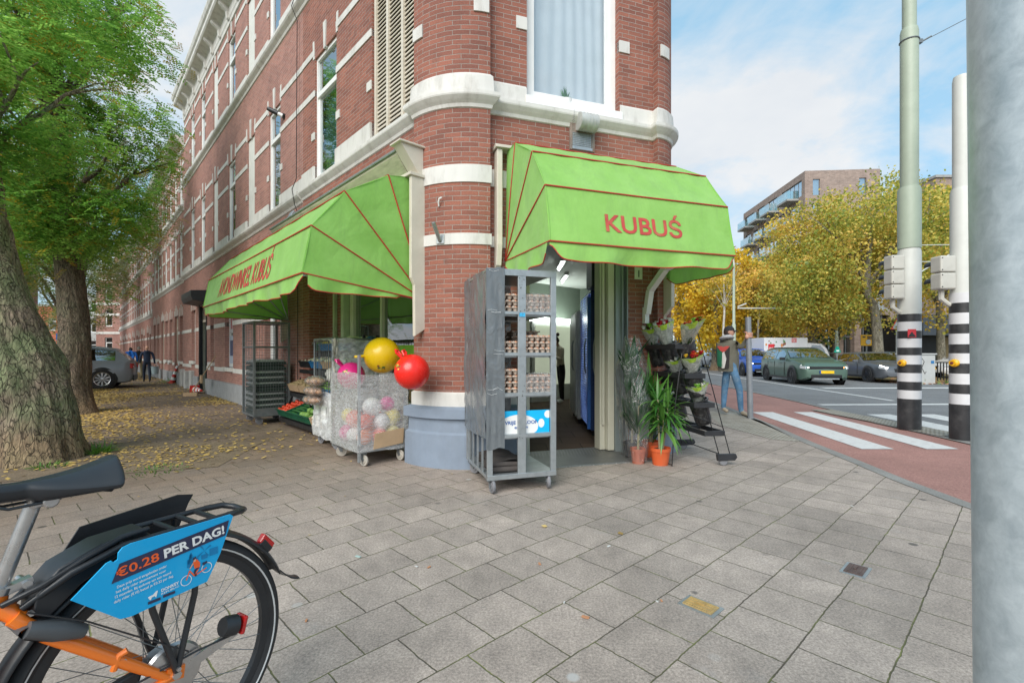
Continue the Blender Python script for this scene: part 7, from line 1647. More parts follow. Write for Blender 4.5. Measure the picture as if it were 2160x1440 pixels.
# ------------------------------------------------------------------ cars
tyrem=pm('car_tyre',(.018,.018,.019),.85,var=.2); rimd=pm('rim_dark',(.05,.05,.055),.3,.8); rims=pm('rim_silver',(.55,.55,.57),.28,.9); carglass=mk_glass('car_glass',(.08,.10,.10),.32,.02); lampm=pm('lamp_clear',(.55,.58,.6),.1,.3,coat=.6); drl=mk_emit('day_lamp',(1,.98,.95),3.5); amber=mk_emit('indicator',(1,.35,.08),2.5); platey=pm('plate_yellow',(.85,.50,.01),.4); plateb=pm('plate_blue',(.02,.08,.35),.4); blk=pm('trim_black',(.014,.014,.015),.45); darkint=pm('car_inside',(.012,.012,.012),.9)
def cpaint(n,c): return pm(n,c,.42,.3,var=.01,scale=1,coat=.45)
def car(name,o,rz,lab,paint,L_=4.4,Wd=1.82,Hh=1.5,kind='suv',rim=rimd,plate=True,drls=False,rear=False,roof=None,group='cars on the main road'):
    t=thing('parked_car' if rear else 'car',o,lab,'car',group,rz=rz); f=Fr(o,(math.cos(rz),math.sin(rz),0),(-math.sin(rz),math.cos(rz),0))   # x forward
    hl=L_/2; wb=L_*.305; r=.335 if kind!='suv' else .355
    if kind=='suv': top=[(-1,.62,.62),(-.985,.78,.80),(-.95,.93,1.02),(-.90,.98,1.30),(-.80,1.0,1.44),(-.55,1.0,1.50),(-.2,1.0,1.50),(.05,1.0,1.47),(.22,.99,1.30),(.42,.98,1.04),(.48,.98,1.0),(.7,.965,.96),(.88,.92,.88),(.96,.86,.78),(1,.74,.62)]
    elif kind=='sedan': top=[(-1,.70,.72),(-.985,.8,.90),(-.9,.93,.96),(-.72,.97,1.00),(-.5,1,1.26),(-.3,1,1.38),(-.05,1,1.40),(.1,1,1.36),(.28,.99,1.16),(.42,.98,.96),(.5,.98,.93),(.7,.96,.88),(.88,.91,.80),(.965,.83,.70),(1,.72,.58)]
    else: top=[(-1,.72,.70),(-.985,.84,.86),(-.95,.94,1.0),(-.88,.98,1.18),(-.76,1.0,1.42),(-.5,1,1.49),(-.15,1,1.50),(.12,1,1.44),(.32,.99,1.20),(.48,.98,1.0),(.56,.98,.95),(.74,.95,.87),(.9,.88,.77),(.97,.80,.68),(1,.70,.58)]
    ks=Hh/1.5; belt=.98*ks if kind!='sedan' else .92*ks
    def sec(xf):
        for (a,b_) in zip(top,top[1:]):
            if a[0]<=xf<=b_[0]:
                q=(xf-a[0])/(b_[0]-a[0]); return a[1]+(b_[1]-a[1])*q,(a[2]+(b_[2]-a[2])*q)*ks
        return top[-1][1],top[-1][2]*ks
    hw=Wd/2
    def P_(xf,j):
        w_,zt=sec(xf); w=hw*w_; zb=min(belt,zt); e=max(0,(zt-belt)/(.5*ks)); zl=.22 if abs(xf)<.93 else .22+.12*(abs(xf)-.93)/.07
        ring=[(w*.80,zl-.04),(w*.965,zl),(w*.995,.42*ks),(w*1.0,.62*ks if zt>.64*ks else zt*.9),(w*.985,zb*.93),(w*(.955),zb),(w*(.955-.14*e),zb+(zt-zb)*.62),(w*(.955-.22*e)-.0,zb+(zt-zb)*.93),(w*(.66 if e>.1 else .72),zt),(0,zt+.015)]
        return ring[j]
    xs=sorted(set([a[0] for a in top]+[-.975,-.64,-.4,.15,.35,.6,.8]))
    b=MB(f); n=10; ids=[]
    for x in xs:
        row=[]
        for s in (-1,1):
            for j in (range(n) if s<0 else range(n-2,-1,-1)): y,z=P_(x,j); row.append(b.P((x*hl,s*y,z)))
        ids.append(row)
    for k in range(len(ids)-1):
        for j in range(len(ids[0])-1): b.face([ids[k][j],ids[k][j+1],ids[k+1][j+1],ids[k+1][j]],None,True)
    b.face(ids[0][::-1]); b.face(ids[-1]); bo=b.build('body',paint,t,bevel=0)
    if roof: 
        b=MB(f); xr=[-.78,-.55,-.2,.05]; b.grid(lambda u,v:((-.8+.86*u)*hl,(v-.5)*2*P_(-.8+.86*u,8)[0]*1.06,P_(-.8+.86*u,8)[1]+.018-.012*((v-.5)*2)**4),10,8); b.build('roof',roof,t,norm=False)
    # side glass
    off=.008
    g0={'suv':(-.80,.26),'sedan':(-.62,.30),'hatch':(-.78,.36)}[kind]; pil=[g0[0],(g0[0]*.55+g0[1]*.0)-.02,-.02,g0[1]]; pil=[g0[0],g0[0]+(g0[1]-g0[0])*.28,g0[0]+(g0[1]-g0[0])*.62,g0[1]]
    for s in (-1,1):
        for a,c in zip(pil,pil[1:]):
            b=MB(f)
            def gf(u,v,a=a,c=c,s=s):
                x=a+.012+(c-a-.024)*u; p0=P_(x,5); p1=P_(x,7); w_,zt=sec(x)
                lo=.05; 
                y=p0[0]+(p1[0]-p0[0])*(lo+(.93-lo)*v); z=p0[1]+(p1[1]-p0[1])*(lo+(.9-lo)*v)
                return (x*hl,s*(y+off+.012*math.sin(PI*v)),z)
            b.grid(gf,6,4); b.build('side_window',carglass,t,norm=False); b=MB(f)
            b.fr=Fr(f.o-f.y*s*.004,f.x,f.y); b.grid(gf,6,4); b.build('window_seal',blk,t,norm=False)
    def strip(xa,xb,wm,name,m,lift=.012,za=0,zb_=1,edge=.86):
        b=MB(f)
        def gf(u,v):
            x=xa+(xb-xa)*u; w_,zt=sec(x); y7=P_(x,7)[0]; z8=P_(x,8)[1]; yy=(v-.5)*2*min(P_(x,6)[0],P_(x,7)[0]*1.02)*edge; dz=(abs(2*v-1)**4)*(z8-P_(x,7)[1])
            return (x*hl+lift*.8,yy,z8-dz+lift)
        b.grid(gf,8,14); return b.build(name,m,t,norm=False)
    ws={'suv':(.075,.405),'sedan':(.115,.40),'hatch':(.145,.46)}[kind]; strip(ws[0],ws[1],.9,'windscreen_seal',blk,.006,edge=.93); strip(ws[0]+.015,ws[1]-.015,.9,'windscreen',carglass,.014,edge=.90)
    rw={'suv':(-.955,-.83),'sedan':(-.70,-.50),'hatch':(-.945,-.80)}[kind]
    b=MB(f); 
    def rf(u,v):
        x=rw[0]+(rw[1]-rw[0])*u; z8=P_(x,8)[1]; yy=(v-.5)*2*P_(x,6)[0]*.84; return (x*hl-.02,yy,z8+.01-(abs(2*v-1)**4)*.04)
    b.grid(rf,6,12); b.build('rear_window',carglass,t,norm=False)
    # arches + wheels
    for xx in (wb,-wb):
        for s in (-1,1):
            b=MB(f); b.lathe([(0,0),(r+.05,0),(r+.075,-.012)],28,(xx,s*(hw*.998),r),(Vector((1,0,0)),Vector((0,0,1)),Vector((0,s,0)))); 
            b.build('wheel_arch',blk,t,norm=False)
            b=MB(f); ax=(Vector((1,0,0)),Vector((0,0,1)),Vector((0,s,0))); c=(xx,s*(hw-.20),r)
            b.lathe([(0,0),(r*.9,0),(r,.02),(r,.19),(r*.96,.215),(r*.70,.215),(r*.68,.20)],32,c,ax); w_=b.build('wheel',tyrem,t)
            b=MB(f); b.lathe([(r*.70,.21),(r*.68,.218),(r*.64,.20),(r*.62,.13),(0,.12)],28,c,ax); b.build('rim_well',blk,w_,norm=False)
            b=MB(f); 
            b.lathe([(r*.62,.205),(r*.69,.222),(r*.70,.205)],32,c,ax)
            ns=10 if rim is rims else 5
            for k in range(ns):
                a=2*PI*k/ns+.3; d=Vector((math.cos(a),0,math.sin(a))); cc=Vector(c)+Vector((0,s*.195,0)); q=Vector((-math.sin(a),0,math.cos(a)))
                for o2 in ((-.13,.13) if ns==5 else (-.05,.05)): b.beam(cc+d*r*.1,cc+d*r*.65+q*r*o2,.02 if ns==5 else .012,.02)
            b.lathe([(0,.2),(r*.14,.2),(r*.14,.21),(0,.215)],12,c,ax); b.build('rim',rim,w_)
    # front
    zg=.60*ks; 
    b=MB(f)
    def front(xo,ya,yb,za,zb_,m,nm,dx=.0,th=.03):
        b=MB(f); b.box((hl*xo-.06,ya,za),(hl*xo+th,yb,zb_)); return b.build(nm,m,t,bevel=.012)
    if not rear:
        if kind=='suv': 
            front(.985,-hw*.66,hw*.66,.56*ks,.74*ks,blk,'grille'); front(.99,-hw*.6,hw*.6,.30,.43,blk,'lower_grille'); front(.995,-hw*.5,hw*.5,.24,.29,galv,'skid_plate')
        else:
            for s in (-1,1): front(.99,s*.03,s*.38,.50*ks,.66*ks,blk,'grille')
            front(.985,-hw*.7,hw*.7,.27,.40,blk,'lower_grille')
        for s in (-1,1):
            b=MB(f); zc=.70*ks; b.obox((hl*.925,s*hw*.76,zc),(.09,-s*.07,-.01),(.05,s*.11,.0),(-.01,0,.055)); hb=b.build('headlight',lampm,t,bevel=.012)
            if drls: b=MB(f); b.tube([(hl*.90,s*hw*.88,zc+.09),(hl*.985,s*hw*.66,zc+.0),(hl*.955,s*hw*.80,zc-.15)],.018,6); b.build('day_light',drl if not(s>0 and drls==2) else amber,hb)
        b=MB(f); zp=.47*ks; b.box((hl*1.0+.0,-.22,zp),(hl*1.0+.05,.26,zp+.11)); b.build('number_plate',platey,t,bevel=.004); b=MB(f); b.box((hl+.001,-.26,zp),(hl+.051,-.22,zp+.11)); b.build('plate_strip',plateb,t)
    else:
        for s in (-1,1): b=MB(f); b.obox((-hl*.95,s*hw*.80,.80*ks),(.10,0,0),(.03,s*.10,0),(.02,0,.085)); b.build('tail_light',tailred,t,bevel=.02); b=MB(f); b.obox((-hl*.985,s*hw*.76,.75*ks),(.05,0,0),(.0,s*.05,0),(.0,0,.04)); b.build('reverse_light',lampm,t,bevel=.01)
        b=MB(f); b.box((-hl*.99,-hw*.8,.24),(-hl*.99-.03,hw*.8,.44)); b.build('bumper_insert',blk,t,bevel=.01)
    for s in (-1,1):
        xm={'suv':.30,'sedan':.30,'hatch':.36}[kind]; b=MB(f); b.obox((xm*hl,s*(hw+.07),belt+.05),(.06,0,0),(0,.10,0),(0,0,.06)); b.build('mirror',blk if kind=='suv' else paint,t,bevel=.02)
        b=MB(f)
        for x in (-.36,.06): b.box((x*hl,s*(hw*.985),belt*.86),(x*hl+.18,s*(hw+.012),belt*.86+.03))
        b.build('door_handle',paint,t,bevel=.005)
        b=MB(f)
        for x in (g0[0]+.30,g0[0]+(g0[1]-g0[0])*.62-.02,.30): b.box((x*hl-.006,s*(hw*.985),.32),(x*hl+.006,s*(hw*1.002),belt*.93))
        b.box((-wb+.36,s*hw*.99,.2),(wb-.36,s*(hw*1.004),.29)); b.build('door_gap',blk,t)
    return t
zr_=ZR
c0=at(1675,811,zr_); c1=at(1765,809,zr_); mid=(c0+c1)/2; fw=R(-98); d=Vector((math.cos(fw),math.sin(fw),0))
g_=cpaint('paint_green',(.085,.145,.11)); sc=mid-d*4.4*.305
car('suv',Vector((sc.x,sc.y,zr_)),fw,'sage green SUV with lit angular headlights waiting at the stop line',g_,4.4,1.9,1.52,'suv',rims if False else rimd,drls=2,roof=blk)
q0=at(1832,806,zr_); d=Vector((math.cos(R(-97)),math.sin(R(-97)),0)); sc=q0+Vector((.92,0,0))-d*4.6*.305
car('sedan',Vector((sc.x,sc.y,zr_)),R(-97),'dark grey sedan with twin grille waiting right of the green SUV',cpaint('paint_grey',(.11,.12,.135)),4.7,1.86,1.42,'sedan',rimd,drls=1)
q0=at(1567,793,zr_); d=Vector((math.cos(R(-97)),math.sin(R(-97)),0)); sc=q0+Vector((.9,0,0))-d*4.3*.305
car('blue',Vector((sc.x,sc.y,zr_)),R(-97),'bright blue car behind the green SUV, partly behind the steel post',cpaint('paint_blue',(.01,.09,.45)),4.3,1.84,1.52,'suv',rimd,drls=1)
q0=at(1512,775,zr_); car('white',Vector((q0.x,q0.y,zr_)),R(-97),'pale silver car far back in the queue behind the man in the cap',cpaint('paint_silver',(.42,.43,.45)),4.3,1.8,1.55,'hatch',rims)
q0=at(1505,772,zr_); q=atY(1875,770,30); car('far_green',Vector((q.x,q.y,zr_)),R(-97),'dark teal car beyond the bonnet of the grey sedan',cpaint('paint_teal',(.05,.09,.09)),4.2,1.8,1.35,'hatch',rimd)
q=atY(2020,770,24); car('far_white',Vector((q.x+1,q.y,zr_)),R(175),'white car behind the railing between the striped masts',cpaint('paint_white',(.7,.7,.7)),4.3,1.8,1.42,'hatch',rims)
# grey hatchback left
q0=at(228,820,0); fw=R(214); d=Vector((math.cos(fw),math.sin(fw),0)); side=Vector((-d.y,d.x,0)); 
sc=q0+d*4.2*.305-side*.88-Vector((.2,0,0)); 
car('left',Vector((sc.x,sc.y,0)),fw,'silver grey hatchback parked behind the second tree trunk on the left',cpaint('paint_hatch',(.25,.27,.30)),4.2,1.8,1.44,'hatch',rims,rear=True,group='cars parked along the left street')
for (x,y,c,lab,k_) in ((150,757,(.5,.52,.55),'light car roof seen far down between the two trunks','hatch'),(196,752,(.6,.6,.6),'small white car far down the left street','hatch'),(186,750,(.1,.1,.12),'small dark car farthest down the left street','suv')):
    q=at(x,y+8,0); car('fl%d'%x,Vector((q.x,q.y,0)),R(-47),lab,cpaint('paint_f%d'%x,c),4.2,1.8,1.5,k_,rims,group='cars parked along the left street')
# parking sign left
t=thing('parking_sign',atY(127,745,20),'blue parking sign with white P and small charging symbol between the trunks','sign'); a=atY(118,703,20); c=atY(134,717,20); b=MB(); b.box((a.x,20,c.z),(c.x+.1,20.03,a.z)); b.build('panel',plateb if False else pm('sign_blue2',(.01,.13,.42),.45),t); b=MB(); b.box((a.x+.05,19.99,c.z-.1),(c.x+.06,20.02,c.z-.02)); b.build('white_plate',white_clean,t); b=MB(); b.cyl(((a.x+c.x)/2,20.05,0),((a.x+c.x)/2,20.05,a.z),.03,6); b.build('post',galv,t)
text('P',Fr(Vector((a.x+.1,19.985,c.z+.06)),(1,0,0),(0,0,1),(0,-1,0)),white_clean,t,h=.17,align='LEFT',bold=.03); b=MB(); b.prism([(.24,.06),(.33,.12),(.30,.16),(.22,.10)],(a.x,19.985,c.z),(1,0,0),(0,0,1),(0,.004,0)); b.build('symbol',white_clean,t)
# delivery van
Yv=27.5; a=atY(1612,712,Yv); c=atY(1695,790,Yv); t=thing('delivery_van',(a.x,Yv,zr_),'white grocery delivery van with PICNIC lettering and drawings behind the green SUV','van','cars on the main road'); 
vanw=pm('van_white',(.66,.67,.69),.4,var=.02); x0,x1=a.x,atY(1704,712,Yv).x
b=MB(); b.box((x0,Yv,.35),(x1,Yv+1.9,a.z)); b.build('box_body',vanw,t,bevel=.03)
b=MB(); b.prism([(0,.2),(1.35,.2),(1.35,.95),(1.15,1.45),(.85,1.72),(.1,1.78),(0,1.75)],(x1+.02,Yv+.1,0),(1,0,0),(0,0,1),(0,1.7,0)); b.build('cab',vanw,t,bevel=.03)
b=MB(); b.prism([(.25,1.0),(1.12,1.0),(.98,1.4),(.78,1.62),(.25,1.65)],(x1+.02,Yv+.085,0),(1,0,0),(0,0,1),(0,.01,0)); b.build('cab_window',carglass,t)
for xx in (x0+.6,x1+.7):
    for yy in (Yv+.02,Yv+1.65): b=MB(); b.lathe([(0,0),(.3,0),(.32,.02),(.32,.2),(0,.2)],20,(xx,yy,.24),(Vector((1,0,0)),Vector((0,0,1)),Vector((0,1,0)))); b.build('wheel',tyrem,t)
vred=pm('van_red',(.60,.03,.04),.5); l0=atY(1670,713,Yv); l1=atY(1680,722,Yv); b=MB(); b.box((l0.x,Yv-.01,l1.z),(l1.x,Yv,l0.z)); b.build('logo_panel',vred,t)
wz=(l0.z-l1.z); text('PIC',Fr(((l0.x+l1.x)/2,Yv-.012,l1.z+wz*.55),(1,0,0),(0,0,1),(0,-1,0)),white_clean,t,w=(l1.x-l0.x)*.75,h=wz*.3,bold=.03); text('NIC',Fr(((l0.x+l1.x)/2,Yv-.012,l1.z+wz*.13),(1,0,0),(0,0,1),(0,-1,0)),white_clean,t,w=(l1.x-l0.x)*.75,h=wz*.3,bold=.03)
b=MB(); l0=atY(1621,725,Yv); l1=atY(1631,748,Yv); b.prism([(0,0),(.32,0),(.34,.62),(-.02,.62)],(l0.x,Yv-.008,l1.z),(1,0,0),(0,0,1),(0,.008,0)); b.build('drawn_bag',vred,t); text('PIC',Fr((l0.x+.16,Yv-.012,l1.z+.33),(1,0,0),(0,0,1),(0,-1,0)),white_clean,t,w=.24,h=.1,bold=.03); text('NIC',Fr((l0.x+.16,Yv-.012,l1.z+.18),(1,0,0),(0,0,1),(0,-1,0)),white_clean,t,w=.24,h=.1,bold=.03)
b=MB()
for k in range(26):
    cx,cz=(l0.x+random.uniform(-.15,.6),l1.z+random.uniform(-.15,.95)) if k<18 else (l0.x+random.uniform(.75,1.0),l1.z+random.uniform(.45,.85)); b.m=k%3; s=random.uniform(.03,.08); b.poly([(cx+s*math.cos(q),Yv-.006-.0001*k,cz+s*1.2*math.sin(q)) for q in (0,1.05,2.1,3.14,4.2,5.2)])
b.build('drawings',[pm('draw_brown',(.25,.10,.06),.6),pm('draw_orange',(.6,.22,.05),.6),pm('draw_green',(.12,.25,.12),.6)],t,norm=False)
# ------------------------------------------------------------------ trees (leaf meshes built with numpy)
def leafmesh(name,centers,dirs,ups,lens,wids,mat,parent,shape=4):
    n=len(centers); s=np.cross(dirs,ups); s/=np.linalg.norm(s,axis=1)[:,None]+1e-9
    L_=lens[:,None]; W_=wids[:,None]
    if shape==4: P=np.stack([centers,centers+dirs*L_*.45+s*W_,centers+dirs*L_,centers+dirs*L_*.45-s*W_],1)
    k=P.shape[1]; me=bpy.data.meshes.new(name); me.vertices.add(n*k); me.vertices.foreach_set('co',P.reshape(-1).astype(np.float32)); me.loops.add(n*k); me.loops.foreach_set('vertex_index',np.arange(n*k,dtype=np.int32)); me.polygons.add(n); me.polygons.foreach_set('loop_start',np.arange(0,n*k,k,dtype=np.int32)); me.polygons.foreach_set('loop_total',np.full(n,k,dtype=np.int32)); me.update(calc_edges=True); me.materials.append(mat)
    o=bpy.data.objects.new(name,me); COL.objects.link(o)
    if parent: o.parent=parent; o.matrix_parent_inverse=wmat(parent).inverted()
    return o
def rnd_unit(n): v=NR.normal(size=(n,3)); return v/np.linalg.norm(v,axis=1)[:,None]
barkm,nt,bb,_=nodes('bark'); o_=tex(nt); mp=N(nt,'ShaderNodeMapping'); mp.inputs['Scale'].default_value=(1,1,.28); L(nt,o_,mp.inputs[0])
def bark(name,c1,c2,moss,mamt,sc=14,bd=.05):
    m,nt,b,_=nodes(name); o_=tex(nt); mp=N(nt,'ShaderNodeMapping'); mp.inputs['Scale'].default_value=(1,1,.26); L(nt,o_,mp.inputs[0]); n1=noise_(nt,mp.outputs[0],sc,6,.7,1.8); vo=N(nt,'ShaderNodeTexVoronoi'); vo.feature='DISTANCE_TO_EDGE'; vo.inputs['Scale'].default_value=sc*1.1
    ad=N(nt,'ShaderNodeVectorMath',operation='ADD'); ns=N(nt,'ShaderNodeTexNoise'); ns.inputs['Scale'].default_value=5; L(nt,mp.outputs[0],ns.inputs['Vector']); scl=N(nt,'ShaderNodeVectorMath',operation='SCALE'); scl.inputs['Scale'].default_value=.55; L(nt,ns.outputs[1],scl.inputs[0]); L(nt,mp.outputs[0],ad.inputs[0]); L(nt,scl.outputs[0],ad.inputs[1]); L(nt,ad.outputs[0],vo.inputs['Vector'])
    rg=N(nt,'ShaderNodeTexNoise'); rg.noise_type='RIDGED_MULTIFRACTAL'; rg.inputs['Scale'].default_value=sc*.9; rg.inputs['Detail'].default_value=5; L(nt,ad.outputs[0],rg.inputs['Vector']); cr=mth(nt,'MULTIPLY',mth(nt,'SUBTRACT',1.0,mth(nt,'MULTIPLY',ramp(nt,mth(nt,'MULTIPLY',rg.outputs[0],.5),[(.34,(0,0,0)),(.6,(1,1,1))]),.55)),ramp(nt,vo.outputs[0],[(.0,(.25,.25,.25)),(.06,(1,1,1))])); c=ramp(nt,n1,[(.38,c1),(.62,c2)]); mo=ramp(nt,noise_(nt,o_,1.6,5,.65),[(.38,(0,0,0)),(.6,(1,1,1))]); c=mixc(nt,mth(nt,'MULTIPLY',mo,mamt),c,moss); gp=N(nt,'ShaderNodeSeparateXYZ'); L(nt,N(nt,'ShaderNodeNewGeometry').outputs['Position'],gp.inputs[0]); lowf=ramp(nt,mth(nt,'ADD',gp.outputs[2],mth(nt,'MULTIPLY',noise_(nt,o_,2.5,5,.7),.9)),[(.62,(1,1,1)),(.95,(0,0,0))]); c=mixc(nt,mth(nt,'MULTIPLY',lowf,.75),c,mixc(nt,noise_(nt,o_,22,5,.7),(.14,.085,.045),(.42,.29,.17))); c=mixc(nt,1,c,ramp(nt,noise_(nt,mp.outputs[0],48,4,.7),[(.3,(.6,.6,.6)),(.7,(1.35,1.35,1.35))]),'MULTIPLY'); c=mixc(nt,1,c,mixc(nt,cr,(.22,.20,.18),(1,1,1)),'MULTIPLY')
    L(nt,c,b.inputs['Base Color']); b.inputs['Roughness'].default_value=.93; L(nt,bump(nt,mth(nt,'ADD',mth(nt,'MULTIPLY',cr,.8),mth(nt,'MULTIPLY',n1,.7)),1.0,bd),b.inputs['Normal']); return m
bark1=bark('bark_mossy',(.13,.095,.07),(.34,.26,.19),(.19,.235,.11),.8); bark2=bark('bark_brown',(.085,.062,.045),(.23,.165,.12),(.12,.135,.075),.5,18,.05); bark3=bark('bark_plane',(.14,.12,.09),(.32,.29,.23),(.2,.2,.14),.4,9,.02)
def trunkmesh(name,pts,rad,m,parent,seg=40,lump=.12,rings=60,flare=None,ph=0):
    P=[Vector(p) for p in pts]; n=len(P)
    def cr(t):
        t=t*(n-1); i=min(int(t),n-2); f=t-i; a=P[max(i-1,0)];b_=P[i];c=P[i+1];d=P[min(i+2,n-1)]
        return .5*((2*b_)+(c-a)*f+(2*a-5*b_+4*c-d)*f*f+(3*b_-a-3*c+d)*f**3), rad[i]+(rad[i+1]-rad[i])*f
    b=MB()
    def fn(u,v):
        c,r=cr(v); a=2*PI*u; h=c.z
        k=1+lump*mnoise.noise(Vector((math.cos(a)*1.6,math.sin(a)*1.6,h*1.1+ph)))+lump*.5*mnoise.noise(Vector((math.cos(a)*4,math.sin(a)*4,h*3+ph)))
        rid=.30*lump*(abs(mnoise.noise(Vector((math.cos(a)*7+h*.6,math.sin(a)*7,h*1.6+ph))))-.2)+.16*lump*mnoise.noise(Vector((math.cos(a)*16,math.sin(a)*16,h*6+ph)))
        if flare and h<flare[0]: q=(1-h/flare[0])**2; k+=q*flare[1]*(1+.6*math.cos(a*flare[2]+ph)+.3*mnoise.noise(Vector((a*3,ph,1))))
        return (c.x+math.cos(a)*r*(k+rid),c.y+math.sin(a)*r*(k+rid),c.z)
    b.grid(fn,seg,rings); return b.build(name,m,parent,norm=False)
rob=[(.07,.17,.04),(.12,.29,.05),(.20,.42,.07),(.32,.56,.10),(.50,.72,.18)]
leaf_rob=mk_leaf('robinia_leaf',rob,.58); leaf_roby=mk_leaf('robinia_yellow_leaf',[(.06,.14,.02),(.22,.26,.03),(.45,.33,.03),(.55,.36,.04)],.42)
leaf_robp=mk_leaf('robinia_pale_leaf',[(.11,.15,.05),(.2,.25,.09),(.32,.35,.14),(.42,.40,.16)],.35)
def fronds(centers,length,mat,name,parent,hint=(0.25,0,-.15),pairs=6,lf=.042,lw=.011,spread=.9):
    """compound leaves: pairs of leaflets along a drooping rachis"""
    n=len(centers); a=NR.uniform(0,2*PI,n); d=np.stack([np.cos(a)*spread+hint[0],np.sin(a)*spread+hint[1],NR.uniform(-.45,.25,n)+hint[2]],1); d/=np.linalg.norm(d,axis=1)[:,None]
    up=np.tile([0,0,1.],(n,1))+rnd_unit(n)*.3; sd=np.cross(d,up); sd/=np.linalg.norm(sd,axis=1)[:,None]; u2=np.cross(sd,d)
    L_=length*NR.uniform(.7,1.2,n); C=[];D=[];U=[];LL=[];WW=[]
    for i in range(pairs):
        f=(i+.6)/pairs
        for s in (-1,1):
            p=centers+d*(L_*f)[:,None]; p[:,2]-=L_*f*f*.22; dd=sd*s+d*.35+u2*NR.uniform(-.25,.1,n)[:,None]; dd/=np.linalg.norm(dd,axis=1)[:,None]
            C.append(p);D.append(dd);U.append(u2);LL.append(np.full(n,lf)*NR.uniform(.8,1.15,n));WW.append(np.full(n,lw))
    return leafmesh(name,np.concatenate(C),np.concatenate(D),np.concatenate(U),np.concatenate(LL),np.concatenate(WW),mat,parent)
def cloud(n,c,r,seed,clump=.5,hollow=.35,thr=-.05,ns=.9):
    """points in an ellipsoid, clumped with noise so that gaps show"""
    out=[]; c=np.array(c);r=np.array(r)
    while len(out)<n:
        p=rnd_unit(400)*(NR.uniform(hollow**3,1,400)**(1/3))[:,None]; q=c+p*r
        for i in range(400):
            v=mnoise.noise(Vector(tuple(q[i]*ns+seed))); e=np.linalg.norm(p[i])
            if v>thr+ (e-.7)*.5*clump: out.append(q[i])
            if len(out)>=n: break
    return np.array(out)
def limbs(parent,base,tips,r0,m,name='limb',seg=7):
    b=MB()
    for tp in tips:
        tp=Vector(tp); bs=Vector(base); L_=(tp-bs).length; pts=[]; 
        for k in range(7):
            f=k/6; p=bs.lerp(tp,f)+Vector((mnoise.noise(tp+Vector((f*3,0,0))),mnoise.noise(tp+Vector((0,f*3,5))),mnoise.noise(tp+Vector((7,0,f*3)))))*L_*.10*math.sin(PI*f)+Vector((0,0,L_*.12*math.sin(PI*f))); pts.append(p)
        b.tube(pts,[r0*(1-f/6*.88) for f in range(7)],seg)
        for j in range(3):
            s=pts[2+j]; e=s+(tp-bs).normalized()*L_*.25+Vector(tuple(NR.uniform(-1,1,3)))*L_*.2; b.tube([s,(s+e)/2+Vector((0,0,.05)),e],[r0*.4,r0*.25,r0*.08],5)
    return b.build(name,m,parent,norm=False)
# tree 1: mossy leaning trunk, left foreground
t=thing('leaning_tree',(-5.15,5.35,0),'big mossy leaning tree trunk behind the bicycle at the left edge','tree','street trees on the left')
pts=[(-5.58,5.55,-.15),(-5.60,5.55,.35),(-5.68,5.55,.95),(-5.92,5.55,1.55),(-6.18,5.55,2.3),(-6.32,5.55,3.3),(-6.35,5.55,4.4),(-6.4,5.5,6.2),(-6.3,5.4,8)]
trunkmesh('trunk',pts,[.41,.39,.37,.33,.28,.24,.22,.2,.12],bark1,t,150,.18,240,(.7,.30,3),2.0)
limbs(t,(-6.3,5.5,3.3),[(-5.0,5.0,4.3),(-5.4,6.4,4.8),(-7.5,4.5,5.5)],.045,bark1); limbs(t,(-6.35,5.5,5),[(-5.4,5,6.4),(-6,7.3,7.5),(-7.8,5.5,7.5)],.05,bark1)
b=MB()
for k in range(70):
    a=random.uniform(0,6.28); q=random.uniform(0,1); c=Vector(pts[1]).lerp(Vector(pts[3]),q) if False else Vector((-5.0-.45*q,5.2,.1+1.6*q)); 
o=None
C=[]
for (c,r,n) in (((-5.6,5.3,4.1),(1.0,1.0,.75),800),((-6.0,5.9,5.3),(1.15,1.3,1.1),1000),((-5.5,4.9,3.2),(.75,.6,.45),260)): C.append(cloud(n,c,r,3.1))
C=np.concatenate(C); fronds(C,.27,leaf_rob,'crown',t,hint=(.5,-.2,-.1),lf=.056,lw=.017); fronds(C[::6]+NR.normal(size=C[::6].shape)*.15,.22,leaf_roby,'yellow_leaves',t)
# tree 2
t=thing('street_tree',(-9.0,9.75,0),'tall brown tree trunk with hanging green leaves, right of the leaning trunk','tree','street trees on the left')
pts=[(-9.0,9.7,-.1),(-9.02,9.72,.5),(-8.98,9.75,1.4),(-9.12,9.8,2.6),(-9.35,9.85,4.2),(-9.6,9.9,6.5),(-9.7,9.9,9.5)]
trunkmesh('trunk',pts,[.32,.285,.255,.235,.22,.2,.13],bark2,t,100,.11,180,(.9,.5,2),1.0)
limbs(t,(-9.3,9.85,3.9),[(-7.2,8.9,5.2),(-7.6,10.8,5.6),(-11,9,6),(-9,8,6)],.06,bark2); limbs(t,(-9.6,9.9,6.3),[(-7.4,9.3,8.2),(-8,11,9),(-11,10,9),(-9.5,8,8.7)],.06,bark2)
C=[]
for (c,r,n) in (((-8.9,9.2,5.6),(2.2,1.6,1.9),2800),((-9.2,9.8,7.9),(1.9,1.8,1.7),2200),((-8.4,9.1,3.9),(1.4,1.0,.8),1100),((-10.3,9.4,4.2),(1.3,1.2,1.4),1100),((-9.6,10.8,4.8),(1.8,1.2,1.7),1300)): C.append(cloud(n,c,r,8.2,thr=.0))
C=np.concatenate(C); fronds(C,.30,leaf_rob,'crown',t,hint=(.6,-.2,-.2),pairs=6,lf=.066,lw=.019); fronds(C[::4]+NR.normal(size=C[::4].shape)*.2,.26,leaf_roby,'yellow_leaves',t,lf=.055,lw=.016)
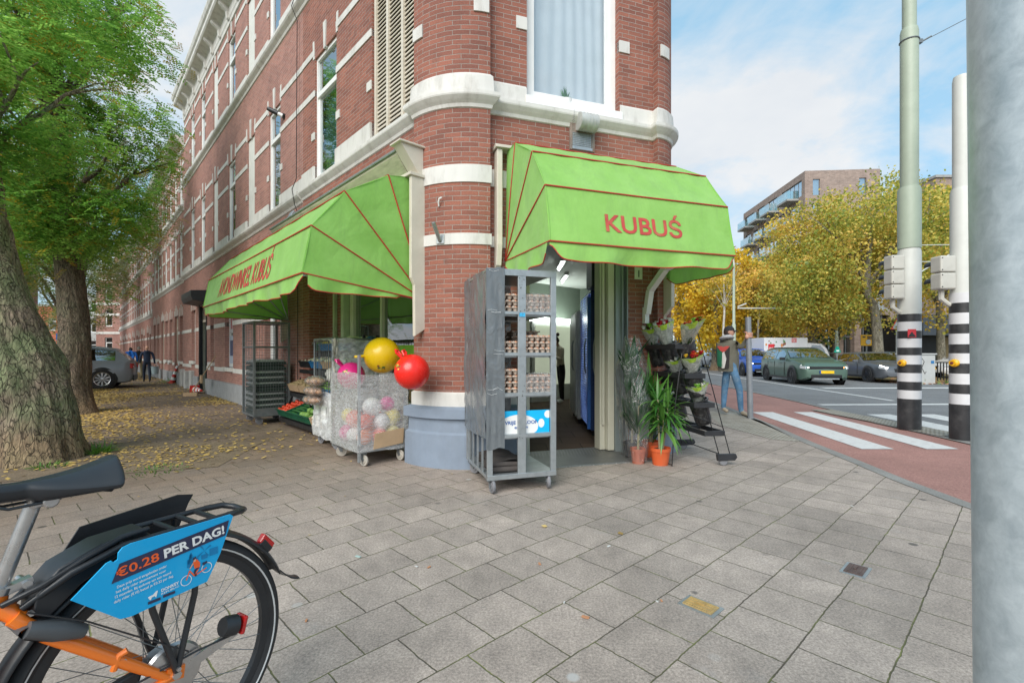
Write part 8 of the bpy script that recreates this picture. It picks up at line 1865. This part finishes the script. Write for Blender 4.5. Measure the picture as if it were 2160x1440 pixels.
# tree 3 and further trees down the street
def street_tree(x,y,zc,r,rz_,lab,n,mat,trunkr,seed,h0,cs=None,mat2=None,lf=.09,lw=.022,lng=.42):
    t=thing('street_tree',(x,y,0),lab,'tree','street trees on the left'); trunkmesh('trunk',[(x,y,-.1),(x+.05,y,1.5),(x-.1,y,h0),(x-.2,y,zc),(x,y,zc+r*.6)],[trunkr*1.2,trunkr,trunkr*.85,trunkr*.6,trunkr*.2],bark2,t,20,.08,40,(.6,.3,3),seed)
    limbs(t,(x-.1,y,h0),[(x+r*.8,y-.5,zc),(x-r*.8,y,zc),(x+r*.3,y-r*.7,zc+r*.4),(x+.2*r,y+r*.6,zc+r*.7)],trunkr*.35,bark2)
    C=cloud(n,(x,y,zc),(r,r*.85,rz_),seed,thr=.02,ns=.5); fronds(C,lng,mat,'crown',t,pairs=5,lf=lf,lw=lw); fronds(C[::4]+NR.normal(size=C[::4].shape)*.4,lng,mat2 or leaf_roby,'yellow_leaves',t,pairs=5,lf=lf,lw=lw)
    return t
street_tree(-13.75,14.8,6.6,3.0,3.6,'pale leafed tree third along the left street with a bare limb toward the roofs',2300,leaf_robp,.24,21.,3.2,lf=.085)
street_tree(-19,20.5,7.6,3.6,4.6,'green and yellow street tree fourth along the left street',2000,leaf_rob,.26,31.,3.2,lf=.12,lw=.032,lng=.55)
street_tree(-25.5,27,7.2,3.9,4.9,'street tree fifth along the left street',1500,leaf_robp,.26,41.,3.2,lf=.16,lw=.042,lng=.7)
street_tree(-33,35,7.4,4.4,5.0,'street tree sixth along the left street',1100,leaf_robp,.28,51.,3.2,lf=.22,lw=.055,lng=.9)
street_tree(-16.5,13.2,5.4,3.0,3.8,'dense green tree behind the brown trunk on the left',2600,leaf_rob,.22,61.,2.0,lf=.085)
street_tree(-13.5,8.6,5.2,2.6,3.4,'dense green tree behind the leaning trunk',2600,leaf_rob,.2,71.,2.0,lf=.06,lw=.016,lng=.34)
street_tree(-23,18,5.6,4.2,4.2,'yellow green tree farther behind the leaning trunk',2200,leaf_roby,.22,81.,2.0,mat2=leaf_rob,lf=.12,lw=.032,lng=.55)
# ---- autumn trees on the right
pl=[(.28,.32,.045),(.46,.42,.06),(.68,.52,.08),(.82,.54,.09),(.88,.48,.13)]
leaf_pl=mk_leaf('plane_leaf',pl,.38); leaf_plg=mk_leaf('plane_green_leaf',[(.14,.20,.035),(.26,.33,.05),(.48,.45,.08),(.72,.54,.10),(.82,.52,.14)],.38); leaf_ply=mk_leaf('plane_yellow_leaf',[(.42,.34,.03),(.65,.48,.035),(.82,.56,.04),(.88,.50,.06)],.4)
def autumn(px,Y,zc,r,rzz,lab,n,mat,seed,trunk,tr,size=.17,lo=None,thr=.0,extra=None,cx=0,name='autumn_tree',bk=None):
    b0=Vector(((px-CX)/F*Y,Y,ZR)); t=thing(name,b0,lab,'tree','autumn trees across the main road'); x,y=b0.x,b0.y
    tp=trunk; P=[Vector((x,y,-.2))]+[atY(a,b_,Y) for a,b_ in tp]; P.append(Vector((x+cx,y,zc+rzz*.5))); trunkmesh('trunk',P,[tr*1.25]+[tr*(1-.09*k) for k in range(len(tp))]+[tr*.2],bk or bark3,t,20,.07,50,(.8,.35,3),seed)
    fork=P[-2]; limbs(t,fork,[(x+cx+math.cos(a)*r*.75,y+math.sin(a)*r*.6,zc+rzz*q) for a,q in ((0,.1),(1.3,.45),(2.6,.0),(3.6,.35),(4.7,.2),(5.6,.5))],tr*.4,bk or bark3)
    C=cloud(n//5,(x+cx,y,zc),(r,r*.8,rzz),seed,thr=thr,ns=.45,hollow=.25)
    if extra is not None:
        for (ec,er,en) in extra: C=np.concatenate([C,cloud(en//5,ec,er,seed+5,thr=thr,ns=.5)])
    m=len(C); CC=np.repeat(C,5,0)+NR.normal(size=(m*5,3))*.22; d=rnd_unit(m*5); d[:,2]-=.3; d/=np.linalg.norm(d,axis=1)[:,None]; up=rnd_unit(m*5)
    leafmesh('crown',CC,d,up,NR.uniform(.5,1.35,m*5)*size,NR.uniform(.6,1.3,m*5)*size*.44,mat,t); return t
autumn(1853,26,6.6,5.2,4.2,'large green and gold plane tree with bent trunk left of the striped mast',24000,leaf_plg,12.,[(1850,700),(1842,645),(1828,605)],.24,.145,cx=-.3,extra=[((20.3,25.5,8.6),(3.6,3,1.9),4500),((16.4,26,5.0),(2.3,2.3,2.3),4000)])
autumn(1713,29,6.2,4.0,4.4,'golden plane tree with dark trunk behind the white van',15000,leaf_pl,22.,[(1712,690),(1708,650)],.22,.16)
autumn(1600,35,5.2,4.0,3.9,'orange gold tree behind the slim steel post',8000,leaf_pl,32.,[(1600,700),(1602,660)],.2,.22)
autumn(1508,34,4.9,3.5,4.0,'yellow tree right behind the flower stand bouquets',8000,leaf_ply,42.,[(1509,700),(1510,650)],.2,.22)
autumn(1430,38,5.2,3.9,4.4,'yellow tree closest to the brick corner pier on the right',7000,leaf_ply,52.,[(1431,700),(1433,650)],.2,.22)
autumn(1985,30,7.2,4.2,4.6,'orange leafed tree behind and between the two striped masts',9000,leaf_pl,62.,[(1984,700),(1982,650)],.2,.2)
autumn(2110,33,7.6,4.8,4.2,'orange tree at the right behind the near galvanised pole',5000,leaf_pl,66.,[(2110,700),(2110,650)],.2,.22)
autumn(1545,52,6.0,9.0,5.6,'low olive tree mass far back along the main road',7000,leaf_plg,72.,[(1545,710),(1545,690)],.2,.36)
autumn(1660,44,5.2,6.0,4.6,'dark green tree behind the golden plane trees',6000,mk_leaf('far_green_leaf',[(.02,.04,.01),(.05,.085,.02),(.09,.13,.03)],.3),82.,[(1660,715),(1660,690)],.2,.3)
birchm=pm('birch_bark',(.55,.53,.48),.8,var=.15,scale=10,dirt=(.08,.07,.06),dscale=14,damt=.7)
for i,(px,Y,lab) in enumerate(((1526,31,'thin white birch trunk left of the slim steel post'),(1599,33,'thin white birch trunk right of the slim steel post'),(1650,34,'thin forked birch above the white van'),(1710,33,'thin white birch trunk beside the dark plane trunk'))):
    autumn(px,Y,5.6,1.5,2.0,lab,1300,leaf_pl,92.+i*7,[(px,700),(px+2,650)],.07,.16,name='birch_tree',bk=birchm)
# ------------------------------------------------------------------ fallen leaves, weeds
def litter(name,pts,z,size,mat,label=None):
    n=len(pts); C=np.zeros((n,3)); C[:,:2]=pts; C[:,2]=z+NR.uniform(0,.006,n); a=NR.uniform(0,2*PI,n); d=np.stack([np.cos(a),np.sin(a),NR.uniform(-.05,.25,n)],1); up=np.tile([0,0,1.],(n,1))+rnd_unit(n)*.25
    o=leafmesh(name,C,d,up,NR.uniform(.6,1.3,n)*size,NR.uniform(.6,1.1,n)*size*.34,mat,None); tag(o,label,None,None,'stuff'); return o
lit=mk_leaf('fallen_leaf',[(.22,.14,.05),(.45,.30,.08),(.62,.42,.12),(.70,.52,.22)],.1,.7)
def samp(n,f):
    out=[]
    while len(out)<n:
        x=NR.uniform(-26,3,2000); y=NR.uniform(3.2,34,2000)
        for a,b_ in zip(x,y):
            rel=Vector((a,b_,0))-L0; d=rel.dot(NL); s=rel.dot(UL)
            if d<.02 : continue
            if (Vector((a,b_,0))-CP).length<RP+.08: continue
            if NR.uniform()<f(a,b_,s,d): out.append((a,b_))
            if len(out)>=n: break
    return np.array(out)
def dens(x,y,s,d):
    q=max(0.05,mnoise.noise(Vector((x*.5,y*.5,0)))+.45); base=.0
    if s>1: base+=.9*math.exp(-((d-3.0)/1.7)**2)*min(1,(s-1)/4)+.8*math.exp(-(d/.7)**2)*(1 if s>7 else .05)
    if s>8 and d<5: base+=.5
    return min(1,base*q*1.3)*(1 if y<16 else .25) if x<0 else .004
litter('fallen_leaves',samp(24000,dens),.004,.064,lit)
litter('scattered_leaves',samp(420,lambda x,y,s,d:(.5 if x<1 else .1)*(1 if y<8 else .2)),.004,.028,lit)
medm=mk_leaf('median_leaf',[(.30,.12,.05),(.48,.22,.10),(.60,.34,.18)],.1,.7)
n=1500; litter('median_leaves',np.stack([NR.uniform(16,30,n),19.3+np.abs(NR.normal(size=n))*2.0],1),ZR+.03,.17,medm)
n=500; litter('pit_leaves',np.stack([NR.uniform(-5.0,-3.5,n),NR.uniform(5.1,6.3,n)],1),.01,.05,lit)
weed=mk_leaf('weed_leaf',[(.04,.12,.015),(.10,.24,.03),(.22,.38,.06)],.35)
def tuft(x,y,r,n,h,lab,cat='weed'):
    b=MB(Fr((x,y,0)))
    for k in range(n): a=random.uniform(0,6.28); q=r*math.sqrt(random.random()); strapleaf(b,(q*math.cos(a),q*math.sin(a),0),a+random.uniform(-1,1),random.uniform(.6,1.4),h*random.uniform(.5,1.2),.006,1.0,4)
    tag(b.build('grass_tuft',weed,norm=False),lab,cat,'tufts of weeds')
p=at(208,955); tuft(p.x,p.y,.12,140,.16,'grass tuft at the right root of the leaning tree'); p=at(100,985); tuft(p.x,p.y,.16,80,.07,'low weeds at the foot of the leaning tree near the saddle'); p=at(330,992); tuft(p.x,p.y,.28,160,.035,'low mossy weeds along the front edge of the tree pit'); p=at(368,806); tuft(p.x,p.y,.5,120,.25,'weeds around the tilted traffic cone by the wall')
p=at(12,965); t=thing('shrub',p,'dark low green shrub at the far left edge behind the bicycle','shrub'); C=cloud(420,(p.x-.15,p.y+.1,.3),(.45,.45,.38),5.5,thr=-.3,ns=2); fronds(C,.16,leaf_rob,'leaves',t,lf=.035,lw=.011); b=MB(); 
for k in range(6): b.tube([p,p+Vector((random.uniform(-.4,.2),random.uniform(-.3,.3),.5))],[.008,.003],5)
b.build('stem',bark2,t)
p=at(1955,812,ZR); b=MB(Fr((p.x,19.2,ZR)))
for k in range(260): x=random.uniform(-.2,7); strapleaf(b,(x,random.uniform(-.2,.9),0),random.uniform(0,6),1.2,random.uniform(.1,.35),.01,.6,3)
o=b.build('median_grass',weed,norm=False); tag(o,kind='stuff')
for (px,py,s,c) in ((1235,1303,.035,(.55,.16,.06)),(1138,1190,.025,(.6,.35,.1)),(1485,1275,.02,(.6,.4,.2))): pass

litm=[pm('litter_white',(.55,.55,.53),.7),pm('litter_orange',(.42,.20,.10),.7),pm('litter_teal',(.35,.46,.43),.6)]
for (px,py,m,l_,lab) in ((1235,1303,1,.032,'torn orange scrap on the paving near the bottom centre'),(1138,1190,1,.022,'orange leaf scrap in front of the egg trolley'),(755,1175,2,.03,'tiny white and teal paper strip right of the bicycle wheel'),(878,1196,0,.016,'small white crumb near the joint left of centre'),(1284,1153,0,.022,'white square of paper in front of the doorway'),(1386,1270,0,.012,'white pebble by the yellow cover'),(1190,1272,0,.012,'white pebble on a joint near the bottom centre'),(1395,1268,1,.014,'small ochre bit left of the yellow cover'),(646,1310,1,.016,'ochre scrap beside the bicycle tyre'),(1797,1068,0,.016,'white bit on the paving right of centre'),(905,1197,1,.02,'orange brown curl on the paving left of centre')):
    l_*=.62; p=at(px,py); a=random.uniform(0,3); b=MB(Fr((p.x,p.y,.004),(math.cos(a),math.sin(a),0),(-math.sin(a),math.cos(a),0))); b.prism([(-l_,-l_*.4),(l_*.7,-l_*.5),(l_,l_*.2),(0,l_*.5),(-l_*.8,l_*.35)],(0,0,0),(1,0,.1),(0,1,0),(0,0,.004)); tag(b.build('litter_scrap',litm[m]),lab,'litter','litter on the paving')
